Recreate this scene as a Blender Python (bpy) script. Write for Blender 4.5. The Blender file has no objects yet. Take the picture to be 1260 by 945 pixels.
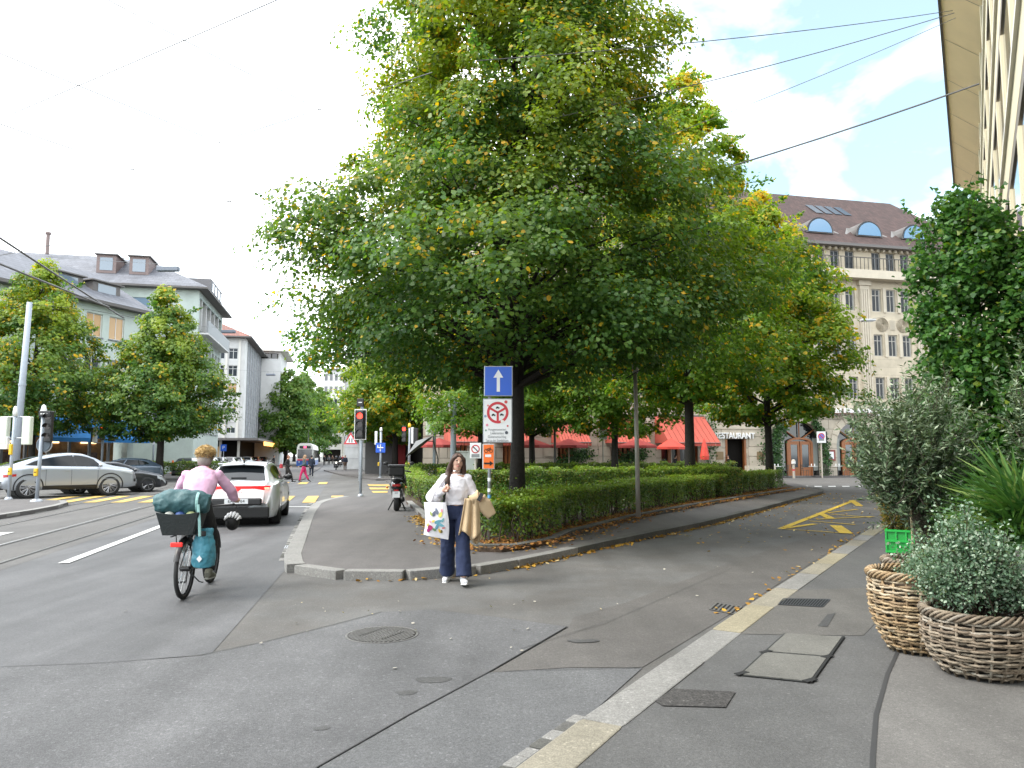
import bpy, bmesh, math, random
import numpy as np
from mathutils import Vector, Matrix
from mathutils.geometry import tessellate_polygon

R = math.radians
SC = bpy.context.scene
COL = SC.collection

# ------------------------------------------------------------------ camera
FPX, CX, CY, CAMZ = 920.0, 630.0, 472.5, 1.66      # focal length in photo pixels, centre, eye height
PITCH = math.atan(88.0 / FPX)
cam_data = bpy.data.cameras.new('camera')
cam = bpy.data.objects.new('camera', cam_data)
COL.objects.link(cam)
cam.location = (0, 0, CAMZ)
cam.rotation_euler = (math.pi / 2 + PITCH, 0, 0)
cam_data.sensor_width = 36.0
cam_data.lens = FPX / 1260.0 * 36.0
cam_data.clip_start = 0.05
cam_data.clip_end = 3000
SC.camera = cam

# ------------------------------------------------------------------ sky and sun
SUN_EL, SUN_AZ = R(50), R(-108)       # azimuth from +Y, negative = west side of the street
world = bpy.data.worlds.new('World')
SC.world = world
world.use_nodes = True
wn, wl = world.node_tree.nodes, world.node_tree.links
wn.clear()
w_out = wn.new('ShaderNodeOutputWorld')
w_bg = wn.new('ShaderNodeBackground')
w_sky = wn.new('ShaderNodeTexSky')
w_sky.sky_type = 'NISHITA'
w_sky.sun_disc = False
w_sky.sun_elevation = SUN_EL
w_sky.sun_rotation = SUN_AZ
w_sky.air_density = 1.0
w_sky.dust_density = 0.6
w_tc = wn.new('ShaderNodeTexCoord')
w_map = wn.new('ShaderNodeMapping')
w_map.inputs['Scale'].default_value = (1.0, 1.0, 1.9)
w_map.inputs['Location'].default_value = (0.55, 0.2, 0.3)
w_no = wn.new('ShaderNodeTexNoise')
w_no.inputs['Scale'].default_value = 1.7
w_no.inputs['Detail'].default_value = 7.0
w_no.inputs['Roughness'].default_value = 0.55
w_no.inputs['Distortion'].default_value = 0.4
w_ramp = wn.new('ShaderNodeValToRGB')
w_ramp.color_ramp.elements[0].position = 0.34
w_ramp.color_ramp.elements[0].color = (0.12, 0.12, 0.12, 1)
w_ramp.color_ramp.elements[1].position = 0.56
w_ramp.color_ramp.elements[1].color = (1, 1, 1, 1)
w_mix = wn.new('ShaderNodeMixRGB')
w_mix.inputs[2].default_value = (17.2, 17.6, 18.0, 1)      # bright thin cloud
wl.new(w_tc.outputs['Generated'], w_map.inputs[0])
wl.new(w_map.outputs[0], w_no.inputs['Vector'])
wl.new(w_no.outputs['Fac'], w_ramp.inputs[0])
wl.new(w_ramp.outputs[0], w_mix.inputs[0])
w_tint = wn.new('ShaderNodeMixRGB')
w_tint.blend_type = 'MULTIPLY'
w_tint.inputs[0].default_value = 1.0
w_tint.inputs[2].default_value = (0.95, 1.35, 1.25, 1)      # hazy, paler blue
wl.new(w_sky.outputs[0], w_tint.inputs[1])
wl.new(w_tint.outputs[0], w_mix.inputs[1])
wl.new(w_mix.outputs[0], w_bg.inputs[0])
w_bg.inputs[1].default_value = 0.10
wl.new(w_bg.outputs[0], w_out.inputs[0])

sun_data = bpy.data.lights.new('sun', 'SUN')
sun = bpy.data.objects.new('sun', sun_data)
COL.objects.link(sun)
sun_data.energy = 1.7
sun_data.angle = R(22)
sun_data.color = (1.0, 0.94, 0.84)
to_sun = Vector((math.sin(SUN_AZ) * math.cos(SUN_EL), math.cos(SUN_AZ) * math.cos(SUN_EL), math.sin(SUN_EL)))
sun.rotation_euler = (-to_sun).to_track_quat('-Z', 'Y').to_euler()

# ------------------------------------------------------------------ exposure
SC.view_settings.view_transform = 'Standard'
SC.view_settings.look = 'None'
SC.view_settings.exposure = 1.2
SC.view_settings.gamma = 1.0
SC.view_settings.use_curve_mapping = False
SC.render.engine = 'CYCLES'
SC.cycles.use_denoising = True
SC.cycles.max_bounces = 6
SC.cycles.diffuse_bounces = 4
SC.cycles.transparent_max_bounces = 8
SC.cycles.caustics_reflective = False
SC.cycles.caustics_refractive = False

# ------------------------------------------------------------------ photo pixel -> place
def ray(px, py):
    x = (px - CX) / FPX
    y = (CY - py) / FPX
    return Vector((x, math.cos(PITCH) - y * math.sin(PITCH), math.sin(PITCH) + y * math.cos(PITCH)))
def G(px, py, z=0.0):                 # point on the level z
    d = ray(px, py)
    t = (z - CAMZ) / d.z
    return Vector((d.x * t, d.y * t, z))
def P(px, py, Y):                     # point at the distance Y
    d = ray(px, py)
    t = Y / d.y
    return Vector((d.x * t, Y, CAMZ + d.z * t))
U1 = Vector((math.sin(R(-12.6)), math.cos(R(-12.6)), 0))     # main street
V1 = Vector((U1.y, -U1.x, 0))                                # across it
U2 = Vector((math.sin(R(31.7)), math.cos(R(31.7)), 0))       # side street
V2 = Vector((U2.y, -U2.x, 0))
RZ1 = math.atan2(U1.y, U1.x)
RZ2 = math.atan2(U2.y, U2.x)

# ------------------------------------------------------------------ objects
def props(o, label=None, cat=None, group=None, kind=None):
    if label: o['label'] = label
    if cat: o['category'] = cat
    if group: o['group'] = group
    if kind: o['kind'] = kind
    return o
def thing(name, label, cat, loc=(0, 0, 0), rz=0.0, group=None, kind=None):
    o = bpy.data.objects.new(name, None)
    o.empty_display_size = 0.2
    COL.objects.link(o)
    o.location = loc
    o.rotation_euler = (0, 0, rz)
    return props(o, label, cat, group, kind)
def link(name, me, parent=None, loc=None, rz=None):
    o = bpy.data.objects.new(name, me)
    COL.objects.link(o)
    if parent is not None: o.parent = parent
    if loc is not None: o.location = loc
    if rz is not None: o.rotation_euler = (0, 0, rz)
    return o
def copy_tree(o, parent=None):
    c = o.copy()
    COL.objects.link(c)
    c.parent = parent
    for ch in o.children:
        copy_tree(ch, c)
    return c

class MB:
    """collects faces for one mesh"""
    def __init__(self):
        self.v, self.f, self.mi, self.m = [], [], [], 0
    def add(self, vs, fs):
        b = len(self.v)
        self.v += [tuple(p) for p in vs]
        for f in fs:
            self.f.append(tuple(b + i for i in f))
            self.mi.append(self.m)
        return self
    def box(self, c, s, rz=0.0, rot=None):
        hx, hy, hz = s[0] / 2, s[1] / 2, s[2] / 2
        M = rot if rot is not None else Matrix.Rotation(rz, 3, 'Z')
        c = Vector(c)
        vs = [c + M @ Vector((x * hx, y * hy, z * hz)) for z in (-1, 1) for (x, y) in ((-1, -1), (1, -1), (1, 1), (-1, 1))]
        return self.add(vs, [(0, 3, 2, 1), (4, 5, 6, 7), (0, 1, 5, 4), (1, 2, 6, 5), (2, 3, 7, 6), (3, 0, 4, 7)])
    def bb(self, x0, x1, y0, y1, z0, z1):
        return self.box(((x0 + x1) / 2, (y0 + y1) / 2, (z0 + z1) / 2), (x1 - x0, y1 - y0, z1 - z0))
    def quad(self, a, b, c, d):
        return self.add([a, b, c, d], [(0, 1, 2, 3)])
    def path(self, pts, rad, n=8, ell=None, cap=True, ref=(1, 0, 0)):
        """tube through pts; rad one number or one per point; ell = second radius"""
        pts = [Vector(p) for p in pts]
        k = len(pts)
        ra = list(rad) if hasattr(rad, '__len__') else [rad] * k
        rb = list(ell) if ell is not None and hasattr(ell, '__len__') else ([ell] * k if ell else ra)
        vs, fs = [], []
        ref = Vector(ref)
        for i, p in enumerate(pts):
            t = (pts[min(i + 1, k - 1)] - pts[max(i - 1, 0)])
            t = t.normalized() if t.length > 1e-9 else Vector((0, 0, 1))
            r0 = ref if abs(t.dot(ref)) < 0.95 else (Vector((0, 1, 0)) if abs(t.y) < 0.95 else Vector((0, 0, 1)))
            s = (r0 - t * r0.dot(t)).normalized()
            u = t.cross(s)
            for j in range(n):
                a = 2 * math.pi * j / n
                vs.append(p + s * (ra[i] * math.cos(a)) + u * (rb[i] * math.sin(a)))
        for i in range(k - 1):
            for j in range(n):
                a, b = i * n + j, i * n + (j + 1) % n
                fs.append((a, b, b + n, a + n))
        if cap:
            fs.append(tuple(range(n - 1, -1, -1)))
            fs.append(tuple((k - 1) * n + j for j in range(n)))
        return self.add(vs, fs)
    def lathe(self, prof, n=24, c=(0, 0, 0), axis='Z', cap=True):
        vs, fs = [], []
        c = Vector(c)
        for (r, h) in prof:
            for j in range(n):
                a = 2 * math.pi * j / n
                x, y = r * math.cos(a), r * math.sin(a)
                vs.append(c + (Vector((x, y, h)) if axis == 'Z' else Vector((h, x, y)) if axis == 'X' else Vector((y, h, x))))
        k = len(prof)
        for i in range(k - 1):
            for j in range(n):
                a, b = i * n + j, i * n + (j + 1) % n
                fs.append((a, b, b + n, a + n))
        if cap:
            fs.append(tuple(range(n - 1, -1, -1)))
            fs.append(tuple((k - 1) * n + j for j in range(n)))
        return self.add(vs, fs)
    def ball(self, c, r, nu=12, nv=8):
        rr = (r, r, r) if not hasattr(r, '__len__') else r
        c = Vector(c)
        vs, fs = [], []
        for i in range(nv + 1):
            th = math.pi * i / nv
            for j in range(nu):
                a = 2 * math.pi * j / nu
                vs.append(c + Vector((rr[0] * math.sin(th) * math.cos(a), rr[1] * math.sin(th) * math.sin(a), rr[2] * math.cos(th))))
        for i in range(nv):
            for j in range(nu):
                a, b = i * nu + j, i * nu + (j + 1) % nu
                fs.append((a, a + nu, b + nu, b))
        return self.add(vs, fs)
    def prism(self, poly, z0, z1, bottom=True):
        """poly in xy"""
        n = len(poly)
        A = sum(poly[i][0] * poly[(i + 1) % n][1] - poly[(i + 1) % n][0] * poly[i][1] for i in range(n))
        poly = [(p[0], p[1]) for p in (poly if A > 0 else reversed(poly))]
        vs = [(x, y, z0) for x, y in poly] + [(x, y, z1) for x, y in poly]
        tr = tessellate_polygon([[Vector((x, y, 0)) for x, y in poly]])
        fs = []
        for t in tr:
            a, b, c = (Vector((*poly[i], 0)) for i in t)
            t = t if (b - a).cross(c - a).z > 0 else (t[0], t[2], t[1])
            fs.append(tuple(n + i for i in t))
            if bottom: fs.append((t[2], t[1], t[0]))
        for i in range(n):
            j = (i + 1) % n
            fs.append((i, j, n + j, n + i))
        return self.add(vs, fs)
    def sheet(self, poly, z):
        n = len(poly)
        tr = tessellate_polygon([[Vector((p[0], p[1], 0)) for p in poly]])
        vs = [(p[0], p[1], z) for p in poly]
        fs = []
        for t in tr:
            a, b, c = (Vector((poly[i][0], poly[i][1], 0)) for i in t)
            fs.append(t if (b - a).cross(c - a).z > 0 else (t[0], t[2], t[1]))
        return self.add(vs, fs)
    def wall_poly(self, poly, y0, y1):
        """polygon in xz, pushed from y0 to y1"""
        n = len(poly)
        tr = tessellate_polygon([[Vector((p[0], p[1], 0)) for p in poly]])
        vs = [(x, y0, z) for x, z in poly] + [(x, y1, z) for x, z in poly]
        fs = [tuple(t) for t in tr] + [tuple(n + i for i in reversed(t)) for t in tr]
        for i in range(n):
            j = (i + 1) % n
            fs.append((i, j, n + j, n + i))
        return self.add(vs, fs)
    def mesh(self, name, mat, smooth=False):
        me = bpy.data.meshes.new(name)
        me.from_pydata(self.v, [], self.f)
        for m in (mat if isinstance(mat, (list, tuple)) else [mat]):
            me.materials.append(m)
        if any(self.mi):
            me.polygons.foreach_set('material_index', self.mi)
        if smooth:
            me.polygons.foreach_set('use_smooth', [True] * len(self.f))
        me.update()
        return me
    def build(self, name, mat, parent=None, smooth=False, loc=None, rz=None, bevel=0.0):
        o = link(name, self.mesh(name, mat, smooth), parent, loc, rz)
        if bevel:
            b = o.modifiers.new('bevel', 'BEVEL')
            b.width = bevel
            b.segments = 2
            b.limit_method = 'ANGLE'
        return o

def text(parent, s, size, loc, mat, rz=0.0, rx=math.pi / 2, extrude=0.004, name='lettering', align='CENTER', sx=1.0, bold=0.0):
    cu = bpy.data.curves.new(name, 'FONT')
    cu.body = s
    cu.size = size
    cu.extrude = extrude
    cu.offset = bold
    cu.align_x = align
    cu.align_y = 'CENTER'
    cu.resolution_u = 3
    cu.materials.append(mat)
    o = bpy.data.objects.new(name, cu)
    COL.objects.link(o)
    o.parent = parent
    o.location = loc
    o.rotation_euler = (rx, 0, rz)
    o.scale = (sx, 1, 1)
    dg = bpy.context.evaluated_depsgraph_get()
    me = bpy.data.meshes.new_from_object(o.evaluated_get(dg))
    bpy.data.objects.remove(o)
    n = link(name, me, parent, loc)
    n.rotation_euler = (rx, 0, rz)
    n.scale = (sx, 1, 1)
    return n

# ------------------------------------------------------------------ materials
MATS = {}
def mat(name, col, rough=0.6, metal=0.0, var=0.0, vscale=8.0, bump=0.0, bscale=60.0, spec=0.5, emit=0.0, trans=0.0, coat=0.0, rand=0.0):
    if name in MATS: return MATS[name]
    m = bpy.data.materials.new(name)
    m.use_nodes = True
    nt = m.node_tree
    n, l = nt.nodes, nt.links
    b = n['Principled BSDF']
    b.inputs['Base Color'].default_value = (*col, 1)
    b.inputs['Roughness'].default_value = rough
    b.inputs['Metallic'].default_value = metal
    b.inputs['Specular IOR Level'].default_value = spec
    b.inputs['Coat Weight'].default_value = coat
    b.inputs['Coat Roughness'].default_value = 0.05
    b.inputs['Transmission Weight'].default_value = trans
    if emit:
        b.inputs['Emission Color'].default_value = (*col, 1)
        b.inputs['Emission Strength'].default_value = emit
    tc = n.new('ShaderNodeTexCoord')
    if var or rand:
        no = n.new('ShaderNodeTexNoise')
        no.inputs['Scale'].default_value = vscale
        no.inputs['Detail'].default_value = 6
        no.inputs['Roughness'].default_value = 0.65
        l.new(tc.outputs['Object'], no.inputs['Vector'])
        mr = n.new('ShaderNodeMapRange')
        mr.inputs[1].default_value = 0.25
        mr.inputs[2].default_value = 0.75
        mr.inputs[3].default_value = 1 - var
        mr.inputs[4].default_value = 1 + var
        l.new(no.outputs['Fac'], mr.inputs[0])
        hs = n.new('ShaderNodeHueSaturation')
        hs.inputs['Color'].default_value = (*col, 1)
        fac = mr.outputs[0]
        if rand:
            oi = n.new('ShaderNodeObjectInfo')
            mr2 = n.new('ShaderNodeMapRange')
            mr2.inputs[3].default_value = 1 - rand
            mr2.inputs[4].default_value = 1 + rand
            l.new(oi.outputs['Random'], mr2.inputs[0])
            mu = n.new('ShaderNodeMath')
            mu.operation = 'MULTIPLY'
            l.new(fac, mu.inputs[0])
            l.new(mr2.outputs[0], mu.inputs[1])
            fac = mu.outputs[0]
        l.new(fac, hs.inputs['Value'])
        l.new(hs.outputs[0], b.inputs['Base Color'])
    if bump:
        nb = n.new('ShaderNodeTexNoise')
        nb.inputs['Scale'].default_value = bscale
        nb.inputs['Detail'].default_value = 4
        l.new(tc.outputs['Object'], nb.inputs['Vector'])
        bp = n.new('ShaderNodeBump')
        bp.inputs['Strength'].default_value = bump
        bp.inputs['Distance'].default_value = 0.02
        l.new(nb.outputs['Fac'], bp.inputs['Height'])
        l.new(bp.outputs[0], b.inputs['Normal'])
    MATS[name] = m
    return m

def asphalt(name, col, speck=0.35, blotch=0.18, rough=0.85, grain=170.0, bscale=0.5, warm=None):
    m = bpy.data.materials.new(name)
    m.use_nodes = True
    n, l = m.node_tree.nodes, m.node_tree.links
    b = n['Principled BSDF']
    geo = n.new('ShaderNodeNewGeometry')
    def noise(s, d=3.0, r=0.6):
        t = n.new('ShaderNodeTexNoise')
        t.inputs['Scale'].default_value = s
        t.inputs['Detail'].default_value = d
        t.inputs['Roughness'].default_value = r
        l.new(geo.outputs['Position'], t.inputs['Vector'])
        return t
    def mrange(src, a, bb, lo, hi):
        r = n.new('ShaderNodeMapRange')
        r.inputs[1].default_value, r.inputs[2].default_value = a, bb
        r.inputs[3].default_value, r.inputs[4].default_value = lo, hi
        l.new(src, r.inputs[0])
        return r.outputs[0]
    def mul(a, c):
        x = n.new('ShaderNodeMath')
        x.operation = 'MULTIPLY'
        l.new(a, x.inputs[0])
        l.new(c, x.inputs[1])
        return x.outputs[0]
    speck = speck * .72
    g1 = noise(grain * .75, 2.0)
    g2 = noise(grain * 0.25, 3.0)
    big = noise(bscale, 5.0, 0.62)
    mid = noise(3.1, 5.0, 0.7)
    vo = n.new('ShaderNodeTexVoronoi')
    vo.inputs['Scale'].default_value = grain * 0.45
    l.new(geo.outputs['Position'], vo.inputs['Vector'])
    f = mul(mrange(g1.outputs['Fac'], 0.3, 0.7, 1 - speck, 1 + speck), mrange(g2.outputs['Fac'], 0.3, 0.7, 1 - speck * .5, 1 + speck * .5))
    f = mul(f, mrange(big.outputs['Fac'], 0.3, 0.7, 1 - blotch, 1 + blotch))
    f = mul(f, mrange(mid.outputs['Fac'], 0.3, 0.7, 0.92, 1.08))
    st = n.new('ShaderNodeTexNoise')
    st.inputs['Scale'].default_value = 1.0
    st.inputs['Detail'].default_value = 5.0
    mpp = n.new('ShaderNodeMapping')
    mpp.inputs['Rotation'].default_value = (0, 0, R(-12.6))
    mpp.inputs['Scale'].default_value = (1.6, .16, 1)
    l.new(geo.outputs['Position'], mpp.inputs[0])
    l.new(mpp.outputs[0], st.inputs['Vector'])
    f = mul(f, mrange(st.outputs['Fac'], .35, .65, 1 - blotch * .7, 1 + blotch * .7))
    chip = mrange(vo.outputs['Color'], 0.80, 0.95, 1.0, 1.0 + speck * 1.6)
    f = mul(f, chip)
    hs = n.new('ShaderNodeHueSaturation')
    hs.inputs['Color'].default_value = (*col, 1)
    if warm:
        mx = n.new('ShaderNodeMixRGB')
        mx.inputs[1].default_value = (*col, 1)
        mx.inputs[2].default_value = (*warm, 1)
        wn_ = noise(0.9, 4.0)
        l.new(mrange(wn_.outputs['Fac'], 0.4, 0.65, 0, 1), mx.inputs[0])
        l.new(mx.outputs[0], hs.inputs['Color'])
    l.new(f, hs.inputs['Value'])
    l.new(hs.outputs[0], b.inputs['Base Color'])
    l.new(mrange(big.outputs['Fac'], 0.3, 0.7, rough - 0.12, rough + 0.08), b.inputs['Roughness'])
    b.inputs['Specular IOR Level'].default_value = 0.35
    bp = n.new('ShaderNodeBump')
    bp.inputs['Strength'].default_value = 0.55
    bp.inputs['Distance'].default_value = 0.006
    l.new(g1.outputs['Fac'], bp.inputs['Height'])
    l.new(bp.outputs[0], b.inputs['Normal'])
    MATS[name] = m
    return m

def leaf_mat(name, dark, light, yellow, trans=0.35, rough=0.45, spec=0.35, lime=None):
    """colour from the face attributes rnd (dark to light green) and yel (painted sunlit lime on crown tops, then autumn yellow)"""
    m = bpy.data.materials.new(name)
    m.use_nodes = True
    n, l = m.node_tree.nodes, m.node_tree.links
    b = n['Principled BSDF']
    out = n['Material Output']
    a1 = n.new('ShaderNodeAttribute'); a1.attribute_name = 'rnd'
    a2 = n.new('ShaderNodeAttribute'); a2.attribute_name = 'yel'
    mx = n.new('ShaderNodeMixRGB')
    mx.inputs[1].default_value = (*dark, 1)
    mx.inputs[2].default_value = (*light, 1)
    l.new(a1.outputs['Fac'], mx.inputs[0])
    def half(k, add):
        q = n.new('ShaderNodeMath')
        q.operation = 'MULTIPLY_ADD'
        q.use_clamp = True
        q.inputs[1].default_value, q.inputs[2].default_value = k, add
        l.new(a2.outputs['Fac'], q.inputs[0])
        return q.outputs[0]
    m1 = n.new('ShaderNodeMixRGB')
    m1.inputs[2].default_value = (*(lime or [(a + b) / 2 for a, b in zip(light, yellow)]), 1)
    l.new(half(2.0, 0.0), m1.inputs[0])
    l.new(mx.outputs[0], m1.inputs[1])
    my = n.new('ShaderNodeMixRGB')
    my.inputs[2].default_value = (*yellow, 1)
    l.new(half(2.0, -1.0), my.inputs[0])
    l.new(m1.outputs[0], my.inputs[1])
    l.new(my.outputs[0], b.inputs['Base Color'])
    b.inputs['Roughness'].default_value = rough
    b.inputs['Specular IOR Level'].default_value = spec
    tr = n.new('ShaderNodeBsdfTranslucent')
    br = n.new('ShaderNodeMixRGB')
    br.blend_type = 'MULTIPLY'
    br.inputs[0].default_value = 1.0
    br.inputs[2].default_value = (1.5, 1.5, 0.5, 1)
    l.new(my.outputs[0], br.inputs[1])
    l.new(br.outputs[0], tr.inputs[0])
    ms = n.new('ShaderNodeMixShader')
    ms.inputs[0].default_value = trans
    l.new(b.outputs[0], ms.inputs[1])
    l.new(tr.outputs[0], ms.inputs[2])
    l.new(ms.outputs[0], out.inputs[0])
    MATS[name] = m
    return m

A_WORN = asphalt('asphalt_worn', (0.112, 0.110, 0.107), 0.38, 0.16, warm=(0.098, 0.092, 0.086))
A_DARK = asphalt('asphalt_smooth', (0.090, 0.090, 0.093), 0.30, 0.30, 0.72)
A_BLUE = asphalt('asphalt_newer', (0.098, 0.098, 0.101), 0.48, 0.24, 0.82, 150)
A_PAVE = asphalt('asphalt_pavement', (0.096, 0.095, 0.094), 0.34, 0.16, 0.82)
A_ISLE = asphalt('asphalt_island', (0.108, 0.101, 0.099), 0.32, 0.18, 0.88)
A_LIGHT = asphalt('asphalt_forecourt', (0.135, 0.130, 0.124), 0.36, 0.20, 0.88)
A_PATCH = asphalt('asphalt_repair', (0.055, 0.052, 0.050), 0.85, 0.2, 0.9, 90)
A_CONC = asphalt('cover_concrete', (0.135, 0.132, 0.120), 0.34, 0.16, 0.9)
GRANITE = asphalt('granite_grey', (0.21, 0.205, 0.195), 0.36, 0.12, 0.85, 120)
GRANITE_T = asphalt('granite_tan', (0.265, 0.235, 0.165), 0.34, 0.14, 0.85, 120)
GRANITE_D = asphalt('granite_dark', (0.105, 0.102, 0.098), 0.36, 0.25, 0.88, 120, warm=(0.07, 0.07, 0.06))
TAR = mat('tar_seam', (0.040, 0.040, 0.041), 0.7)
M_WHITE_PAINT = asphalt('road_paint_white', (0.55, 0.55, 0.54), 0.20, 0.16, 0.7, 90)
M_YELLOW_PAINT = asphalt('road_paint_yellow', (0.50, 0.34, 0.10), 0.28, 0.25, 0.75, 90)
M_YELLOW_FRESH = asphalt('road_paint_yellow_bright', (0.56, 0.38, 0.045), 0.28, 0.25, 0.75, 90)
IRON = mat('cast_iron', (0.155, 0.15, 0.145), 0.5, 0.35, var=0.25, vscale=30, bump=0.3, bscale=150)
IRON_D = mat('drain_dark', (0.012, 0.012, 0.012), 0.8)
RAIL = mat('rail_steel', (0.16, 0.155, 0.15), 0.35, 0.8, var=0.2)
GALV = mat('galvanised_steel', (0.36, 0.38, 0.41), 0.42, 0.6, var=0.12, vscale=12)
POLE_P = mat('pole_grey_paint', (0.33, 0.37, 0.42), 0.45, 0.0, var=0.10, vscale=6)
BLACKP = mat('black_plastic', (0.016, 0.016, 0.017), 0.42)
BLACKM = mat('black_matt', (0.012, 0.012, 0.012), 0.75)
RUBBER = mat('tyre_rubber', (0.018, 0.018, 0.018), 0.82)
WHITEP = mat('white_paint', (0.78, 0.78, 0.77), 0.45)
CREAMP = mat('cream_plastic', (0.58, 0.62, 0.52), 0.5, var=0.06)
YELLOWP = mat('yellow_plastic', (0.75, 0.47, 0.02), 0.4)
REDSIGN = mat('sign_red', (0.52, 0.025, 0.04), 0.4)
BLUESIGN = mat('sign_blue', (0.012, 0.10, 0.56), 0.35)
ORANGESIGN = mat('sign_orange', (0.83, 0.16, 0.015), 0.4)
SIGNWHITE = mat('sign_white', (0.74, 0.75, 0.76), 0.4)
CHROME = mat('chrome', (0.6, 0.6, 0.6), 0.15, 1.0)
GLASS_D = mat('glass_dark', (0.012, 0.015, 0.018), 0.06, 0.0, spec=0.8)
GLASS_C = mat('glass_car', (0.007, 0.009, 0.011), 0.07, 0.0, spec=0.32)
GLASS_B = mat('glass_window', (0.045, 0.055, 0.065), 0.05, 0.0, spec=0.9)
GLASS_S = mat('glass_sky_pale', (0.16, 0.21, 0.26), 0.04, 0.0, spec=1.0)  # pale blue base colour paints in the reflected sky
GLASS_W = mat('glass_lit', (0.40, 0.26, 0.13), 0.2, emit=0.18)
LAMP_RED = mat('lamp_red', (1.0, 0.03, 0.015), 0.3, emit=2.6)
LAMP_OFF = mat('lamp_off', (0.03, 0.022, 0.02), 0.2)
BARK = mat('bark_dark', (0.022, 0.018, 0.015), 0.9, var=0.4, vscale=14, bump=1.0, bscale=26)
BARK_O = mat('bark_olive', (0.085, 0.068, 0.05), 0.9, var=0.4, vscale=20, bump=1.0, bscale=40)
TWIG = mat('twig', (0.055, 0.036, 0.024), 0.85, var=0.3)
SOIL = mat('soil', (0.06, 0.038, 0.024), 0.95, var=0.5, vscale=12, bump=0.8, bscale=30)
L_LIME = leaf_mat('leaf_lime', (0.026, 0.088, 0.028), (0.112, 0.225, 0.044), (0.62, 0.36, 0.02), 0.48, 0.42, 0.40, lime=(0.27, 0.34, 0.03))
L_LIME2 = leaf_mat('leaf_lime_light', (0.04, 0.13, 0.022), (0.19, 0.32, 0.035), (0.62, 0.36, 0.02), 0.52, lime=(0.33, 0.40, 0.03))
L_PLANE = leaf_mat('leaf_plane', (0.035, 0.10, 0.022), (0.12, 0.24, 0.04), (0.30, 0.24, 0.04), 0.48)
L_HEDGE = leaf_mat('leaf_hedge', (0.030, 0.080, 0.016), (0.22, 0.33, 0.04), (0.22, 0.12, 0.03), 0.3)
L_GRASS = leaf_mat('leaf_cover', (0.04, 0.13, 0.02), (0.14, 0.30, 0.06), (0.5, 0.52, 0.4), 0.35)
L_IVY = leaf_mat('leaf_ivy', (0.012, 0.045, 0.012), (0.05, 0.12, 0.025), (0.2, 0.2, 0.04), 0.25)
L_GINKGO = leaf_mat('leaf_ginkgo', (0.020, 0.085, 0.018), (0.085, 0.20, 0.030), (0.25, 0.28, 0.03), 0.38)
L_OLIVE = leaf_mat('leaf_olive', (0.03, 0.068, 0.030), (0.15, 0.21, 0.11), (0.32, 0.38, 0.26), 0.15, 0.4)
L_EUCA = leaf_mat('leaf_greyblue', (0.045, 0.105, 0.055), (0.165, 0.255, 0.165), (0.38, 0.46, 0.36), 0.2, 0.5)
L_PALM = leaf_mat('leaf_palm', (0.022, 0.085, 0.025), (0.10, 0.21, 0.05), (0.24, 0.32, 0.10), 0.22, 0.35)
L_GOLD = leaf_mat('leaf_golden', (0.05, 0.075, 0.015), (0.19, 0.17, 0.035), (0.30, 0.17, 0.03), 0.3)
L_FALL = leaf_mat('leaf_fallen', (0.24, 0.115, 0.022), (0.50, 0.29, 0.035), (0.55, 0.45, 0.25), 0.1, 0.7)
L_LITTER = leaf_mat('leaf_litter', (0.14, 0.055, 0.02), (0.36, 0.17, 0.04), (0.40, 0.24, 0.05), 0.1, 0.8)

# ------------------------------------------------------------------ foliage
LEAF = {'oval': [(-.5, 0), (-.28, .40), (.18, .36), (.55, 0), (.18, -.36), (-.28, -.40)],
        'lance': [(-.5, 0), (0, .5), (.5, 0), (0, -.5)],
        'quad': [(-.5, 0), (-.05, .42), (.5, 0), (-.05, -.42)],
        'fan': [(-.5, 0), (.25, .55), (.5, .18), (.38, 0), (.5, -.18), (.25, -.55)],
        'blade': [(-.5, .25), (.5, .0), (.5, -.02), (-.5, -.25)]}
def leaf_mesh(name, C, N, size, rnd, yel, material, shape='oval', aspect=1.0, T=None, fold=0.25, rng=None):
    C = np.asarray(C, float); N = np.asarray(N, float)
    n = len(C)
    rng = rng or np.random.default_rng(1)
    N = N / (np.linalg.norm(N, axis=1, keepdims=True) + 1e-9)
    if T is None:
        T = rng.normal(size=(n, 3))
    T = T - N * np.sum(T * N, axis=1, keepdims=True)
    T = T / (np.linalg.norm(T, axis=1, keepdims=True) + 1e-9)
    B = np.cross(N, T)
    tpl = LEAF[shape]
    k = len(tpl)
    V = np.empty((n, k, 3), np.float32)
    size = np.broadcast_to(np.asarray(size, float), (n,))[:, None]
    for i, (a, b) in enumerate(tpl):
        V[:, i, :] = C + T * (a * size) + B * (b * aspect * size) - N * (fold * abs(b) * aspect * size + 0.12 * abs(a) * size)
    me = bpy.data.meshes.new(name)
    me.vertices.add(n * k)
    me.vertices.foreach_set('co', V.reshape(-1))
    me.loops.add(n * k)
    me.loops.foreach_set('vertex_index', np.arange(n * k, dtype=np.int32))
    me.polygons.add(n)
    me.polygons.foreach_set('loop_start', np.arange(0, n * k, k, dtype=np.int32))
    me.update(calc_edges=True)
    for nm, arr in (('rnd', rnd), ('yel', yel)):
        at = me.attributes.new(nm, 'FLOAT', 'FACE')
        at.data.foreach_set('value', np.clip(np.broadcast_to(np.asarray(arr, np.float32), (n,)), 0, 1).astype(np.float32))
    me.materials.append(material)
    return me

def wob(p, s, seed):
    """cheap smooth 3D noise in 0..1 for arrays of points"""
    q = np.asarray(p) * s
    r = np.random.default_rng(seed)
    out = np.zeros(len(q))
    for a in (1.0, 0.6, 0.4):
        k = r.normal(size=(3, 3)) / a
        ph = r.uniform(0, 6.28, 3)
        out += a * np.prod(np.sin(q @ k + ph), axis=1)
    return np.clip(0.5 + out * 0.9, 0, 1)

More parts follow.
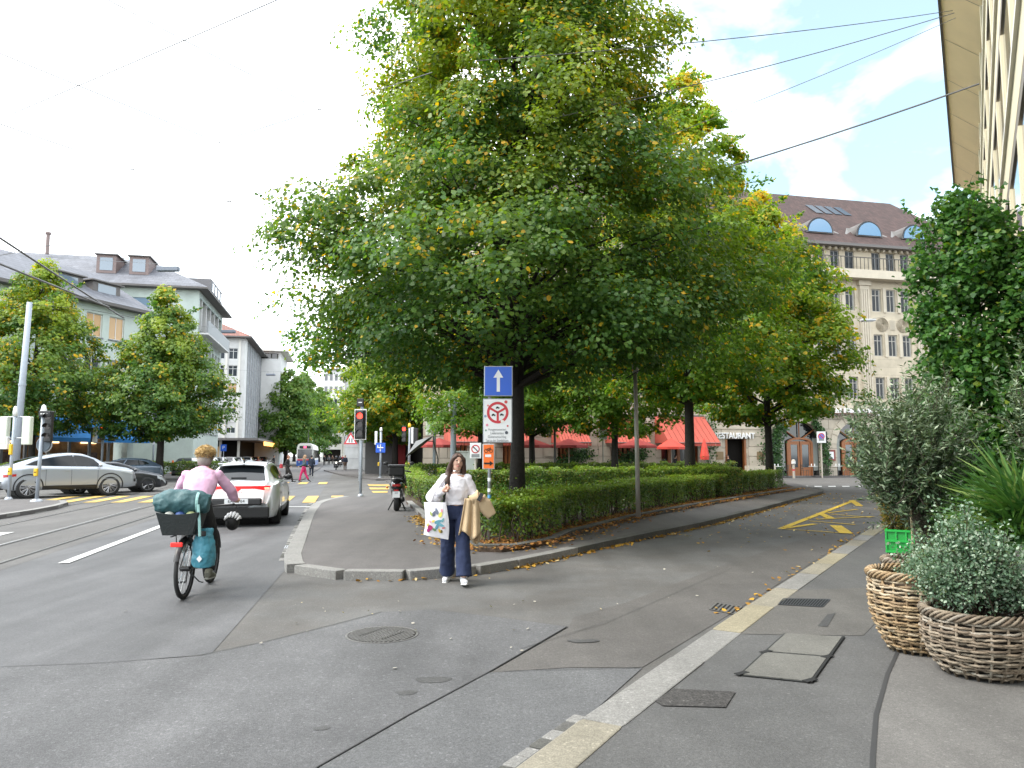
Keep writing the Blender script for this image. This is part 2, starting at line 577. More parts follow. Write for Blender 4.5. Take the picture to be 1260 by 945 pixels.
def unit(a):
    return a / (np.linalg.norm(a, axis=1, keepdims=True) + 1e-9)

def tree(name, label, base, prof, seed, clumps, per, leaf, material, trunk_r, group=None, yellow=0.12, ytop=0.0, clump_r=0.5,
         limbs=40, lean=(0, 0), shape='oval', shoots=0, fill=0.40, bark=None, ygain=1.0, cat='tree', top=None, droop=0.35):
    """prof: [(z, radius)] of the crown above the base"""
    rng = np.random.default_rng(seed)
    root = thing(name, label, cat, base, 0, group)
    zs = np.array([p[0] for p in prof]); rs = np.array([p[1] for p in prof])
    zt = top or zs[-1]
    # trunk
    tp, tr = [], []
    for i in range(9):
        f = i / 8
        z = -0.1 + f * (zt * 0.93)
        tp.append((lean[0] * f + 0.06 * math.sin(3.1 * f + seed), lean[1] * f + 0.06 * math.cos(2.3 * f + seed), z))
        tr.append(max(trunk_r * (1.25 if i == 0 else 1.0) * (1 - f) ** 0.8, 0.02))
    t = MB().path(tp, tr, 12)
    # clump centres
    zz = np.linspace(zs[0], zs[-1], 200)
    w = np.interp(zz, zs, rs) + 0.15
    w = w / w.sum()
    z = rng.choice(zz, clumps, p=w) + rng.normal(0, 0.06, clumps)
    a = rng.uniform(0, 2 * np.pi, clumps)
    Rz = np.interp(z, zs, rs)
    lump = 1 + 0.13 * np.sin(3 * a + z * 1.3 + seed) + 0.10 * np.sin(5 * a - z * 2.1 + seed * 2) + rng.normal(0, 0.06, clumps)
    r = Rz * lump * rng.uniform(0, 1, clumps) ** fill
    c = np.stack([r * np.cos(a) + lean[0] * z / zt, r * np.sin(a) + lean[1] * z / zt, z], 1)
    rad = clump_r * rng.uniform(0.6, 1.3, clumps) * (0.55 + 0.45 * np.clip(Rz / rs.max(), 0, 1))
    out_d = unit(np.stack([np.cos(a), np.sin(a), np.full(clumps, 0.35)], 1))
    # limbs
    order = rng.permutation(clumps)[:limbs]
    for i in order:
        e = c[i]
        rr = math.hypot(e[0], e[1])
        z0 = max(min(e[2] - 0.35 * rr, zt * 0.85), zs[0] * 0.92)
        s0 = (lean[0] * z0 / zt, lean[1] * z0 / zt, z0)
        mid = ((s0[0] + e[0]) * .5 + rng.normal(0, .1), (s0[1] + e[1]) * .5 + rng.normal(0, .1), (z0 + e[2]) * .5 + 0.10 * rr)
        r0 = min(trunk_r * 0.4, 0.012 * rr + 0.02)
        t.path([s0, mid, tuple(e)], [r0, r0 * .6, r0 * .18], 5, cap=False)
    # leaves
    ci = np.repeat(np.arange(clumps), per)
    n = len(ci)
    off = rng.normal(0, 1, (n, 3))
    off = unit(off) * (rng.uniform(0, 1, (n, 1)) ** 0.45)
    off[:, 2] *= 0.62
    o2 = off * rad[ci][:, None]
    outw = np.sum(off * out_d[ci], axis=1)
    o2[:, 2] -= droop * rad[ci] * np.clip(outw, 0, 1) ** 1.5
    C = c[ci] + o2
    N = out_d[ci] * 0.55 + off * 0.8 + np.array([0, 0, 0.55]) + rng.normal(0, 0.42, (n, 3))
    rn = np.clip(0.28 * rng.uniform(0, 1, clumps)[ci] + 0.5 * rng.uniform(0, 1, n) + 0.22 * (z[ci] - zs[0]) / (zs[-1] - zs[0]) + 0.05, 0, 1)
    hz = (C[:, 2] - zs[0]) / (zs[-1] - zs[0])
    yn = wob(C, 0.9, seed + 5)
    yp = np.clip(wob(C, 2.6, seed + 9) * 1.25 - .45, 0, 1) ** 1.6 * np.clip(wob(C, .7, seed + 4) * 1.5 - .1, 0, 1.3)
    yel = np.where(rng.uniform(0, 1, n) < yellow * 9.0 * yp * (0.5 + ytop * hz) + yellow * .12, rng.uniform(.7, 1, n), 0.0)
    yel = np.maximum(yel, np.clip(ytop * hz * 0.75 * yn * ygain + rng.normal(0, 0.06, n), 0, 0.5))  # sunlit crown tops painted in as lime, stronger with height
    sz = leaf * rng.uniform(0.5, 1.35, n)
    if shoots:
        sc, sn, st = [], [], []
        for i in range(shoots):
            zz_ = rng.choice(np.linspace(zs[0] + .2, zs[-1], 100))
            aa = rng.uniform(0, 2 * np.pi)
            R0 = np.interp(zz_, zs, rs)
            L = rng.uniform(0.6, 1.5)
            up = rng.uniform(-0.15, 0.75)
            d = np.array([math.cos(aa), math.sin(aa), up])
            p0 = np.array([R0 * .88 * math.cos(aa), R0 * .88 * math.sin(aa), zz_])
            t.path([tuple(p0 - d * .6), tuple(p0 + d * L)], [0.012, 0.004], 4, cap=False)
            k = int(L * 60)
            f = rng.uniform(0, 1, k)
            sc.append(p0 + np.outer(f, d) * L + rng.normal(0, 1, (k, 3)) * (0.16 * (1.15 - f))[:, None])
            sn.append(rng.normal(0, .6, (k, 3)) + np.array([0, 0, .7]))
        sc = np.concatenate(sc); sn = np.concatenate(sn)
        C = np.concatenate([C, sc]); N = np.concatenate([N, sn])
        sz = np.concatenate([sz, leaf * rng.uniform(.7, 1.15, len(sc))])
        rn = np.concatenate([rn, rng.uniform(.2, .9, len(sc))])
        yel = np.concatenate([yel, np.where(rng.uniform(0, 1, len(sc)) < yellow, .8, 0)])
    t.build('trunk', bark or BARK, root, smooth=True)
    me = leaf_mesh('crown', C, N, sz, rn, yel, material, shape, 0.95, rng=rng)
    o = link('crown', me, root)
    o['kind'] = 'stuff'
    return root

def hedge(name, label, pts, width, z0, z1, n, seed, material=None, leaf=0.05, stems=True, group=None):
    rng = np.random.default_rng(seed)
    pts = [np.array((p[0], p[1])) for p in pts]
    base = (float(pts[0][0]), float(pts[0][1]), z0)
    root = thing(name, label, 'hedge', base, 0, group)
    seg = [np.linalg.norm(pts[i + 1] - pts[i]) for i in range(len(pts) - 1)]
    cum = np.concatenate([[0], np.cumsum(seg)])
    L = cum[-1]
    s = rng.uniform(0, L, n)
    idx = np.clip(np.searchsorted(cum, s) - 1, 0, len(seg) - 1)
    A = np.array(pts)[idx]; Bp = np.array(pts)[idx + 1]
    D = unit(Bp - A)
    base_xy = A + D * (s - cum[idx])[:, None]
    nrm = np.stack([D[:, 1], -D[:, 0]], 1)
    h = z1 - z0
    per = 2 * h + width
    q = rng.uniform(0, per, n)
    depth = rng.exponential(0.075, n)
    side = np.where(q < h, -1.0, np.where(q < 2 * h, 1.0, 0.0))
    lump = 0.10 * (wob(np.stack([base_xy[:, 0], base_xy[:, 1], q * 0 + 1], 1), 2.2, seed) - .5) * 2 + rng.normal(0, .018, n)
    hw = width / 2 + lump
    tt = np.where(side == 0, (q - 2 * h) / width * 2 - 1, side)
    zz = np.where(side == 0, h + lump * 1.1 - depth * .7, np.where(side < 0, q, q - h))
    y = np.where(side == 0, tt * hw, side * (hw - depth))
    edge = np.clip((zz / h - 0.9) / .1, 0, 1)
    y = np.where(side == 0, y, y * (1 - .05 * edge))
    # the foot is thin: drop most leaves low down
    bare = wob(np.stack([base_xy[:, 0], base_xy[:, 1], zz * 1.5], 1), 1.7, seed + 7)
    keep = (side == 0) | (rng.uniform(0, 1, n) < np.clip(zz / h * 1.5 - .02 - .5 * (bare > .72) * (zz / h < .75), 0.02, 1))
    sprig = (rng.uniform(0, 1, n) < .05) & (side == 0)
    zz = zz + np.where(sprig, rng.exponential(.055, n), 0)
    C = np.stack([base_xy[:, 0] + nrm[:, 0] * y - base[0], base_xy[:, 1] + nrm[:, 1] * y - base[1], zz], 1)
    N = np.stack([nrm[:, 0] * tt * .9, nrm[:, 1] * tt * .9, np.where(side == 0, 1.1, .45)], 1) + rng.normal(0, .5, (n, 3))
    rn = np.clip(rng.uniform(0, .62, n) + np.where(side == 0, .33, 0) + .12 * edge + .2 * (wob(C, 1.5, seed + 1) - .5), 0, 1)  # leaves on the top coloured lighter, as the sunlit side
    ye = np.where(rng.uniform(0, 1, n) < .06 + .10 * (wob(C, .8, seed + 3) > .75), .7, 0)
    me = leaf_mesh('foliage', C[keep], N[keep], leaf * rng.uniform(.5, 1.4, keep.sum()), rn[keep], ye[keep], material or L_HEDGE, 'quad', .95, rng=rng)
    f = link('foliage', me, root)
    f['kind'] = 'stuff'
    if stems:
        m = MB()
        for i in range(int(L * 14)):
            sp = rng.uniform(0, L)
            k = int(np.clip(np.searchsorted(cum, sp) - 1, 0, len(seg) - 1))
            d = (pts[k + 1] - pts[k]) / seg[k]
            p = pts[k] + d * (sp - cum[k]) + np.array([d[1], -d[0]]) * rng.uniform(-.32, .32) * width
            p = p - np.array(base[:2])
            q0 = (p[0], p[1], -.03)
            q1 = (p[0] + rng.normal(0, .06), p[1] + rng.normal(0, .06), h * .45)
            q2 = (p[0] + rng.normal(0, .16), p[1] + rng.normal(0, .16), h * .92)
            m.path([q0, q1, q2], [.014, .009, .003], 4, cap=False)
        o = m.build('stems', TWIG, root)
        o['kind'] = 'stuff'
    return root
# ================================================================== GROUND
def structure(o):
    o['kind'] = 'structure'
    return o
def sheet(name, poly, z, m, parent=None):
    o = MB().sheet(poly, z).build(name, m, parent)
    return structure(o) if parent is None else o
def gp(pix, z=0.0):
    return [G(x, y, z) for x, y in pix]
def strip_pts(pts, w):
    """closed outline of a band of width w round a polyline"""
    a, b = [], []
    for i, p in enumerate(pts):
        t = (pts[min(i + 1, len(pts) - 1)] - pts[max(i - 1, 0)])
        t = Vector((t.x, t.y, 0)).normalized()
        nn = Vector((t.y, -t.x, 0)) * (w / 2)
        a.append(p + nn); b.append(p - nn)
    return a, b
def band(mb, pts, w, z):
    a, b = strip_pts(pts, w)
    for i in range(len(pts) - 1):
        q = [a[i], a[i + 1], b[i + 1], b[i]]
        mb.add([(p.x, p.y, z) for p in q], [(0, 1, 2, 3)])
    return mb

gm = MB()
S_ = 1500
gm.sheet([(-S_, -S_), (S_, -S_), (S_, S_), (-S_, S_)], 0.0)
structure(gm.build('ground', A_WORN))

# smooth dark carriageway of the main street
cw = [G(260, 805), G(355, 697), G(368, 662), G(388, 618)]
far = cw[-1] + U1 * 120
far_l = far - V1 * 5.2
near_l = G(0, 694) + U1 * -14
sheet('road', cw + [far, far_l, G(197, 631.5), G(0, 694), near_l, G(-300, 945), G(0, 822), G(130, 817)], 0.004, A_DARK)
# newer asphalt in the mouth of the side street
rp = sheet('road_patch', gp([(0, 822), (130, 817), (245, 808), (330, 790), (410, 770), (470, 754), (530, 751), (610, 760), (698, 772), (602, 828), (505, 880), (392, 945), (300, 1010), (-200, 1010), (-300, 900)]), 0.008, A_BLUE)
sheet('road_patch', gp([(602, 828.5), (700, 823), (790, 823), (735, 872), (636, 946), (560, 1010), (302, 1010), (393, 945.5), (506, 880.5)]), 0.006, asphalt('asphalt_middle', (0.104, 0.105, 0.108), 0.42, 0.12, 0.84, 150))
sheet('road_patch', gp([(705, 760), (770, 742), (880, 700), (960, 672), (1000, 660), (1060, 655), (980, 705), (905, 752), (790, 822), (700, 822), (604, 828), (700, 773)]), 0.0045, asphalt('asphalt_brownish', (0.098, 0.092, 0.087), 0.34, 0.15, 0.84))
sm = MB()
for pl, w in (([(0, 822), (130, 817), (245, 808), (330, 790), (410, 770), (470, 754)], .018), ([(698, 772), (602, 828), (505, 880), (392, 945), (300, 1010)], .012),
              ([(530, 751), (610, 760), (698, 772)], .008), ([(602, 828), (790, 823)], .008), ([(740, 768), (640, 800), (740, 770), (900, 700)], .006)):
    band(sm, gp(pl), w * .75, 0.0125)
structure(sm.build('road_seam', TAR))
om = MB()
for (x, y, rx, ry) in ((533, 838, .13, .09), (500, 854, .07, .06), (718, 790, .14, .07), (395, 898, .05, .04)):
    c = G(x, y)
    om.sheet([(c.x + rx * math.cos(a) * (1 + .15 * math.sin(3 * a)), c.y + ry * math.sin(a) * (1 + .2 * math.sin(2 * a + 1))) for a in [k * math.pi / 8 for k in range(16)]], 0.0105)
structure(om.build('road_stain', asphalt('asphalt_oil_stain', (0.074, 0.073, 0.073), .4, .3, .6)))

# ------------------------------------------------------------------ rails
railA = G(0, 693)
rm = MB()
def rail(off):
    p0 = railA + V1 * off - U1 * 16
    p1 = railA + V1 * off + U1 * 140
    band(rm, [p0, p1], .06, 0.012)
    band(rm2, [p0 + V1 * .05, p1 + V1 * .05], .035, 0.0125)
rm2 = MB()
for off in (0.0, -1.0, -2.75, -3.75):
    rail(off)
structure(rm.build('tram_rail', RAIL))
structure(rm2.build('rail_groove', IRON_D))
tb = MB()
tb.sheet([railA - V1 * -.35 + U1 * -16, railA + V1 * .35 + U1 * 140, railA - V1 * 4.2 + U1 * 140, railA - V1 * 4.2 - U1 * 16], 0.006)
structure(tb.build('tram_bed', asphalt('asphalt_trackbed', (0.104, 0.100, 0.096), .34, .16, .86)))

# ------------------------------------------------------------------ painted markings
wm = MB()
rm2b = MB()
band(wm, [G(78, 694), G(202, 646.5)], .16, 0.016)
band(wm, [G(345, 624), G(384, 624)], .22, 0.016)
band(rm2b, [G(0, 672) - U1 * 3, G(173, 625)], .05, 0.0165)
wm.sheet(gp([(0, 656), (18, 655.5), (0, 660)]), 0.0165)
for k in range(6):
    x0 = 985 + k * 17
    wm.sheet(gp([(x0, 598.2), (x0 + 9, 598.2), (x0 + 9.5, 599.4), (x0 + .5, 599.4)]), 0.016)
structure(wm.build('road_marking_white', M_WHITE_PAINT))
structure(rm2b.build('rail_edge', mat('rail_edge_pale', (.26, .26, .26), .5, .3)))
ym = MB()
for k in range(-3, 11):                       # zebra bars, parallel to the street
    xb = 371.5 - 33.8 * k
    if xb > 430 or 225 < xb < 236: continue
    a = G(xb, 619) ; w = V1 * .44
    L = 4.4 if k > -1 else .9
    q = [a, a + w, a + w + U1 * L, a + U1 * L] if k > -1 else [a + U1 * 3.4, a + w * 1.1 + U1 * 3.4, a + w * 1.1 + U1 * 4.6, a + U1 * 4.6]
    if k >= -1: ym.sheet(q, 0.0175)
for (x0, x1, y0, y1) in ((452, 478, 596.2, 598.4), (454, 480, 600.4, 602.6), (457, 482, 604.6, 606.6)):
    ym.sheet(gp([(x0, y0), (x1, y0), (x1 + 2, y1), (x0 + 2, y1)]), 0.016)
for k in range(7):
    xb = 391 - 25 * k
    a = G(xb, 596); w = V1 * .5
    ym.sheet([a, a + w, a + w + U1 * 3.2, a + U1 * 3.2], 0.0175)
structure(ym.build('road_marking_yellow', M_YELLOW_PAINT))
hm = MB()
def z_band(p, q, w, z): band(hm, [G(*p), G(*q)], w, z)
z_band((961, 651), (1052, 615.5), .16, .010)
z_band((961, 651), (1040, 656.5), .09, .0105)
z_band((968, 650), (1003, 645), .16, .011)
z_band((1009, 632), (1022, 638), .22, .0115)
z_band((1018, 631.5), (1055, 627), .10, .012)
z_band((1020, 633), (1072, 637), .10, .0125)
z_band((996, 641.5), (1052, 646), .11, .013)
z_band((1004, 639.5), (1075, 636), .11, .0135)
z_band((1028, 647), (1042, 657), .26, .014)
z_band((1048, 616), (1058, 623), .22, .0145)
structure(hm.build('road_marking_hatched_bay', M_YELLOW_FRESH))

# ------------------------------------------------------------------ covers and drains in the carriageway
def disc_cover(name, label, c, r):
    t = thing(name, label, 'manhole cover', (c.x, c.y, 0.0085))
    MB().lathe([(r, -.02), (r, .004), (r * .94, .004), (r * .94, .0)], 40).build('frame', IRON, t)
    for k in range(-9, 10):
        x = k * r * .095
        hl = math.sqrt(max((r * .9) ** 2 - x * x, 0))
        if abs(k) < 4:
            for s in (-1, 1):
                y0, y1 = r * .52, hl
                MB().bb(x - r * .028, x + r * .028, min(s * y0, s * y1), max(s * y0, s * y1), .001, .0075).build('rib', IRON, t)
        else:
            MB().bb(x - r * .028, x + r * .028, -hl, hl, .001, .0075).build('rib', IRON, t)
    m = MB()
    for i in range(-3, 4):
        for j in range(-4, 5):
            m.bb(i * r * .12 - r * .045, i * r * .12 + r * .045, j * r * .115 - r * .035, j * r * .115 + r * .035, .001, .0075)
    m.build('tread_plate', IRON, t)['kind'] = 'stuff'
    MB().lathe([(r * .935, -.01), (r * .935, .0008)], 40).build('plate', mat('iron_plate', (.035, .034, .033), .6, .4), t)
    t.rotation_euler = (0, 0, R(-28))
    return t
disc_cover('manhole_cover', 'round ribbed iron manhole cover set in the asphalt of the street mouth', G(470, 782), .335)

def grate(name, label, quad_px, n, z, mfr=IRON, across=True):
    q = [G(x, y, z) for x, y in quad_px]      # corners a b c d: a-b one end, d-c the other
    c = sum(q, Vector()) / 4
    t = thing(name, label, 'drain', (c.x, c.y, z))
    a, b, cc, d = [p - c for p in q]
    m = MB()
    m.add([tuple(p + Vector((0, 0, .001))) for p in (a, b, cc, d)], [(0, 1, 2, 3)])
    m.build('pit', IRON_D, t)
    for i in range(n + 1):
        f = i / n
        p0, p1 = a.lerp(d, f), b.lerp(cc, f)
        band_m = MB()
        band(band_m, [p0, p1], (a - d).length / n * .45, .006)
        band_m.build('bar', mfr, t)
    for e in ((a, d), (b, cc)):
        m = MB()
        band(m, list(e), .03, .0065)
        m.build('frame', mfr, t)
    return t
grate('road_drain', 'dark iron road drain tight against the tan kerb', [(873, 750), (882, 742), (912, 747), (903, 756)], 6, .006)
grate('road_drain', 'narrow pale drain grate beside the cobbled gutter of the island', [(350, 675), (352, 671.5), (371, 671.5), (369, 675)], 8, .009, GALV)

# ------------------------------------------------------------------ kerb stones
def unit_block(name, m, bev=.03):
    mb = MB().box((0, 0, 0), (1, 1, 1))
    me = mb.mesh(name, m)
    bm = bmesh.new(); bm.from_mesh(me)
    bmesh.ops.bevel(bm, geom=bm.edges[:], offset=bev, segments=1, affect='EDGES')
    bm.to_mesh(me); bm.free()
    return me
KERB = [unit_block('kerb_stone_a', GRANITE), unit_block('kerb_stone_b', GRANITE_T), unit_block('kerb_stone_c', GRANITE_D), unit_block('kerb_stone_d', asphalt('granite_warm', (.235, .215, .17), .36, .16, .85, 120))]
SETT = [unit_block('sett_a', GRANITE, .06), unit_block('sett_b', GRANITE_D, .06)]
def resample(pts, step, jitter=0.0, rng=None):
    seg = [(pts[i + 1] - pts[i]).length for i in range(len(pts) - 1)]
    L = sum(seg)
    out, s = [], 0.0
    def at(s):
        for i, g in enumerate(seg):
            if s <= g or i == len(seg) - 1: return pts[i].lerp(pts[i + 1], min(s / g, 1.0))
            s -= g
    while s < L:
        out.append(at(s))
        s += step * (1 + (rng.uniform(-jitter, jitter) if rng else 0))
    out.append(at(L))
    return out
def stones(parent, pts, step, width, z0, z1, meshes, side=1, gap=.006, name='kerb_stone', rng=random.Random(3), jitter=.15, pick=None):
    st = resample(pts, step, jitter, rng)
    for i in range(len(st) - 1):
        a, b = st[i], st[i + 1]
        d = b - a
        L = math.hypot(d.x, d.y)
        if L < .03: continue
        ang = math.atan2(d.y, d.x)
        nn = Vector((d.y, -d.x, 0)).normalized() * side
        c = (a + b) / 2 + nn * (width / 2)
        me = meshes[pick(i) if pick else rng.randrange(len(meshes))]
        o = link(name, me, parent)
        o.location = (c.x, c.y, (z0 + z1) / 2 + rng.uniform(-.003, .003))
        o.rotation_euler = (rng.uniform(-.006, .006), rng.uniform(-.004, .004), ang)
        o.scale = (L - gap, width, z1 - z0)

# the island pavement
isle_px = [(477, 609), (430, 610.5), (407, 614.5), (396, 619), (388, 630), (384, 641), (377, 663), (371, 681), (370, 688), (376, 693.5), (393, 697.5), (430, 700.5), (473, 702), (537, 698.5), (577, 695),
           (620, 688.5), (667, 679.5), (713, 669.5), (750, 662), (800, 652.5), (859, 641), (930, 624), (980, 611), (1006, 604.5), (1008, 602), (1000, 600)]
isle = [G(x, y, .12) for x, y in isle_px]
tip = isle[-1]
back = [Vector((17.0, 47.0, .12)), Vector((-7.5, 47.5, .12)), G(477, 604, .12)]
poly_in = isle + back
pav = structure(MB().prism([(p.x, p.y) for p in poly_in], -.05, .117).build('pavement', A_ISLE))
stones(pav, isle[1:10], .9, .26, -.05, .124, KERB, side=1, pick=lambda i: 0)
stones(pav, isle[9:], .95, .20, -.05, .124, KERB, side=1, pick=lambda i: 0 if i < 6 else 2)
# move the kerb row to lie inside the edge, 12 mm proud of the pavement's own side
# setts of the gutter along the main street
gut = [G(x, y, 0) - V1 * .02 for x, y in ((364, 690), (371, 665), (379, 641), (388, 621), (395, 616.5))]
stones(pav, [p - V1 * .13 for p in gut], .16, .11, -.04, .012, SETT, side=-1, name='gutter_sett', jitter=.1, gap=.012)
stones(pav, gut, .16, .11, -.04, .014, SETT, side=-1, name='gutter_sett', jitter=.1, gap=.012)

# planting bed of the island
bed_px = [(500, 616.5), (517, 631), (535, 644), (555, 658), (572, 668), (590, 672.5), (617, 673.5), (653, 669), (690, 660.5), (700, 655.5), (786, 634), (870, 618.5), (983, 600.5)]
bed = [G(x, y, .2) for x, y in bed_px]
bed_back = [Vector((15.6, 44.6, .2)), Vector((-6.6, 45.0, .2))]
bd = structure(MB().prism([(p.x, p.y) for p in bed + bed_back], .0, .185).build('planting_bed', SOIL))
stones(bd, bed[:9], .85, .17, .02, .215, KERB, side=-1, pick=lambda i: 2 if i > 12 else 0)
stones(bd, bed[8:], 1.0, .17, .02, .23, KERB, side=-1, pick=lambda i: 2)

# the pavement on the camera's side
kr_px = [(520, 1030), (640, 938), (731, 873), (830, 806), (910, 751), (1005, 691), (1074, 648), (1110, 624), (1150, 598)]
kr = [G(x, y, .055) for x, y in kr_px]
p_far = kr[-1] + U2 * 22
rpav_poly = kr + [p_far, p_far + V2 * 9, kr[0] + V2 * 9 - U2 * 2, kr[0] - U2 * 2]
rpav = structure(MB().prism([(p.x, p.y) for p in rpav_poly], -.05, .050).build('pavement_shop_side', A_PAVE))
_kp = {0: 0, 1: 0, 2: 0, 3: 1, 4: 0, 5: 1, 6: 0}
stones(rpav, kr, 1.35, .27, -.05, .058, KERB, side=1, pick=lambda i: (0, 1, 3, 0, 3, 1, 0, 3, 0, 1, 3, 0)[(i + 10) % 12], jitter=.25, gap=.010)
stones(rpav, [p - V2 * .125 for p in kr[:3]], .15, .11, -.04, .015, SETT, side=1, name='gutter_sett', jitter=.12, gap=.012)
gl = MB()
band(gl, [p - V2 * .02 for p in kr], .028, .0145)
structure(gl.build('kerb_joint', TAR))
# lighter forecourt under the building
fc_px = [(1072, 1010), (1074, 930), (1078, 880), (1092, 830), (1108, 795), (1122, 760)]
fc = [G(x, y, .054) for x, y in fc_px]
sheet('forecourt', fc + [fc[-1] + V2 * 7, fc[0] + V2 * 7], .054, A_LIGHT)
fs = MB()
band(fs, [p + Vector((0, 0, 0)) for p in fc], .028, .058)
structure(fs.build('forecourt_seam', TAR))
# patches and covers in that pavement
sheet('pavement_patch', gp([(958, 738), (985, 726), (1090, 722), (1098, 745), (1062, 782), (912, 780), (905, 772)], .0535), .0535, asphalt('asphalt_pavement_worn', (0.108, 0.103, 0.096), .36, .16, .85))
sheet('pavement_patch', gp([(829, 847), (905, 851), (893, 870), (815, 868), (806, 862)], .0575), .0575, A_PATCH)
sheet('pavement_patch', gp([(1018, 756), (1028, 754), (1018, 771), (1006, 770)], .0575), .0575, asphalt('asphalt_pavement_small', (0.062, 0.062, 0.062), .35, .1, .85))
grate('pavement_grate', 'slotted iron grate crossing the pavement from the kerb', [(958, 744), (964, 737), (1021, 738), (1012, 747)], 16, .0545, mat('iron_blue_grey', (.065, .067, .075), .5, .5))

def hatch():
    q = [G(x, y, .0585) for x, y in ((908, 830.5), (965, 779), (1040, 783.5), (1000, 840))]
    c = sum(q, Vector()) / 4
    t = thing('access_cover', 'two-leaf concrete filled steel access cover in the pavement', 'access cover', (c.x, c.y, .0585))
    a, b, cc, d = [p - c for p in q]
    MB().sheet([a, b, cc, d], 0).build('rim', mat('steel_rim', (.05, .05, .048), .5, .5), t)
    def leaf(f0, f1):
        e = .035
        p = [a.lerp(b, f0 + e * .4).lerp(d.lerp(cc, f0 + e * .4), e), a.lerp(b, f1 - e * .4).lerp(d.lerp(cc, f1 - e * .4), e),
             a.lerp(b, f1 - e * .4).lerp(d.lerp(cc, f1 - e * .4), 1 - e * 1.4), a.lerp(b, f0 + e * .4).lerp(d.lerp(cc, f0 + e * .4), 1 - e * 1.4)]
        MB().prism([(x.x, x.y) for x in p], .0005, .005).build('leaf_panel', A_CONC, t)
    leaf(0, .5); leaf(.5, 1)
    for (f, g) in ((.03, .03), (.5, .04), (.5, .95), (.03, .95)):
        p = a.lerp(b, f).lerp(d.lerp(cc, f), g)
        MB().box((p.x, p.y, .0045), (.12, .05, .005), rz=.6).build('corner_plate', IRON_D, t)
    m = MB()
    band(m, [a.lerp(d, .985), b.lerp(cc, .985)], .012, .006)
    band(m, [a.lerp(d, .965), b.lerp(cc, .965)], .006, .0065)
    m.build('edge_slot', IRON_D, t)
hatch()

# pavement island of the tram crossing, with its kerb
li_px = [(-60, 640), (0, 633.5), (40, 627.5), (70, 622), (84, 617.8), (80, 615.5), (40, 614.5), (-60, 613.5)]
li = [G(x, y, .12) for x, y in li_px]
lip = structure(MB().prism([(p.x, p.y) for p in li], -.05, .117).build('traffic_island', A_ISLE))
stones(lip, li[:6], .9, .2, -.05, .124, KERB, side=-1, pick=lambda i: 0)

# pavements of the far sides
lp = structure(MB().prism([(-70, 47), (-14.2, 51.5), (-15.7, 57.5), (-46, 190), (-90, 190), (-90, 47)], -.05, .06).build('pavement_shops', A_ISLE))
tp_ = structure(MB().prism([(-9, 49.8), (24, 56.6), (60, 64), (60, 80), (-20, 80), (-14, 62)], -.05, .12).build('pavement_terrace', A_ISLE))
mp = structure(MB().prism([tuple((Vector((-6.9, 43, 0)) + U1 * s + V1 * w))[:2] for s, w in ((0, 0), (140, 0), (140, 12), (8, 12), (8, 6), (0, 1.2))], -.05, .05).build('pavement_market_side', A_ISLE))

# ================================================================== HEDGES AND TREES
hb = [Vector((p.x, p.y, 0)) for p in bed]
inn = lambda p, d: p + d
left_run = [Vector((-6.0, 44.0, 0)), hb[0] + V1 * .55 + U1 * 3, hb[0] + V1 * .62, hb[3] + V1 * .55 + U1 * .3, hb[4] + V1 * .50 + U1 * .75]
right_run = [hb[5] + Vector((.10, .85, 0)), hb[6] + Vector((.02, .85, 0)), hb[7] + Vector((-.1, .85, 0)), hb[8] + Vector((-.35, .90, 0)), hb[9] + Vector((-.5, .8, 0)), hb[10] + Vector((-.62, .72, 0)), hb[11] + Vector((-.55, .7, 0)), hb[12] + Vector((-1.1, .3, 0))]
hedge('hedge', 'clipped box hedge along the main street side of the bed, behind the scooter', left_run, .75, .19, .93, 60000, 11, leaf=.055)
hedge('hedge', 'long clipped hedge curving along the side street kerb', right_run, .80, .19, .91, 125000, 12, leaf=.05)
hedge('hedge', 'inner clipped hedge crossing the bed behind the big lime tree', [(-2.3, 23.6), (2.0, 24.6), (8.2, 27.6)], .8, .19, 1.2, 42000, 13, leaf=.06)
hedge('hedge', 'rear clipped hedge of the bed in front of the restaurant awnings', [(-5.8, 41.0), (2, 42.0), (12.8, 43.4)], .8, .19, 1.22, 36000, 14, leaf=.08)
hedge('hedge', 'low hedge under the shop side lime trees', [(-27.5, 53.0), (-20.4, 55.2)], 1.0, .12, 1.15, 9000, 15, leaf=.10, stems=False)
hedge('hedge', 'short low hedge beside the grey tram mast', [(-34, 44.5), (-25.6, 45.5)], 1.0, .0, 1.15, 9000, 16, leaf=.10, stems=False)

# ground cover in the bed
rng = np.random.default_rng(5)
n = 30000
gx = rng.uniform(-5.5, 13.5, n); gy = rng.uniform(14.4, 43.5, n)
def in_bed(x, y):
    lx = -1.05 - (y - 14.5) * .223
    rx = 0.3 + (y - 15.0) * .615
    return (x > lx + .9) & (x < rx - .2)
k = in_bed(gx, gy)
gx, gy = gx[k], gy[k]
hgt = .1 + .34 * wob(np.stack([gx, gy, gx * 0], 1), .9, 4)
C = np.stack([gx, gy, .19 + hgt * rng.uniform(.2, 1, len(gx))], 1)
me = leaf_mesh('ground_cover', C, rng.normal(0, .5, (len(gx), 3)) + np.array([0, 0, 1.0]), .12 * rng.uniform(.6, 1.5, len(gx)), rng.uniform(0, 1, len(gx)), np.where(rng.uniform(0, 1, len(gx)) < .02, 1, 0), L_GRASS, 'quad', .6)
props(link('ground_cover', me), 'bright green ground cover plants filling the bed between the hedges', 'ground cover', kind='stuff')

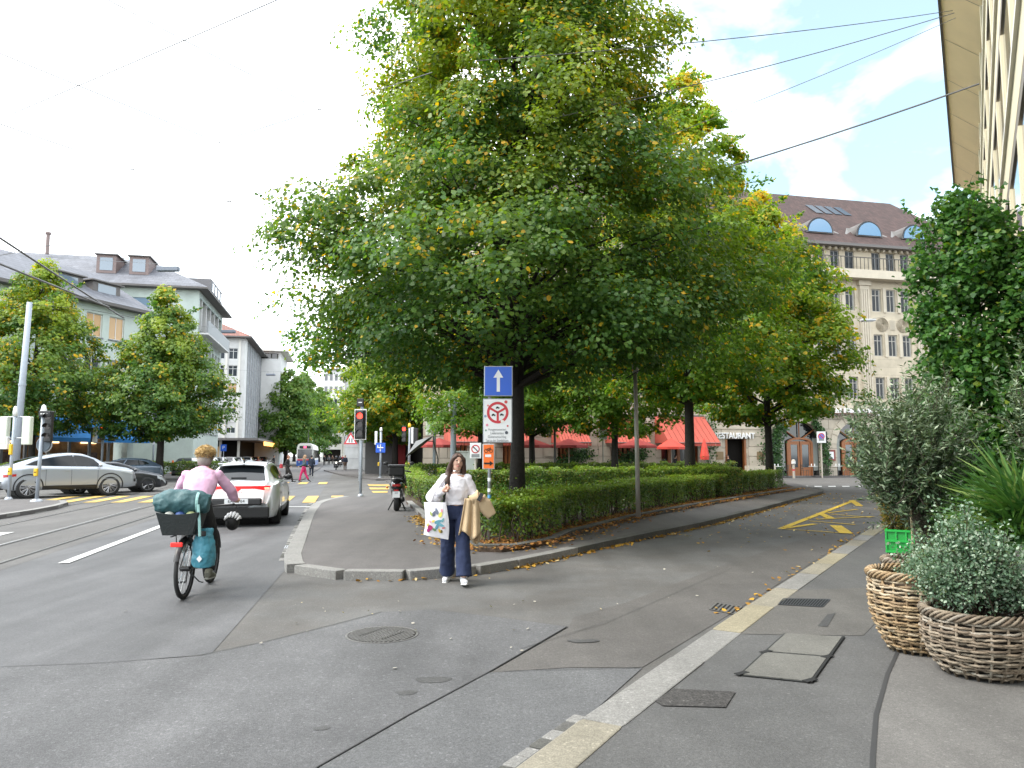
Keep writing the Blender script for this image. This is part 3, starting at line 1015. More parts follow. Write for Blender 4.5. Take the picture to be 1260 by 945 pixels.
# big lime tree at the corner
T1 = P(634, 560, 17.0)
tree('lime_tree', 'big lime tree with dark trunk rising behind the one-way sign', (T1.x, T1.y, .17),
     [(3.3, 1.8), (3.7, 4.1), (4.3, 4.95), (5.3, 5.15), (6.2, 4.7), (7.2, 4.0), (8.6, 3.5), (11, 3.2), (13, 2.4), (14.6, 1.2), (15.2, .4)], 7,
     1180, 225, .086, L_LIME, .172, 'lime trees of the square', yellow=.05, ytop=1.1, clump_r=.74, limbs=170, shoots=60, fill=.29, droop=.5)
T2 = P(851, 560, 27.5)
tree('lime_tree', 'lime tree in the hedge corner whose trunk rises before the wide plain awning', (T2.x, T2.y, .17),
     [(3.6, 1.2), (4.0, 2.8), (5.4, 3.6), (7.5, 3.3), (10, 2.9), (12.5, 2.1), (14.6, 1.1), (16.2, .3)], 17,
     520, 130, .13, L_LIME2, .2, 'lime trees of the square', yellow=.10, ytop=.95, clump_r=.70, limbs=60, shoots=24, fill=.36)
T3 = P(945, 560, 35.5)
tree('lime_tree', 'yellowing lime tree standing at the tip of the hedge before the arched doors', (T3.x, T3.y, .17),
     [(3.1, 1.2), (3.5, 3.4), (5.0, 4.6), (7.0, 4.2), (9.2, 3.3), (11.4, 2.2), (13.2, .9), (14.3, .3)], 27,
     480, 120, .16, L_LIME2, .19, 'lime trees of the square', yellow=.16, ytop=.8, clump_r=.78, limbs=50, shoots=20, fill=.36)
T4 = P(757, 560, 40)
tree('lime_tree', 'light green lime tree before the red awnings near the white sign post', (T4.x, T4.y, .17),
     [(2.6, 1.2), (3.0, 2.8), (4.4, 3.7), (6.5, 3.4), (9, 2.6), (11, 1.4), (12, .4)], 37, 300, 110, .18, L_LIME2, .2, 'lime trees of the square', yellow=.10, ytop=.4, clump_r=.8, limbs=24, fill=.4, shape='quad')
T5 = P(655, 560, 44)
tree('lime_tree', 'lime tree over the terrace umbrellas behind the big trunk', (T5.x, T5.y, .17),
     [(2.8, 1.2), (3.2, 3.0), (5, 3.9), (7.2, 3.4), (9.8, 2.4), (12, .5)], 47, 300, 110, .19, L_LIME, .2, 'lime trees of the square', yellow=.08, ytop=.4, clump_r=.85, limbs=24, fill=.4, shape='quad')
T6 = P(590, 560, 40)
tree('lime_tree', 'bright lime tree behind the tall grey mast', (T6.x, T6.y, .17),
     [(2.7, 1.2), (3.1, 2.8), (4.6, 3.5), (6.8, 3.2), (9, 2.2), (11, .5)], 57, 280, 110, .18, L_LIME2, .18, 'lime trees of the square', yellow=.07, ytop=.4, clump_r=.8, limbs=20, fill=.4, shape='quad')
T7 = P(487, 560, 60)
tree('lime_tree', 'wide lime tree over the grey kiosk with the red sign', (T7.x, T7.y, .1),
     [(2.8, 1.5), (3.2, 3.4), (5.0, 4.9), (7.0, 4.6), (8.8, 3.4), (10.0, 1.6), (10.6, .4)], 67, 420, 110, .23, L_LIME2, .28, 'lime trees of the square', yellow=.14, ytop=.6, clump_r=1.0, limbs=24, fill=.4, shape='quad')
# shop side
T8 = P(38, 560, 48)
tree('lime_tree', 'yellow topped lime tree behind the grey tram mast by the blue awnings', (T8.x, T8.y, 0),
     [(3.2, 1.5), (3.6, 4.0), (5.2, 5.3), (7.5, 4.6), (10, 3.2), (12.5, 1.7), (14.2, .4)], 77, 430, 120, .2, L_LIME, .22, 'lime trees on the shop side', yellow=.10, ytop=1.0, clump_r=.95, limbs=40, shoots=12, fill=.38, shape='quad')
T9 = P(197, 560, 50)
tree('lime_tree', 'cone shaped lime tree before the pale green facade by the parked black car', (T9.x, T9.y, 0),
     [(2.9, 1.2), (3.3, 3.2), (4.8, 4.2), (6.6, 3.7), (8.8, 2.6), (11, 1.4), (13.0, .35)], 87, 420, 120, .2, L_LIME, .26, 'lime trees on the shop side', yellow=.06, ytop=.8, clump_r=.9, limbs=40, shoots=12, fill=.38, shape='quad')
# plane trees far down the street
for i, (px, Y, s, lab) in enumerate(((352, 128, 1.0, 'tall plane tree against the blank white slab of the tower'), (372, 150, 1.12, 'tall plane tree over the tram'), (392, 185, 1.15, 'distant plane tree between the tram and the far white houses'), (362, 205, 1.4, 'distant plane tree closing the view of the street'))):
    p = P(px, 560, Y)
    tree('plane_tree', lab, (p.x, p.y, 0), [(2.4 * s, 2 * s), (4 * s, 4.2 * s), (8 * s, 4.8 * s), (12 * s, 3.8 * s), (15 * s, 1.8 * s), (16 * s, .5)], 97 + i, 260, 70, .45, L_PLANE, .4, 'plane trees down the street', yellow=.02, ytop=.3, clump_r=1.5, limbs=14, fill=.4, shape='quad')

# fallen leaves
rng = np.random.default_rng(21)
def fallen(name, label, path, n, spread, z, size, mt, seed, side=None):
    r = np.random.default_rng(seed)
    st = np.array([(p.x, p.y) for p in resample(path, .15)])
    i = r.integers(0, len(st), n)
    c = st[i] + r.normal(0, spread, (n, 2))
    if side is not None:
        c = st[i] + np.abs(r.normal(0, spread, (n, 1))) * np.array([side]) + r.normal(0, .02, (n, 2))
    dens = wob(np.stack([c[:, 0], c[:, 1], c[:, 0] * 0], 1), 1.6, seed)
    k = r.uniform(0, 1, n) < .25 + dens
    c = c[k]
    C3 = np.stack([c[:, 0], c[:, 1], z + r.uniform(.004, .02, len(c))], 1)
    me = leaf_mesh(name, C3, r.normal(0, .28, (len(c), 3)) + np.array([0, 0, 1.0]), size * r.uniform(.6, 1.25, len(c)), r.uniform(0, 1, len(c)), np.where(r.uniform(0, 1, len(c)) < .15, .8, 0), mt, 'oval', .9, rng=r)
    return props(link(name, me), label, 'leaves', kind='stuff')
ip = [Vector((q_.x, q_.y, 0)) for q_ in isle]
fallen('fallen_leaves', 'yellow leaves gathered in the gutter of the side street', [q_ + V2 * .04 for q_ in ip[15:24]], 9500, .11, .012, .07, L_FALL, 31, side=(V2.x, V2.y))
fallen('fallen_leaves', 'a few yellow leaves at the foot of the rounded kerb', ip[11:16], 90, .15, .012, .06, L_FALL, 32, side=(.1, -1))
fallen('fallen_leaves', 'drift of yellow leaves on the pavement beside the hedge', bed[1:4], 900, .16, .119, .07, L_FALL, 33, side=(-V1.x, -V1.y))
fallen('fallen_leaves', 'brown litter under the hedge within the bed kerb', [p + Vector((-.1, .4, 0)) for p in bed[4:]], 14000, .28, .19, .065, L_LITTER, 34)
fallen('fallen_leaves', 'pale leaves strewn over the side street', [G(900, 668), G(1000, 630), G(1040, 608)], 600, 1.3, .012, .06, L_FALL, 35)
fallen('fallen_leaves', 'pale scraps scattered over the crossing and pavement', [G(200, 760), G(450, 800), G(560, 740), G(760, 720), G(900, 690)], 60, .9, .016, .035, leaf_mat('leaf_pale', (.25, .23, .2), (.4, .38, .33), (.5, .4, .2), .1, .8), 36)
fallen('fallen_leaves', 'single leaves along the tan kerb of the shop side', kr[4:7], 160, .12, .012, .06, L_FALL, 37, side=(-V2.x, -V2.y))
fallen('fallen_leaves', 'loose leaves on the pavement at the sign post', [G(578, 680, .12), G(650, 676, .12), G(760, 650, .12)], 130, .2, .119, .065, L_FALL, 38)
# ================================================================== BUILDINGS
def stone(name, col, bw, bh, joint=(.5, .5, .5), var=.08, rough=.85, mortar=.012, offset=.5):
    m = bpy.data.materials.new(name)
    m.use_nodes = True
    n, l = m.node_tree.nodes, m.node_tree.links
    b = n['Principled BSDF']
    b.inputs['Roughness'].default_value = rough
    tc = n.new('ShaderNodeTexCoord')
    mp_ = n.new('ShaderNodeMapping')
    mp_.inputs['Rotation'].default_value = (math.pi / 2, 0, 0)
    l.new(tc.outputs['Object'], mp_.inputs[0])
    br = n.new('ShaderNodeTexBrick')
    br.offset = offset
    br.inputs['Color1'].default_value = (*[c * (1 - var) for c in col], 1)
    br.inputs['Color2'].default_value = (*[c * (1 + var) for c in col], 1)
    br.inputs['Mortar'].default_value = (*[c * k for c, k in zip(col, joint)], 1)
    br.inputs['Scale'].default_value = 1.0
    br.inputs['Brick Width'].default_value = bw
    br.inputs['Row Height'].default_value = bh
    br.inputs['Mortar Size'].default_value = mortar
    l.new(mp_.outputs[0], br.inputs['Vector'])
    no = n.new('ShaderNodeTexNoise')
    no.inputs['Scale'].default_value = 1.3
    no.inputs['Detail'].default_value = 8
    l.new(tc.outputs['Object'], no.inputs['Vector'])
    mr = n.new('ShaderNodeMapRange')
    mr.inputs[1].default_value, mr.inputs[2].default_value = .3, .7
    mr.inputs[3].default_value, mr.inputs[4].default_value = .84, 1.1
    l.new(no.outputs['Fac'], mr.inputs[0])
    hs = n.new('ShaderNodeHueSaturation')
    l.new(br.outputs['Color'], hs.inputs['Color'])
    l.new(mr.outputs[0], hs.inputs['Value'])
    l.new(hs.outputs[0], b.inputs['Base Color'])
    bp = n.new('ShaderNodeBump')
    bp.inputs['Strength'].default_value = .6
    bp.inputs['Distance'].default_value = .03
    bp.invert = True
    l.new(br.outputs['Fac'], bp.inputs['Height'])
    l.new(bp.outputs[0], b.inputs['Normal'])
    MATS[name] = m
    return m
PLASTER_G = mat('plaster_pale_green', (.50, .57, .53), .85, var=.14, vscale=.8)
PLASTER_W = mat('plaster_white', (.62, .62, .61), .85, var=.12, vscale=.7)
PLASTER_C = mat('plaster_cream', (.72, .64, .46), .8, var=.06, vscale=.8)
PLASTER_OW = mat('plaster_offwhite', (.70, .68, .63), .8, var=.06, vscale=.8)
SLATE = stone('roof_slate', (.135, .14, .16), .5, .28, (.6, .6, .6), .14, .7)
TILE_R = stone('roof_tile_red', (.20, .085, .065), .32, .3, (.55, .55, .55), .22, .85)
TILE_B = stone('roof_tile_brown', (.052, .028, .024), .30, .26, (.6, .6, .6), .25, .85)
LIME_S = stone('limestone_smooth', (.50, .435, .33), 1.3, .62, (.8, .8, .8), .035, .85, .006)
LIME_R = stone('limestone_rusticated', (.46, .405, .325), 1.7, .74, (.35, .35, .35), .05, .85, .02)
LIME_P = mat('limestone_plain', (.50, .445, .355), .85, var=.1, vscale=2.0)
CONC = stone('concrete_panels', (.40, .41, .42), 2.4, 1.3, (.6, .6, .6), .04, .8, .02, 0)
GREYSTONE = stone('grey_stone_cladding', (.24, .25, .265), .9, .6, (.75, .75, .75), .16, .8, .02)
FRAME_W = mat('window_frame_white', (.66, .66, .65), .5)
FRAME_D = mat('window_frame_dark', (.06, .055, .05), .5)
FRAME_G = mat('window_frame_grey', (.22, .23, .24), .5)
WOOD_O = mat('oak_door', (.27, .095, .028), .45, var=.2, vscale=5)
EAVE_D = mat('eave_brown', (.13, .12, .115), .7)
SOFFIT = mat('soffit_tan', (.80, .62, .38), .8, var=.05, vscale=1)
CURTAIN = mat('curtain_white', (.34, .34, .32), .9)
BLUE_AWN = mat('awning_blue', (.012, .16, .42), .7, var=.08)
RED_AWN = mat('awning_red', (.43, .085, .058), .75, var=.08, vscale=3)
RED_UMB = mat('umbrella_red', (.26, .03, .026), .75, var=.1, vscale=3)
RED_BRIGHT = mat('umbrella_bright_red', (.60, .06, .04), .7)
SHADE_DARK = mat('recess_shade', (.010, .009, .008), .9, spec=.1)  # near-black colour stands in for the shade inside rooms and recesses
SHOP_WARM = mat('shop_interior_warm', (.30, .15, .06), .7, var=.7, vscale=1.6, emit=.0)
GLOW = mat('shop_light', (1.0, .72, .36), .5, emit=1.3)

class Face:
    """a facade: x along it as seen from outside, y into the building, z up"""
    def __init__(self, root, ox, oy, rz, L, z0, z1):
        self.root, self.ox, self.oy, self.rz, self.L, self.z0, self.z1 = root, ox, oy, rz, L, z0, z1
        self.open = []
    def put(self, mb, name, m, parent=None, smooth=False, bevel=0):
        o = mb.build(name, m, parent or self.root, smooth, bevel=bevel)
        if parent is None:
            o.location = (self.ox, self.oy, 0)
            o.rotation_euler = (0, 0, self.rz)
        return o
    def wall(self, m, depth=.22, name='wall', zlist=None):
        xs = sorted({0.0, self.L} | {round(v, 4) for o in self.open for v in o[:2]})
        zs = sorted({self.z0, self.z1} | {round(v, 4) for o in self.open for v in o[2:4]})
        mb = MB()
        for i in range(len(xs) - 1):
            for j in range(len(zs) - 1):
                cx, cz = (xs[i] + xs[i + 1]) / 2, (zs[j] + zs[j + 1]) / 2
                if any(o[0] < cx < o[1] and o[2] < cz < o[3] for o in self.open): continue
                mb.quad((xs[i], 0, zs[j]), (xs[i + 1], 0, zs[j]), (xs[i + 1], 0, zs[j + 1]), (xs[i], 0, zs[j + 1]))
        for (a, b, c, d) in self.open:
            mb.quad((a, 0, c), (a, 0, d), (a, depth, d), (a, depth, c))
            mb.quad((b, 0, d), (b, 0, c), (b, depth, c), (b, depth, d))
            mb.quad((a, 0, c), (a, depth, c), (b, depth, c), (b, 0, c))
            mb.quad((a, 0, d), (b, 0, d), (b, depth, d), (a, depth, d))
        return self.put(mb, name, m)
    def window(self, x, z, w, h, frame=None, glass=None, nx=2, tz=(.7,), depth=.22, fw=.07, sill=None, blind=0.0, blind_mat=None, curtain=False):
        """opening + frame with mullions, pane as its sub-part"""
        self.open.append((x - w / 2, x + w / 2, z, z + h))
        frame = frame or FRAME_W
        key = ('win', round(w, 3), round(h, 3), frame.name, nx, tz, fw)
        if key not in WIN:
            mb = MB()
            mb.bb(-w / 2, -w / 2 + fw, 0, .06, 0, h); mb.bb(w / 2 - fw, w / 2, 0, .06, 0, h)
            mb.bb(-w / 2 + fw, w / 2 - fw, .001, .059, 0, fw); mb.bb(-w / 2 + fw, w / 2 - fw, .001, .059, h - fw, h)
            for i in range(1, nx):
                xx = -w / 2 + w * i / nx
                mb.bb(xx - fw * .45, xx + fw * .45, .002, .058, fw, h - fw)
            for t in tz:
                mb.bb(-w / 2 + fw, w / 2 - fw, .004, .056, h * t - fw * .35, h * t + fw * .35)
            WIN[key] = mb.mesh('window', frame)
        o = link('window', WIN[key], self.root)
        c, s = math.cos(self.rz), math.sin(self.rz)
        def w2(x, y): return (self.ox + c * x - s * y, self.oy + s * x + c * y)
        o.location = (*w2(x, depth - .10), z)
        o.rotation_euler = (0, 0, self.rz)
        glass = glass or GLASS_B
        kp = ('pane', round(w, 3), round(h, 3), glass.name)
        if kp not in WIN:
            WIN[kp] = MB().bb(-w / 2, w / 2, .035, .045, 0, h).mesh('pane', glass)
        link('pane', WIN[kp], o)
        if blind:
            MB().bb(-w / 2 + .02, w / 2 - .02, -.03, -.01, h * (1 - blind), h).build('blind', blind_mat or FRAME_G, o)
        if curtain:
            m = MB()
            for s_ in (-1, 1):
                m.bb(min(s_ * w * .48, s_ * w * .34), max(s_ * w * .48, s_ * w * .34), .028, .034, .05, h - .08)
            m.build('curtain', CURTAIN, o)['kind'] = 'stuff'
        if sill:
            MB().bb(-w / 2 - .08, w / 2 + .08, -depth + .0, .12 - depth + .10, -.09, -.002).build('sill', sill, o)
        return o
WIN = {}
def loc_on(px, A, rz):
    """distance along the line from A (direction rz) where the pixel column px meets it"""
    k = (px - CX) / FPX
    dx, dy = math.cos(rz), math.sin(rz)
    return (k * A[1] - A[0]) / (dx - k * dy)
def hip_roof(root, W, D, z, zr, over, m, ridge0, ridge1, ridge_y, thick=.18, name='roof', eave=None):
    x0, x1, y0, y1 = -over, W + over, -over, D + over
    mb = MB()
    a, b, c, d = (x0, y0, z), (x1, y0, z), (x1, y1, z), (x0, y1, z)
    e, f = (ridge0, ridge_y, zr), (ridge1, ridge_y, zr)
    mb.quad(a, b, f, e); mb.add([b, c, f], [(0, 1, 2)]); mb.quad(c, d, e, f); mb.add([d, a, e], [(0, 1, 2)])
    r = mb.build(name, m, root)
    mb = MB()
    mb.bb(x0, x1, y0, y1, z - thick, z - .004)
    mb.build('eave', eave or EAVE_D, r)
    return r

ANG1 = math.atan2(V1.y, V1.x)
# ---------------------------------------------------------------- pale green corner block with slate roof
C0 = P(237, 560, 70)
Wb, Db = 20.0, 14.0
A0 = C0 - V1 * Wb
blk = thing('office_block', 'pale green office block with slate hip roof and roof dormers', 'building', (A0.x, A0.y, 0), ANG1)
f = Face(blk, 0, 0, 0, Wb, 0, 17.3)
for i, x in enumerate((2.2, 5.2, 8.2, 11.2, 14.2, 17.2)):
    for j, z in enumerate((14.1, 10.6, 7.2, 4.0)):
        w = 3.0 if (j == 0 and i == 4) else 1.6
        if j == 0 and i == 5: continue
        f.window(x, z, w, 2.3 if j == 0 else 1.9, FRAME_G, GLASS_S if j == 0 else GLASS_B, nx=2, tz=(), blind=.45 if j == 0 else 0, blind_mat=mat('blind_blue_grey', (.16, .24, .33), .6), sill=FRAME_G)
f.wall(PLASTER_G)
s = Face(blk, Wb, 0, math.pi / 2, Db, 0, 17.3)
s.open.append((.6, Db - .5, 13.6, 16.7))
for i in range(7):
    for z in (10.2, 6.9, 3.9):
        s.window(1.6 + i * 1.8, z, 1.25, 2.2, FRAME_W, GLASS_D, nx=1, tz=(), sill=FRAME_G)
s.wall(PLASTER_G, depth=1.5)
s.put(MB().bb(.6, Db - .5, 1.45, 1.5, 13.6, 16.7), 'loggia_back', SHADE_DARK)
for i in range(5):
    s.put(MB().bb(1.8 + i * 2.4, 2.1 + i * 2.4, .02, .5, 13.6, 16.7), 'loggia_pillar', PLASTER_W)
s.put(MB().bb(.3, Db - .3, -.9, -.75, 13.3, 14.5), 'balcony_front', FRAME_G)
s.put(MB().bb(.3, Db - .3, -.9, .0, 13.15, 13.3), 'balcony_slab', PLASTER_W)
rf = hip_roof(blk, Wb, Db, 17.5, 21.7, .9, SLATE, 2.0, Wb - 6.5, 6.5)
def dormer(root, x, y, z, w, h, dep, m_wall, m_glass, name='dormer'):
    d = MB()
    d.bb(x - w / 2, x + w / 2, y, y + dep, z, z + h)
    o = d.build(name, m_wall, root)
    MB().bb(x - w * .33, x + w * .33, y - .03, y - .005, z + h * .15, z + h * .85).build('pane', m_glass, o)
    MB().bb(x - w * .6, x + w * .6, y - .2, y + dep, z + h, z + h + .1).build('dormer_roof', EAVE_D, o)
DW = mat('dormer_copper', (.20, .15, .14), .7)
for px in (122, 163):
    x = loc_on(px, A0 + U1 * 1.8, ANG1)
    dormer(rf, x, 1.5, 18.9, 1.7, 1.75, 3.0, DW, GLASS_S)
for px in (146, 161):
    x = loc_on(px, A0 + U1 * 3.5, ANG1)
    mb = MB()
    mb.add([(x - .55, 4.35, 20.92), (x + .55, 4.35, 20.92), (x + .55, 4.95, 21.35), (x - .55, 4.95, 21.35)], [(0, 1, 2, 3)])
    mb.build('roof_window', GLASS_S, rf)
MB().bb(Wb - 2.8, Wb + .2, 5, 12, 17.9, 19.6).build('penthouse', mat('penthouse_grey', (.16, .155, .16), .7), rf)
for k in range(4):
    MB().bb(Wb + .2, Wb + .24, 5.6 + k * 1.7, 6.6 + k * 1.7, 18.4, 19.3).build('penthouse_window', GLASS_S, rf)
xx = loc_on(43, A0 + U1 * 5, ANG1)
MB().lathe([(.18, 21.4), (.18, 23.4), (.28, 23.4), (.28, 23.6)], 10, (xx, 5.5, 0)).build('chimney', DW, rf)

# ---------------------------------------------------------------- lower wing with blue awnings
Aw, Bw = Vector((-36.6, 47.5, 0)), Vector((-31.3, 62.0, 0))
angw = math.atan2(Bw.y - Aw.y, Bw.x - Aw.x)
Lw = (Bw - Aw).length
wing = thing('shop_building', 'pale green lower wing with shops under blue awnings', 'building', (Aw.x, Aw.y, 0), angw)
f = Face(wing, 0, 0, 0, Lw, 0, 13.7)
x1, x2 = loc_on(110, Aw, angw), loc_on(138, Aw, angw)
for k in range(-4, 2):
    x = x1 + (x2 - x1) * k
    for j, z in enumerate((10.95, 7.45, 4.6)):
        if 1.0 < x < Lw - .8:
            f.window(x, z, 1.45, 1.85, FRAME_W, GLASS_W if (j == 0 and k in (0, 1)) else GLASS_B, nx=2, tz=(), sill=FRAME_G)
f.open.append((.6, Lw - .6, .2, 3.3))
f.wall(PLASTER_G, depth=.6)
f.put(MB().bb(.5, Lw - .5, 1.6, 1.7, .1, 3.4), 'shop_back_wall', SHOP_WARM)
for k in range(8):
    f.put(MB().bb(1.0 + k * 1.75, 1.2 + k * 1.75, .3, .45, .2, 3.3), 'shop_post', FRAME_G)
for k in range(4):
    f.put(MB().bb(1.3 + k * 3.6, 2.4 + k * 3.6, 1.35, 1.5, .4, 1.6 + .3 * (k % 2)), 'display', mat('display_mix', (.16, .10, .08), .7, var=.9, vscale=3))
    f.put(MB().bb(1.9 + k * 3.3, 3.3 + k * 3.3, 1.5, 1.55, 2.6, 2.9), 'shop_lamp', GLOW)
for k in range(3):
    x0 = .8 + k * 4.95
    mb = MB().quad((x0, -.02, 4.5), (x0 + 4.5, -.02, 4.5), (x0 + 4.5, -2.0, 2.95), (x0, -2.0, 2.95))
    mb.quad((x0, -2.0, 2.95), (x0 + 4.5, -2.0, 2.95), (x0 + 4.5, -2.0, 2.65), (x0, -2.0, 2.65))
    mb.add([(x0, -.02, 4.5), (x0, -2.0, 2.95), (x0, -.02, 2.95)], [(0, 1, 2)])
    mb.add([(x0 + 4.5, -.02, 4.5), (x0 + 4.5, -.02, 2.95), (x0 + 4.5, -2.0, 2.95)], [(0, 1, 2)])
    f.put(mb, 'awning', BLUE_AWN)
mb = MB()
mb.quad((-.5, -.8, 13.75), (Lw + .9, -.8, 13.75), (Lw + .9, 6, 17.6), (-.5, 6, 17.6))
mb.quad((-.5, 6, 17.6), (Lw + .9, 6, 17.6), (Lw + .9, 11, 14), (-.5, 11, 14))
rw = mb.build('roof', SLATE, wing)
MB().bb(-.5, Lw + .9, -.8, .3, 13.5, 13.74).build('eave', EAVE_D, rw)
MB().bb(Lw - .01, Lw + .02, 0, 10, 0, 13.5).build('gable_wall', PLASTER_G, wing)
for px in (88, 137):
    x = loc_on(px, Aw, angw)
    dormer(rw, x, 1.2, 14.6, 2.6, 1.1, 3.0, EAVE_D, GLASS_S)

# ---------------------------------------------------------------- red roofed office house
C0 = P(297, 560, 105)
Wb, Db = 14.0, 30.0
A0 = C0 - V1 * Wb
b2 = thing('office_house', 'white office house with red tile roof and grey stone clad side', 'building', (A0.x, A0.y, 0), ANG1)
f = Face(b2, 0, 0, 0, Wb, 4.0, 18.2)
for i in range(7):
    for j, zc in enumerate((15.2, 12.75, 10.25, 7.5, 4.75)):
        x = Wb - 1.55 - 1.72 * i
        if x < 1: continue
        f.window(x, zc, 1.22, 1.55, FRAME_W, GLASS_W if (i, j) in ((0, 2), (2, 0)) else GLASS_B, nx=2, tz=(.72,), blind=.5 if j > 2 else 0, blind_mat=PLASTER_W)
f.wall(PLASTER_W)
for i in range(8):
    x = Wb - .69 - 1.72 * i
    if x > .2: f.put(MB().bb(x - .14, x + .14, -.22, -.003, 4.0, 17.9), 'pilaster', PLASTER_OW)
s = Face(b2, Wb, 0, math.pi / 2, Db, 4.0, 18.2)
s.wall(GREYSTONE)
s.put(MB().bb(-.05, 2.2, -.06, -.004, 4.0, 18.2), 'corner_strip', PLASTER_W)
for k in range(9):
    s.put(MB().bb(2.8 + k * 3, 2.95 + k * 3, -.12, -.004, 4.0, 18.0), 'panel_rib', CONC)
MB().bb(.6, Wb - .6, .6, Db - .6, .1, 3.9).build('ground_floor', SHADE_DARK, b2)
for k in range(6):
    MB().bb(Wb - .3 - 2.4 * k - .3, Wb - .3 - 2.4 * k, .1, .5, .1, 4.0).build('pillar', PLASTER_OW, b2)
MB().bb(-.5, Wb + 2.5, -2.6, Db, 3.75, 4.05).build('canopy', EAVE_D, b2)
MB().bb(Wb + 2.52, Wb + 2.6, 4, 22, 3.1, 3.7).build('lit_fascia', mat('fascia_orange', (1.0, .48, .12), .5, emit=1.0), b2)
MB().bb(Wb - 4.4, Wb - 2.8, .4, .55, .9, 2.9).build('lit_shop_window', GLASS_W, b2)
rf = hip_roof(b2, Wb, Db, 18.4, 22.6, 1.0, TILE_R, 1, Wb - 6, 12, eave=EAVE_D)

# ---------------------------------------------------------------- white slab tower
C0 = P(342, 560, 126)
b3 = thing('slab_tower', 'blank white slab tower with thin overhanging flat roof', 'building', (*(C0 - V1 * 9)[:2], 0), ANG1)
f = Face(b3, 0, 0, 0, 9, 0, 19.2)
f.open.append((.5, 8.6, 18.0, 18.9))
f.wall(PLASTER_W, depth=.4)
for k in range(8):
    f.put(MB().bb(.55 + k * 1.0, 1.35 + k * 1.0, .35, .4, 18.0, 18.9), 'clerestory_pane', GLASS_D)
s = Face(b3, 9, 0, math.pi / 2, 14, 0, 19.2); s.wall(PLASTER_W)
MB().bb(-1, 10.2, -1.0, 15, 19.2, 19.5).build('roof', PLASTER_OW, b3)
MB().bb(-6, 0, -1.5, -.9, 3.6, 4.2).build('shop_sign', mat('shop_sign_red', (.7, .09, .03), .5, emit=.5), b3)

# ---------------------------------------------------------------- far white houses
for i, (pxa, pxb, Y, ztop, rows, cols, lab) in enumerate(((396, 421, 195, 24, 6, 4, 'far white house with rows of narrow windows down the street'), (422, 446, 188, 20, 5, 4, 'far cream house beside the market hall'))):
    a, b = P(pxa, 560, Y), P(pxb, 560, Y)
    L = (b - a).length
    t = thing('far_house', lab, 'building', (a.x, a.y, 0), 0)
    f = Face(t, 0, 0, 0, L, 0, ztop)
    for c in range(cols):
        for r_ in range(rows):
            f.window(L * (c + .5) / cols, 4.6 + r_ * 3.3, .9, 1.9, FRAME_W, GLASS_B, nx=1, tz=())
    f.open.append((.4, L - .4, .1, 3.2))
    f.wall(PLASTER_W if i == 0 else PLASTER_OW)
    f.put(MB().bb(.4, L - .4, .2, .25, .1, 3.2), 'shop_front', SHADE_DARK)
    MB().bb(-.4, L + .4, -.5, 12, ztop, ztop + .4).build('roof', EAVE_D, t)
    MB().bb(0, L, .3, 12, 0, ztop).build('body', PLASTER_OW, t)

# ---------------------------------------------------------------- grey concrete office behind the square
a, b = P(424, 560, 92), P(600, 560, 86)
ang = math.atan2(b.y - a.y, b.x - a.x); L = (b - a).length
b5 = thing('concrete_office', 'tall grey concrete office behind the lime trees of the square', 'building', (a.x, a.y, 0), ang)
f = Face(b5, 0, 0, 0, L, 0, 21)
for c in range(6):
    for r_ in range(5):
        f.window(1.6 + c * (L - 3) / 5.2, 4.4 + r_ * 3.3, 1.9, 1.7, FRAME_G, GLASS_S, nx=2, tz=())
f.wall(CONC)
MB().bb(0, L, .4, 12, 0, 20.9).build('body', CONC, b5)
MB().bb(-.3, L + .3, -.4, 12.4, 21, 21.4).build('roof', EAVE_D, b5)

# ---------------------------------------------------------------- market kiosk with glass block wall
kp = P(450, 560, 63)
kio = thing('kiosk', 'low grey kiosk with panelled wall and red sign under the lime tree', 'kiosk', (kp.x, kp.y, 0), ANG1)
MB().bb(0, 3.6, .3, 30, .1, 3.5).build('body', mat('kiosk_grey', (.12, .12, .125), .7, var=.1), kio)
MB().bb(-.5, 4.0, -.7, 30.5, 3.5, 3.75).build('roof', mat('kiosk_roof', (.10, .09, .09), .7), kio)
for i in range(15):
    for j in range(3):
        MB().bb(-.06, -.005, .4 + i * 2.0, 2.3 + i * 2.0, .4 + j * 1.05, 1.4 + j * 1.05).build('wall_panel', mat('kiosk_panel', (.23, .24, .25), .35, rand=.15, var=.05), kio)
MB().bb(.4, 2.1, -.9, -.75, 2.9, 3.75).build('shop_sign', mat('sign_pinkred', (.75, .05, .09), .5), kio)
MB().bb(2.3, 3.3, -.05, .28, .2, 2.6).build('red_panel', mat('kiosk_red', (.30, .02, .025), .6), kio)

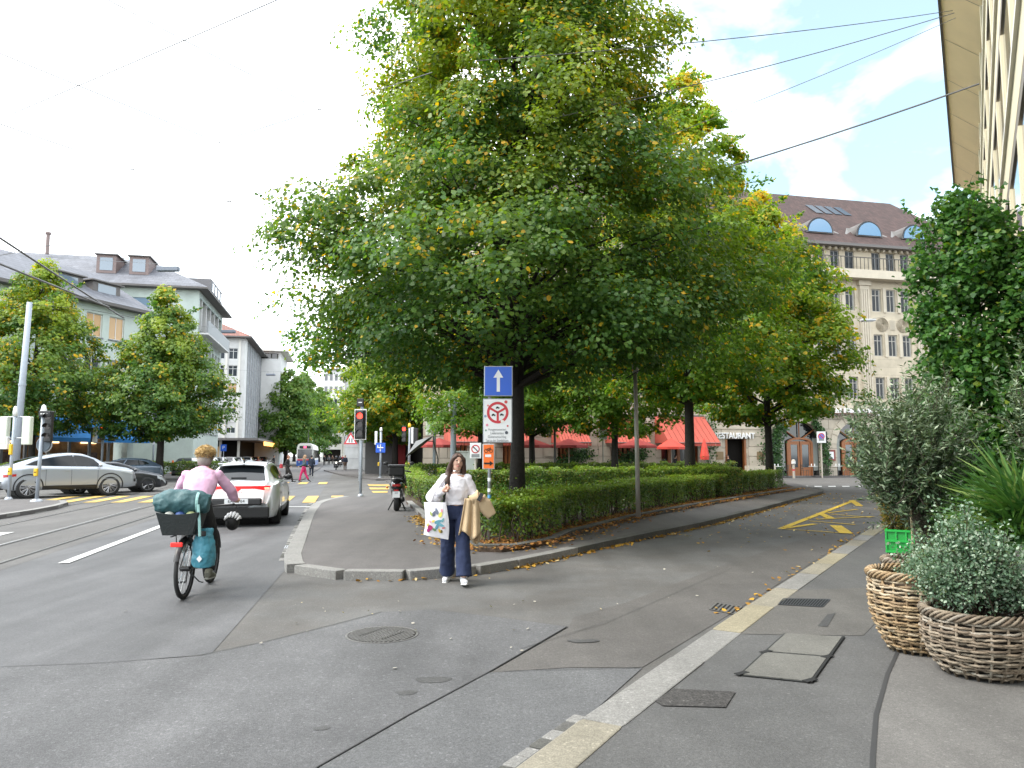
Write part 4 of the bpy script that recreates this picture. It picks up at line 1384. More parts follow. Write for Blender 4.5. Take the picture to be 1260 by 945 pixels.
# ---------------------------------------------------------------- restaurant building
Ar = Vector((23.96, 58.0, 0)) - V1 * 30.8
XR = loc_on(1222, Ar, ANG1)
rest = thing('restaurant_building', 'limestone building with brown tile roof, arched oak doors and red awnings', 'building', (Ar.x, Ar.y, 0), ANG1)
xl = lambda px: loc_on(px, Ar, ANG1)
f = Face(rest, 0, 0, 0, XR, 5.35, 18.2)
pil_x = []
GLASS_R = mat('glass_restaurant', (.02, .024, .028), .12, spec=.25)
FRAME_L = mat('window_frame_stone', (.40, .38, .34), .6)
gl_pitch = 18.0
x85, x103 = xl(1085.5), xl(1103.5)
dx = x103 - x85
x_p = xl(1069)
bay = 5.1
for b_ in range(-7, 2):
    xp = x_p + b_ * bay
    if .6 < xp < XR - .6:
        pil_x.append(xp)
    for i in range(3):
        x = x85 + i * dx + b_ * bay
        if x < .8 or x > XR - .8: continue
        f.window(x, 13.15, .86, 1.85, FRAME_L, GLASS_R, nx=2, tz=(.72,), sill=None, curtain=True)
        f.window(x, 9.55, .84, 1.75, FRAME_L, GLASS_R, nx=2, tz=(.72,), curtain=True)
        f.window(x, 6.1, .84, 1.75, FRAME_L, GLASS_R, nx=2, tz=(.72,), curtain=True)
        f.window(x + .1, 16.36, .80, 1.62, FRAME_G, GLASS_R, nx=2, tz=())
f.wall(LIME_S, depth=.28)
for xp in pil_x:
    f.put(MB().bb(xp - .42, xp + .42, -.20, -.003, 5.6, 15.2), 'pilaster', LIME_P)
    for k in range(4):
        f.put(MB().bb(xp - .36 + k * .2, xp - .25 + k * .2, -.26, -.203, 5.8, 14.9), 'flute', LIME_P)
    f.put(MB().bb(xp - .55, xp + .55, -.32, -.003, 15.2, 15.6), 'capital', LIME_P)
for b_ in range(-7, 2):
    for i in range(2):
        xo = x85 + b_ * bay + dx * (.5 + i)
        if .8 < xo < XR - .6:
            for (za, zb) in ((13.1, 15.1), (9.5, 11.4), (6.0, 7.9)):
                f.put(MB().bb(xo - .13, xo + .13, -.10, -.003, za, zb), 'mullion', LIME_P)
    xo = x85 + b_ * bay + dx
    if 1.6 < xo < XR - 1.5:                     # carved roundels between the storeys
        for s_ in (-1, 1):
            mb = MB()
            for r0 in (.56, .38, .2):
                k = 20
                mb.lathe([(r0, -.06), (r0, .0), (r0 - .09, .0), (r0 - .09, -.06)], k, (xo + s_ * .95, -.0, 12.1), axis='Y', cap=False)
            f.put(mb, 'carved_roundel', LIME_P)
        for k in range(5):
            f.put(MB().bb(xo - .22 + k * .1, xo - .16 + k * .1, -.05, -.003, 11.7, 12.5), 'carved_bar', LIME_P)
f.put(MB().bb(-.2, XR + .2, -.9, -.003, 15.62, 16.3), 'balcony_slab', LIME_P)
for k in range(int(XR / .35)):
    f.put(MB().bb(k * .35, k * .35 + .035, -.84, -.80, 16.3, 17.25), 'baluster', FRAME_D)
f.put(MB().bb(-.1, XR + .1, -.86, -.79, 17.25, 17.31), 'handrail', FRAME_D)
for k in range(int(XR / .55)):
    f.put(MB().bb(k * .55, k * .55 + .22, -.30, -.003, 18.0, 18.2), 'dentil', LIME_P)
f.put(MB().bb(-.6, XR + .6, -.8, .2, 18.2, 18.42), 'gutter', EAVE_D)
mb = MB()
ZR, RYd = 25.6, 8.5
xe, xr1 = XR + .6, loc_on(1108, Ar + U1 * 8.5, ANG1)
mb.quad((-.6, -.7, 18.43), (xe, -.7, 18.43), (xr1, RYd, ZR), (-.6, RYd, ZR))
mb.add([(xe, -.7, 18.43), (xe, 18, 18.43), (xr1, RYd, ZR)], [(0, 1, 2)])
mb.quad((xe, 18, 18.43), (-.6, 18, 18.43), (-.6, RYd, ZR), (xr1, RYd, ZR))
rr = f.put(mb, 'roof', TILE_B)
def zroof(y): return 18.43 + (y + .7) / (RYd + .7) * (ZR - 18.43)
for px in (952, 1014, 1075.5, 1132):
    x = loc_on(px, Ar + U1 * 1.0, ANG1)
    y0 = .6
    zb = zroof(y0) + .05
    pts = [(x + 1.25 * math.cos(a), zb + 1.3 * math.sin(a)) for a in [math.pi * k / 14 for k in range(15)]]
    o = MB().wall_poly(pts, y0 - .05, y0 + 2.4).build('dormer', EAVE_D, rr, True)
    pts = [(x + 1.05 * math.cos(a), zb + .08 + 1.08 * math.sin(a)) for a in [math.pi * k / 14 for k in range(15)]]
    MB().wall_poly(pts, y0 - .12, y0 - .055).build('pane', mat('glass_sky', (.10, .22, .36), .05, spec=1.0), o)  # blue of the reflected sky put into the pane colour
    mbx = MB()
    for s_ in (-1, 1):
        mbx.add([(x + s_ * 1.2, y0 + .1, zb - .1), (x + s_ * 2.0, y0 + .3, zroof(y0 + .3) + .02), (x + s_ * 1.1, y0 + 1.3, zroof(y0 + 1.3) + .1), (x + s_ * 1.1, y0 + .1, zb + .6)], [(0, 1, 2, 3)])
    mbx.build('flashing', mat('lead_flashing', (.17, .165, .16), .6), o)['kind'] = 'stuff'
for k in range(4):
    xa = loc_on(1012 + 12 * k, Ar + U1 * 5, ANG1)
    y0, y1 = 4.7, 6.3
    mb = MB().quad((xa, y0, zroof(y0) + .08), (xa + .72, y0, zroof(y0) + .08), (xa + .72, y1, zroof(y1) + .08), (xa, y1, zroof(y1) + .08))
    mb.build('skylight', GLASS_D, rr)
# ground floor
g = Face(rest, 0, 0, 0, XR, .1, 5.35)
door_x = xl(904.5)
arch = [xl(985), xl(1052)]
g.open.append((door_x - .85, door_x + .85, .1, 2.9))
AW, AS = 1.72, 2.55
for ax in arch:
    g.open.append((ax - AW, ax + AW, .1, AS + AW))
aw_px = [(546, 584), (610, 646), (678, 714), (744, 784), (805, 866)]
for (a_, b_) in aw_px:
    xa, xb = xl(a_) + .5, xl(b_) - .5
    g.open.append((xa, xb, .3, 3.6))
g.wall(LIME_R, depth=.45)
g.put(MB().bb(-.05, XR, -.12, -.003, 5.3, 5.6), 'string_course', LIME_P)
blk_me = {}
def blocked(x0, x1, z0, z1):
    if any(o[0] - .62 < x1 and o[1] + .62 > x0 and o[2] < z1 and o[3] + .1 > z0 for o in g.open[1:3]): return True
    return any(o[0] - .05 < x1 and o[1] + .05 > x0 and o[2] < z1 and o[3] + .05 > z0 for o in g.open)
for row in range(7):
    z0 = .14 + row * .735
    x = 8.6 + (.85 if row % 2 else 0)
    while x < XR - .3:
        w = 1.7
        while w > .4 and blocked(x, x + w, z0, z0 + .72): w -= .1
        if w > .4 and not (3.5 < z0 + .36 < 3.95 and abs(x + w / 2 - door_x) < 4.2):
            k_ = round(w, 1)
            if k_ not in blk_me:
                blk_me[k_] = MB().box((k_ / 2, -.028, .355), (k_ - .035, .05, .69)).mesh('wall_stone', mat('limestone_block', (.47, .41, .325), .85, var=.10, vscale=2, rand=.07))
            o = link('wall_stone', blk_me[k_], rest)
            o.location = (x, 0, z0)
            x += w
        else:
            x += .2
g.put(MB().bb(door_x - 3.4, door_x + 3.4, -.1, -.003, 3.65, 3.85), 'string_course', LIME_P)
for ax in arch:
    # spandrels that round the opening off
    for s_ in (-1, 1):
        pts = [(ax + s_ * AW, AS), (ax + s_ * AW, AS + AW), (ax, AS + AW)] + [(ax + s_ * AW * math.sin(a), AS + AW * math.cos(a)) for a in [math.pi / 2 * k / 10 for k in range(1, 10)]]
        g.put(MB().wall_poly(pts, .0035, .44), 'spandrel', LIME_P)
    for k in range(9):
        a0 = math.pi * (k + .06) / 9; a1 = math.pi * (k + .94) / 9
        ro, ri = AW + .55, AW + .015
        pts = [(ax + ri * math.cos(a0), AS + ri * math.sin(a0)), (ax + ro * math.cos(a0), AS + ro * math.sin(a0)), (ax + ro * math.cos(a1), AS + ro * math.sin(a1)), (ax + ri * math.cos(a1), AS + ri * math.sin(a1))]
        g.put(MB().wall_poly(pts, -.05, -.003), 'arch_stone', LIME_P)
    g.put(MB().bb(ax - AW, ax + AW, .41, .44, .1, AS + AW), 'arch_glass', GLASS_D)
    d = MB()
    for s_ in (-1, 1):                         # oak door surround and leaves
        d.bb(min(ax + s_ * .95, ax + s_ * 1.12), max(ax + s_ * .95, ax + s_ * 1.12), .2, .34, .1, 2.6)
    k = 12
    for i in range(k):
        a0, a1 = math.pi * i / k, math.pi * (i + 1) / k
        pts = [(ax + 1.12 * math.cos(a0), 2.6 + .45 * math.sin(a0)), (ax + 1.12 * math.cos(a1), 2.6 + .45 * math.sin(a1)), (ax + .95 * math.cos(a1), 2.6 + .3 * math.sin(a1)), (ax + .95 * math.cos(a0), 2.6 + .3 * math.sin(a0))]
        d.wall_poly(pts, .2, .34)
    g.put(d, 'door_surround', WOOD_O)
    for s_ in (-1, 1):
        lf = MB()
        xa, xb = (ax + .03, ax + .93) if s_ > 0 else (ax - .93, ax - .03)
        lf.bb(xa, xa + .16, .24, .32, .1, 2.75); lf.bb(xb - .16, xb, .24, .32, .1, 2.75)
        lf.bb(xa + .16, xb - .16, .242, .318, .1, .75); lf.bb(xa + .16, xb - .16, .242, .318, 2.5, 2.75)
        dd = g.put(lf, 'door', WOOD_O)
        MB().bb(xa + .16, xb - .16, .27, .29, .75, 2.5).build('pane', GLASS_B, dd)
    m = MB()
    for a in (40, 90, 140):
        p0 = (ax + 1.0 * math.cos(R(a)) * .3, .28, 2.85 + .1); p1 = (ax + AW * math.cos(R(a)), .28, AS + AW * math.sin(R(a)))
        m.path([p0, p1], .05, 4)
    g.put(m, 'fanlight_bars', WOOD_O)['kind'] = 'stuff'
    for s_ in (-1, 1):
        g.put(MB().bb(ax + s_ * 1.42 - .22, ax + s_ * 1.42 + .22, .36, .40, .5, 3.0), 'curtain', mat('curtain_grey', (.30, .32, .30), .9))
for px in (985, 1050):
    g.put(MB().bb(xl(px) - 1.9, xl(px) + 1.9, -.55, -.003, 4.85, 4.95), 'awning_box', mat('awning_box_brown', (.13, .07, .05), .6))
g.put(MB().bb(door_x - .85, door_x + .85, .43, .45, .1, 2.9), 'doorway_shade', SHADE_DARK)  # black panel painted as the unlit room behind the door
for s_ in (-1, 1):
    g.put(MB().bb(door_x + s_ * .80 - .1, door_x + s_ * .80 + .1, .0, .3, .1, 2.9), 'door_leaf', WOOD_O)
text(rest, 'RESTAURANT', .62, (xl(902.5), -.12, 3.12), WHITEP, extrude=.05, name='lettering', sx=.86, bold=.012)
text(rest, 'KAUFMÄNNISCHER VERBAND', .78, (xl(1018), -.2, 5.02), WHITEP, extrude=.05, name='lettering', align='LEFT', sx=.95, bold=.014)
for px, z in ((884, 1.65), (934, 1.65)):
    g.put(MB().bb(xl(px) - .3, xl(px) + .3, -.08, -.003, z - .3, z + .3), 'menu_box', mat('menu_brass', (.22, .15, .07), .5))
mb_ = g.put(MB().bb(xl(1020) - .38, xl(1020) + .38, -.1, -.003, 1.25, 2.1), 'menu_frame', mat('menu_red', (.22, .05, .04), .5))
MB().bb(xl(1020) - .22, xl(1020) + .22, -.115, -.102, 1.4, 1.95).build('menu_card', SIGNWHITE, mb_)
for (a_, b_) in aw_px:
    xa, xb = xl(a_), xl(b_)
    win_x0, win_x1 = xa + .5, xb - .5
    g.put(MB().bb(win_x0, win_x1, .40, .44, .3, 3.6), 'shop_pane', GLASS_D)
    nb = 4
    for k in range(nb + 1):
        xk = win_x0 + (win_x1 - win_x0) * k / nb
        g.put(MB().bb(xk - .1, xk + .1, .2, .38, .3, 3.6), 'shop_mullion', WOOD_O)
    zt, zb_, out = 4.55, 2.55, 2.5
    # awning of seamed strips
    ns = 10
    aw = None
    for k in range(ns):
        x0, x1_ = xa + (xb - xa) * k / ns, xa + (xb - xa) * (k + 1) / ns
        m = MB()
        m.quad((x0 + .012, -.05, zt), (x1_ - .012, -.05, zt), (x1_ - .012, -out, zb_), (x0 + .012, -out, zb_))
        m.quad((x0 + .012, -out, zb_), (x1_ - .012, -out, zb_), (x1_ - .012, -out, zb_ - .22), (x0 + .012, -out, zb_ - .22))
        if aw is None:
            aw = g.put(MB().bb(xa, xb, -.08, -.003, zt - .02, zt + .1), 'awning', EAVE_D)
            for s_, xs_ in ((0, xa), (1, xb)):
                MB().add([(xs_, -.05, zt), (xs_, -out, zb_), (xs_, -.05, zb_)], [(0, 1, 2)]).build('awning_side', RED_AWN, aw)
        m.build('awning_strip', RED_AWN, aw)
    MB().path([(xa, -out, zb_), (xb, -out, zb_)], .035, 6).build('front_bar', EAVE_D, aw)
sd = Face(rest, XR, 0, math.pi / 2, 17, .1, 18.2); sd.wall(LIME_S)
MB().bb(.5, XR - .5, .9, 16.5, .1, 18).build('body', SHADE_DARK, rest)

# ivy round the arch
rng = np.random.default_rng(8)
def ivy(label, pts_xz, n, spread, seed):
    r = np.random.default_rng(seed)
    pts = np.array(pts_xz)
    i = r.integers(0, len(pts) - 1, n)
    t = r.uniform(0, 1, n)[:, None]
    q = pts[i] * (1 - t) + pts[i + 1] * t + r.normal(0, spread, (n, 2))
    base = Ar + V1 * pts[0][0]
    C = []
    for (x, z), d in zip(q, r.uniform(.1, .42, n)):
        p = V1 * (x - pts[0][0]) - U1 * d
        C.append((p.x, p.y, z))
    root = thing('ivy', label, 'climbing plant', (base.x, base.y, 0))
    Nn = np.array([-U1.x, -U1.y, .3]) + r.normal(0, .5, (n, 3))
    me = leaf_mesh('foliage', C, Nn, .16 * r.uniform(.6, 1.2, n), r.uniform(0, 1, n), 0, L_IVY, 'oval', .9, rng=r)
    link('foliage', me, root)['kind'] = 'stuff'
    m = MB()
    for (xz0, xz1) in zip(pts_xz[:-1], pts_xz[1:]):
        a = V1 * (xz0[0] - pts[0][0]) - U1 * .1; b = V1 * (xz1[0] - pts[0][0]) - U1 * .1
        m.path([(a.x, a.y, xz0[1]), (b.x, b.y, xz1[1])], .03, 5)
    m.build('stem', TWIG, root)['kind'] = 'stuff'
ax = arch[0]
ivy('dark ivy climbing the masonry beside the arched oak door', [(ax - 2.2, .1), (ax - 2.4, 1.5), (ax - 2.3, 3.0), (ax - 1.7, 4.1)], 1500, .27, 3)
ivy('ivy hanging between the two arched doors', [(ax + 1.9, .1), (ax + 2.0, 1.6), (ax + 1.7, 3.2), (ax + 1.1, 4.3)], 900, .2, 4)
for px, lab in ((873, 'loose bamboo like shrub climbing beside the restaurant doorway and closed umbrella'), (940, 'loose shrub on the wall beneath the restaurant lettering'), (700, 'dark foliage on the terrace trellis between two awnings'), (770, 'dark foliage on the trellis beside the striding man')):
    x = xl(px)
    ivy(lab, [(x, .1), (x - .3, 1.5), (x + .3, 3.0), (x - .2, 4.2)] if px > 800 else [(x - 1.5, .4), (x, 1.4), (x + 1.4, 1.9)], 260 if px > 800 else 900, .30, int(px))

# ---------------------------------------------------------------- building over the shop side pavement
F0 = V2 * .85 - U2 * 3
nb6 = thing('street_building', 'cream street building with banded facade and deep tan soffit above the potted plants', 'building', (F0.x, F0.y, 0), math.atan2(-U2.y, -U2.x))
LB = 48.0
# seen from outside its facade runs towards the camera: local x = -U2
b6 = Face(nb6, 0, 0, 0, 0, 0, 0)
def B6(s0, s1, o0, o1, z0, z1, name, m):
    """s along the street, o away from the facade plane towards the street"""
    return MB().bb(-s1, -s0, -o1, -o0, z0, z1).build(name, m, nb6)
B6(0, LB, -6, 0, 0, 15.6, 'wall', PLASTER_OW)
MB().add([(0, 0, 15.0), (-LB, 0, 15.0), (-LB, -1.08, 16.0), (0, -1.08, 16.0)], [(0, 1, 2, 3)]).build('soffit', SOFFIT, nb6)  # slope made up so the underside catches sky light
B6(0, LB + .5, -6.5, 1.08, 16.01, 16.2, 'roof_slab', EAVE_D)
B6(0, LB + .5, 1.08, 1.16, 15.98, 16.2, 'gutter', EAVE_D)
for k in range(14):
    x_ = -(2 + k * 3.3)
    MB().add([(x_, -.06, 15.04), (x_ - .025, -.06, 15.04), (x_ - .025, -1.04, 15.945), (x_, -1.04, 15.945)], [(0, 1, 2, 3)]).build('soffit_joint', EAVE_D, nb6)
for st in range(4):
    z = 4.0 + st * 2.95
    B6(.5, LB - .3, .003, .03, z + .1, z + .75, 'band', PLASTER_C)
    B6(.5, LB - .3, .003, .09, z + .75, z + .86, 'sill', PLASTER_OW)
    B6(.5, LB - .3, .003, .07, z + 2.55, z + 2.75, 'blind_box', mat('blind_box_brown', (.22, .19, .16), .7))
    for k in range(15):
        s0 = 1.0 + k * 3.1
        o = B6(s0, s0 + 2.5, .003, .03, z + .9, z + 2.5, 'window', FRAME_D)
        o2 = B6(s0 + .1, s0 + 2.4, .032, .04, z + 1.0, z + 2.4, 'pane', GLASS_B)
        o2.parent = o
        B6(s0 + 2.55, s0 + 3.0, .003, .08, z + .87, z + 2.5, 'pier', PLASTER_C)
B6(.5, LB - .5, .003, .12, 3.3, 3.75, 'shop_fascia', mat('fascia_grey', (.12, .12, .12), .6))
for k in range(11):
    s0 = 1 + k * 4.2
    o = B6(s0, s0 + 3.7, .003, .03, .4, 3.1, 'shop_window', FRAME_D)
    B6(s0 + .1, s0 + 3.6, .032, .04, .5, 3.0, 'shop_pane', GLASS_D).parent = o
# ================================================================== VEHICLES
def catmull(pts, m):
    pts = [np.array(p, float) for p in pts]
    pts = [2 * pts[0] - pts[1]] + pts + [2 * pts[-1] - pts[-2]]
    out = []
    for i in range(1, len(pts) - 2):
        for k in range(m):
            t = k / m
            p0, p1, p2, p3 = pts[i - 1:i + 3]
            out.append(.5 * ((2 * p1) + (-p0 + p2) * t + (2 * p0 - 5 * p1 + 4 * p2 - p3) * t * t + (-p0 + 3 * p1 - 3 * p2 + p3) * t ** 3))
    out.append(pts[-2])
    return out
class CarBody:
    def __init__(s, top, belt, bot, plan, roofw, stations=64):
        s.top, s.belt, s.bot, s.plan, s.roofw = [list(zip(*c)) for c in (top, belt, bot, plan, roofw)]
        s.x0, s.x1 = s.top[0][0], s.top[0][-1]
        s.n = stations
    def ev(s, c, x): return float(np.interp(x, c[0], c[1]))
    def section(s, x):
        zb, zt, zs, w, wr = (s.ev(c, x) for c in (s.bot, s.top, s.belt, s.plan, s.roofw))
        zs = min(zs, zt - .03)
        L = lambda a, b, t: a + (b - a) * t
        pts = [(0, zb), (w * .82, zb), (w * .955, zb + .07), (w, L(zb, zs, .38)), (w * .995, L(zb, zs, .72)), (w * .97, zs - .01),
               (L(w * .94, wr, .15), L(zs, zt, .10)), (L(w * .92, wr, .6), L(zs, zt, .55)), (wr, L(zs, zt, .90)), (wr * .70, zt - .012), (0, zt)]
        return [(max(p[0], 0), p[1]) for p in catmull(pts, 3)]
    def W(s, x, z):
        sec = s.section(x)
        best = 0
        zz = np.array([p[1] for p in sec[3:]]); yy = np.array([p[0] for p in sec[3:]])
        o = np.argsort(zz)
        return float(np.interp(z, zz[o], yy[o]))
    def Z(s, x, y):
        sec = s.section(x)[-8:]
        yy = np.array([p[0] for p in sec]); zz = np.array([p[1] for p in sec])
        o = np.argsort(yy)
        return float(np.interp(abs(y), yy[o], zz[o]))
    def shell(s):
        mb = MB()
        f = np.linspace(0, 1, s.n)
        xs = s.x0 + (s.x1 - s.x0) * (f - .10 * np.sin(2 * np.pi * f) / (2 * np.pi) * 2)
        rows = []
        for x in xs:
            sec = s.section(x)
            rows.append([(x, y, z) for y, z in sec] + [(x, -y, z) for y, z in sec[-2:0:-1]])
        k = len(rows[0])
        vs = [p for r in rows for p in r]
        fs = []
        for i in range(len(rows) - 1):
            for j in range(k):
                a, b = i * k + j, i * k + (j + 1) % k
                fs.append((a, b, b + k, a + k))
        fs.append(tuple(range(k))); fs.append(tuple((len(rows) - 1) * k + j for j in reversed(range(k))))
        return mb.add(vs, fs)
    def side(s, mb, bot, top, sgn, off=.008, nu=14, nv=4):
        """patch on the flank between two polylines of equal count given as (x, z)"""
        b = np.array(bot); t = np.array(top)
        u = np.linspace(0, 1, nu)
        def samp(a, q):
            d = np.linspace(0, 1, len(a))
            return np.array([np.interp(q, d, a[:, 0]), np.interp(q, d, a[:, 1])]).T
        B, T = samp(b, u), samp(t, u)
        vs, fs = [], []
        for j in range(nv + 1):
            for i in range(nu):
                p = B[i] + (T[i] - B[i]) * j / nv
                vs.append((p[0], sgn * (s.W(p[0], p[1]) + off), p[1]))
        for j in range(nv):
            for i in range(nu - 1):
                a = j * nu + i
                q = (a, a + 1, a + 1 + nu, a + nu)
                fs.append(q if sgn < 0 else q[::-1])
        return mb.add(vs, fs)
    def over(s, mb, xa, xb, ka=.74, kb=.74, off=.008, nu=8, nv=10):
        """patch on the upper surface from xa to xb, half width = k * roof width"""
        vs, fs = [], []
        for i in range(nu + 1):
            x = xa + (xb - xa) * i / nu
            hw = s.ev(s.roofw, x) * (ka + (kb - ka) * i / nu)
            for j in range(nv + 1):
                y = -hw + 2 * hw * j / nv
                vs.append((x, y, s.Z(x, y) + off))
        for i in range(nu):
            for j in range(nv):
                a = i * (nv + 1) + j
                fs.append((a, a + nv + 1, a + nv + 2, a + 1) if xb > xa else (a, a + 1, a + nv + 2, a + nv + 1))
        return mb.add(vs, fs)
def wheel(root, x, y, r, w, sgn, spokes, rim_mat, rim_r=.72):
    t = MB().lathe([(r * rim_r, -w / 2), (r * .93, -w / 2), (r, -w * .32), (r, w * .32), (r * .93, w / 2), (r * rim_r, w / 2)], 28, (0, 0, 0), 'Y', cap=False)
    o = t.build('wheel', RUBBER, root, True, loc=(x, y, r))
    d = MB().lathe([(r * rim_r, w * .42 * sgn), (r * rim_r * .97, w * .30 * sgn), (r * rim_r * .9, w * .05 * sgn), (.02, w * .02 * sgn)], 28, (0, 0, 0), 'Y')
    d.build('rim_well', BLACKM, o)
    m = MB().lathe([(r * rim_r * 1.0, w * .44 * sgn), (r * rim_r * .92, w * .46 * sgn), (r * rim_r * .90, w * .36 * sgn)], 28, (0, 0, 0), 'Y', cap=False)
    for k in range(spokes):
        a = 2 * math.pi * k / spokes
        for da in (-.10, .10):
            m.path([(.03 * math.cos(a), w * .36 * sgn, .03 * math.sin(a)), (r * rim_r * .93 * math.cos(a + da), w * .40 * sgn, r * rim_r * .93 * math.sin(a + da))], [.022, .016], 4, ref=(0, 1, 0))
    m.lathe([(.05, w * .30 * sgn), (.05, w * .42 * sgn)], 12, (0, 0, 0), 'Y')
    m.build('rim', rim_mat, o)
    return o
def cut_wells(o, wells):
    cs = []
    for (x, y, r, w) in wells:
        c = MB().lathe([(r, y - w / 2), (r, y + w / 2)], 28, (x, 0, r * .93), 'Y').build('cutter', BLACKM)
        cs.append(c)
        m = o.modifiers.new('b', 'BOOLEAN'); m.operation = 'DIFFERENCE'; m.object = c; m.solver = 'EXACT'; m.material_mode = 'TRANSFER'
    dg = bpy.context.evaluated_depsgraph_get()
    me = bpy.data.meshes.new_from_object(o.evaluated_get(dg))
    o.modifiers.clear()
    o.data = me
    for c in cs: bpy.data.objects.remove(c)
RIM_S = mat('alloy_silver', (.45, .45, .46), .3, .8)
RIM_D = mat('alloy_dark', (.05, .05, .052), .35, .6)
HEADL = mat('headlamp_glass', (.45, .48, .5), .08, spec=.9)
TAILR = mat('tail_lamp', (.35, .008, .008), .15)
TAIL_ON = mat('tail_lamp_lit', (.85, .012, .012), .2, emit=.75)
def carpaint(name, col, metal=.4): return mat(name, col, .28, metal, coat=.9)

def suv_coupe(name, label, loc, rz, paint, rims, lowz=0.0, detailed=True, group=None, k=(1, 1, 1), lit=False, roof='coupe'):
    root = thing(name, label, 'car', loc, rz, group)
    if roof == 'coupe':
        top = [(-2.46, .68), (-2.43, 1.06), (-2.30, 1.19), (-1.9, 1.35), (-1.3, 1.54), (-.6, 1.66), (-.1, 1.69), (.35, 1.66), (.8, 1.50), (1.22, 1.26), (1.5, 1.19), (2.0, 1.11), (2.3, 1.0), (2.42, .86), (2.46, .66)]
        belt = [(-2.46, .66), (-2.3, 1.06), (-1.5, 1.15), (0, 1.12), (1.2, 1.09), (2.3, .95), (2.46, .64)]
        roofw = [(-2.46, .62), (-2.2, .70), (-1.8, .66), (-1.0, .60), (0, .62), (.6, .64), (1.1, .72), (1.5, .78), (2.1, .74), (2.46, .50)]
        plan = [(-2.46, .74), (-2.3, .89), (-1.8, .965), (-1, .97), (0, .955), (1, .965), (1.8, .965), (2.2, .88), (2.46, .62)]
        wb, wx, wr, gy = 2.895, -.13, .41, .10
        winb = [(-1.72, 1.23), (-1.0, 1.195), (0, 1.175), (.55, 1.165), (1.04, 1.155)]
        wint = [(-1.42, 1.36), (-.95, 1.50), (-.1, 1.60), (.35, 1.575), (.72, 1.44)]
        front_glass, rear_glass = (1.22, .62), (-2.05, -1.05)
    elif roof == 'hatch':
        top = [(-2.21, .56), (-2.19, .88), (-2.12, 1.02), (-2.0, 1.09), (-1.72, 1.24), (-1.38, 1.41), (-1.0, 1.485), (-.3, 1.515), (.2, 1.49), (.75, 1.30), (1.15, 1.06), (1.4, .98), (1.9, .88), (2.12, .74), (2.21, .55)]
        belt = [(-2.21, .54), (-2.1, .96), (-1.4, 1.02), (0, .98), (1.1, .95), (2.0, .78), (2.21, .53)]
        roofw = [(-2.21, .56), (-2.05, .66), (-1.7, .59), (-1.2, .53), (-.4, .55), (.3, .62), (.9, .70), (1.3, .74), (1.9, .68), (2.21, .5)]
        plan = [(-2.21, .70), (-2.14, .80), (-2.0, .87), (-1.7, .918), (-1, .92), (0, .905), (1, .915), (1.6, .915), (2.0, .82), (2.21, .6)]
        wb, wx, wr, gy = 2.68, -.02, .34, .10
        winb = [(-1.5, 1.11), (-.9, 1.07), (0, 1.05), (.5, 1.035), (.95, 1.02)]
        wint = [(-1.3, 1.27), (-.9, 1.38), (-.2, 1.425), (.2, 1.40), (.62, 1.29)]
        front_glass, rear_glass = (1.12, .45), (-2.03, -1.26)
    else:   # low coupe saloon
        top = [(-2.35, .5), (-2.33, .84), (-2.2, .96), (-1.7, 1.10), (-1.0, 1.31), (-.3, 1.40), (.2, 1.385), (.7, 1.22), (1.15, 1.0), (1.5, .92), (2.0, .80), (2.25, .66), (2.35, .5)]
        belt = [(-2.35, .48), (-2.2, .88), (-1.2, .96), (0, .93), (1.1, .89), (2.1, .70), (2.35, .48)]
        roofw = [(-2.35, .55), (-2.1, .66), (-1.4, .6), (-.5, .55), (.2, .57), (.8, .66), (1.3, .76), (2.0, .7), (2.35, .48)]
        plan = [(-2.35, .7), (-2.2, .86), (-1.6, .93), (-.5, .92), (.6, .92), (1.5, .93), (2.0, .84), (2.35, .55)]
        wb, wx, wr, gy = 2.8, .0, .345, .08
        winb = [(-1.45, 1.04), (-.8, 1.02), (0, .99), (.5, .975), (.95, .95)]
        wint = [(-1.2, 1.15), (-.75, 1.26), (-.2, 1.325), (.2, 1.30), (.6, 1.18)]
        front_glass, rear_glass = (1.12, .4), (-1.95, -.95)
    if roof == 'coupe':
        up = lambda c: [(x, z + .07 * max(z - .45, 0)) for x, z in c]
        top, belt, winb, wint = up(top), up(belt), up(winb), up(wint)
    gz = .31 if roof == 'coupe' else .20
    bot = [(-2.5, gz + .1), (-2.1, gz), (2.0, gz), (2.5, gz + .08)]
    cb = CarBody(top, belt, bot, plan, roofw)
    body = cb.shell().build('body', paint, root, True)
    fx, rx = wx + wb / 2, wx - wb / 2
    yw = cb.ev(cb.plan, fx) - .115
    cut_wells(body, [(x, s_ * (yw + .05), wr * 1.14, .5) for x in (fx, rx) for s_ in (-1, 1)])
    for x in (fx, rx):
        MB().lathe([(wr * 1.10, -yw + .12), (wr * 1.10, yw - .12)], 20, (x, 0, wr), 'Y').build('wheel_well', BLACKM, root)
        for s_ in (-1, 1):
            wheel(root, x, s_ * yw, wr, .235, s_, 10 if roof == 'coupe' else 5, rims)
    sides = (-1, 1) if detailed else (-1, 1)
    for s_ in sides:
        # glasshouse in two panes with a pillar gap
        def part(a, b):
            B = np.array(winb); T = np.array(wint)
            q = np.linspace(a, b, 7); d = np.linspace(0, 1, len(B))
            return (np.array([np.interp(q, d, B[:, 0]), np.interp(q, d, B[:, 1])]).T, np.array([np.interp(q, d, T[:, 0]), np.interp(q, d, T[:, 1])]).T)
        cb.side(MB(), *part(0, 1), s_, off=.004).build('window_trim', BLACKP, root) if detailed else None
        for a, b in ((.03, .52), (.56, .985)):
            m = MB()
            bb_, tt_ = part(a, b)
            bb_ = bb_ + np.array([0, .015]); tt_ = tt_ - np.array([0, .015])
            cb.side(m, bb_, tt_, s_, off=.010).build('window', GLASS_C, root, True)
        # sill cladding
        m = MB()
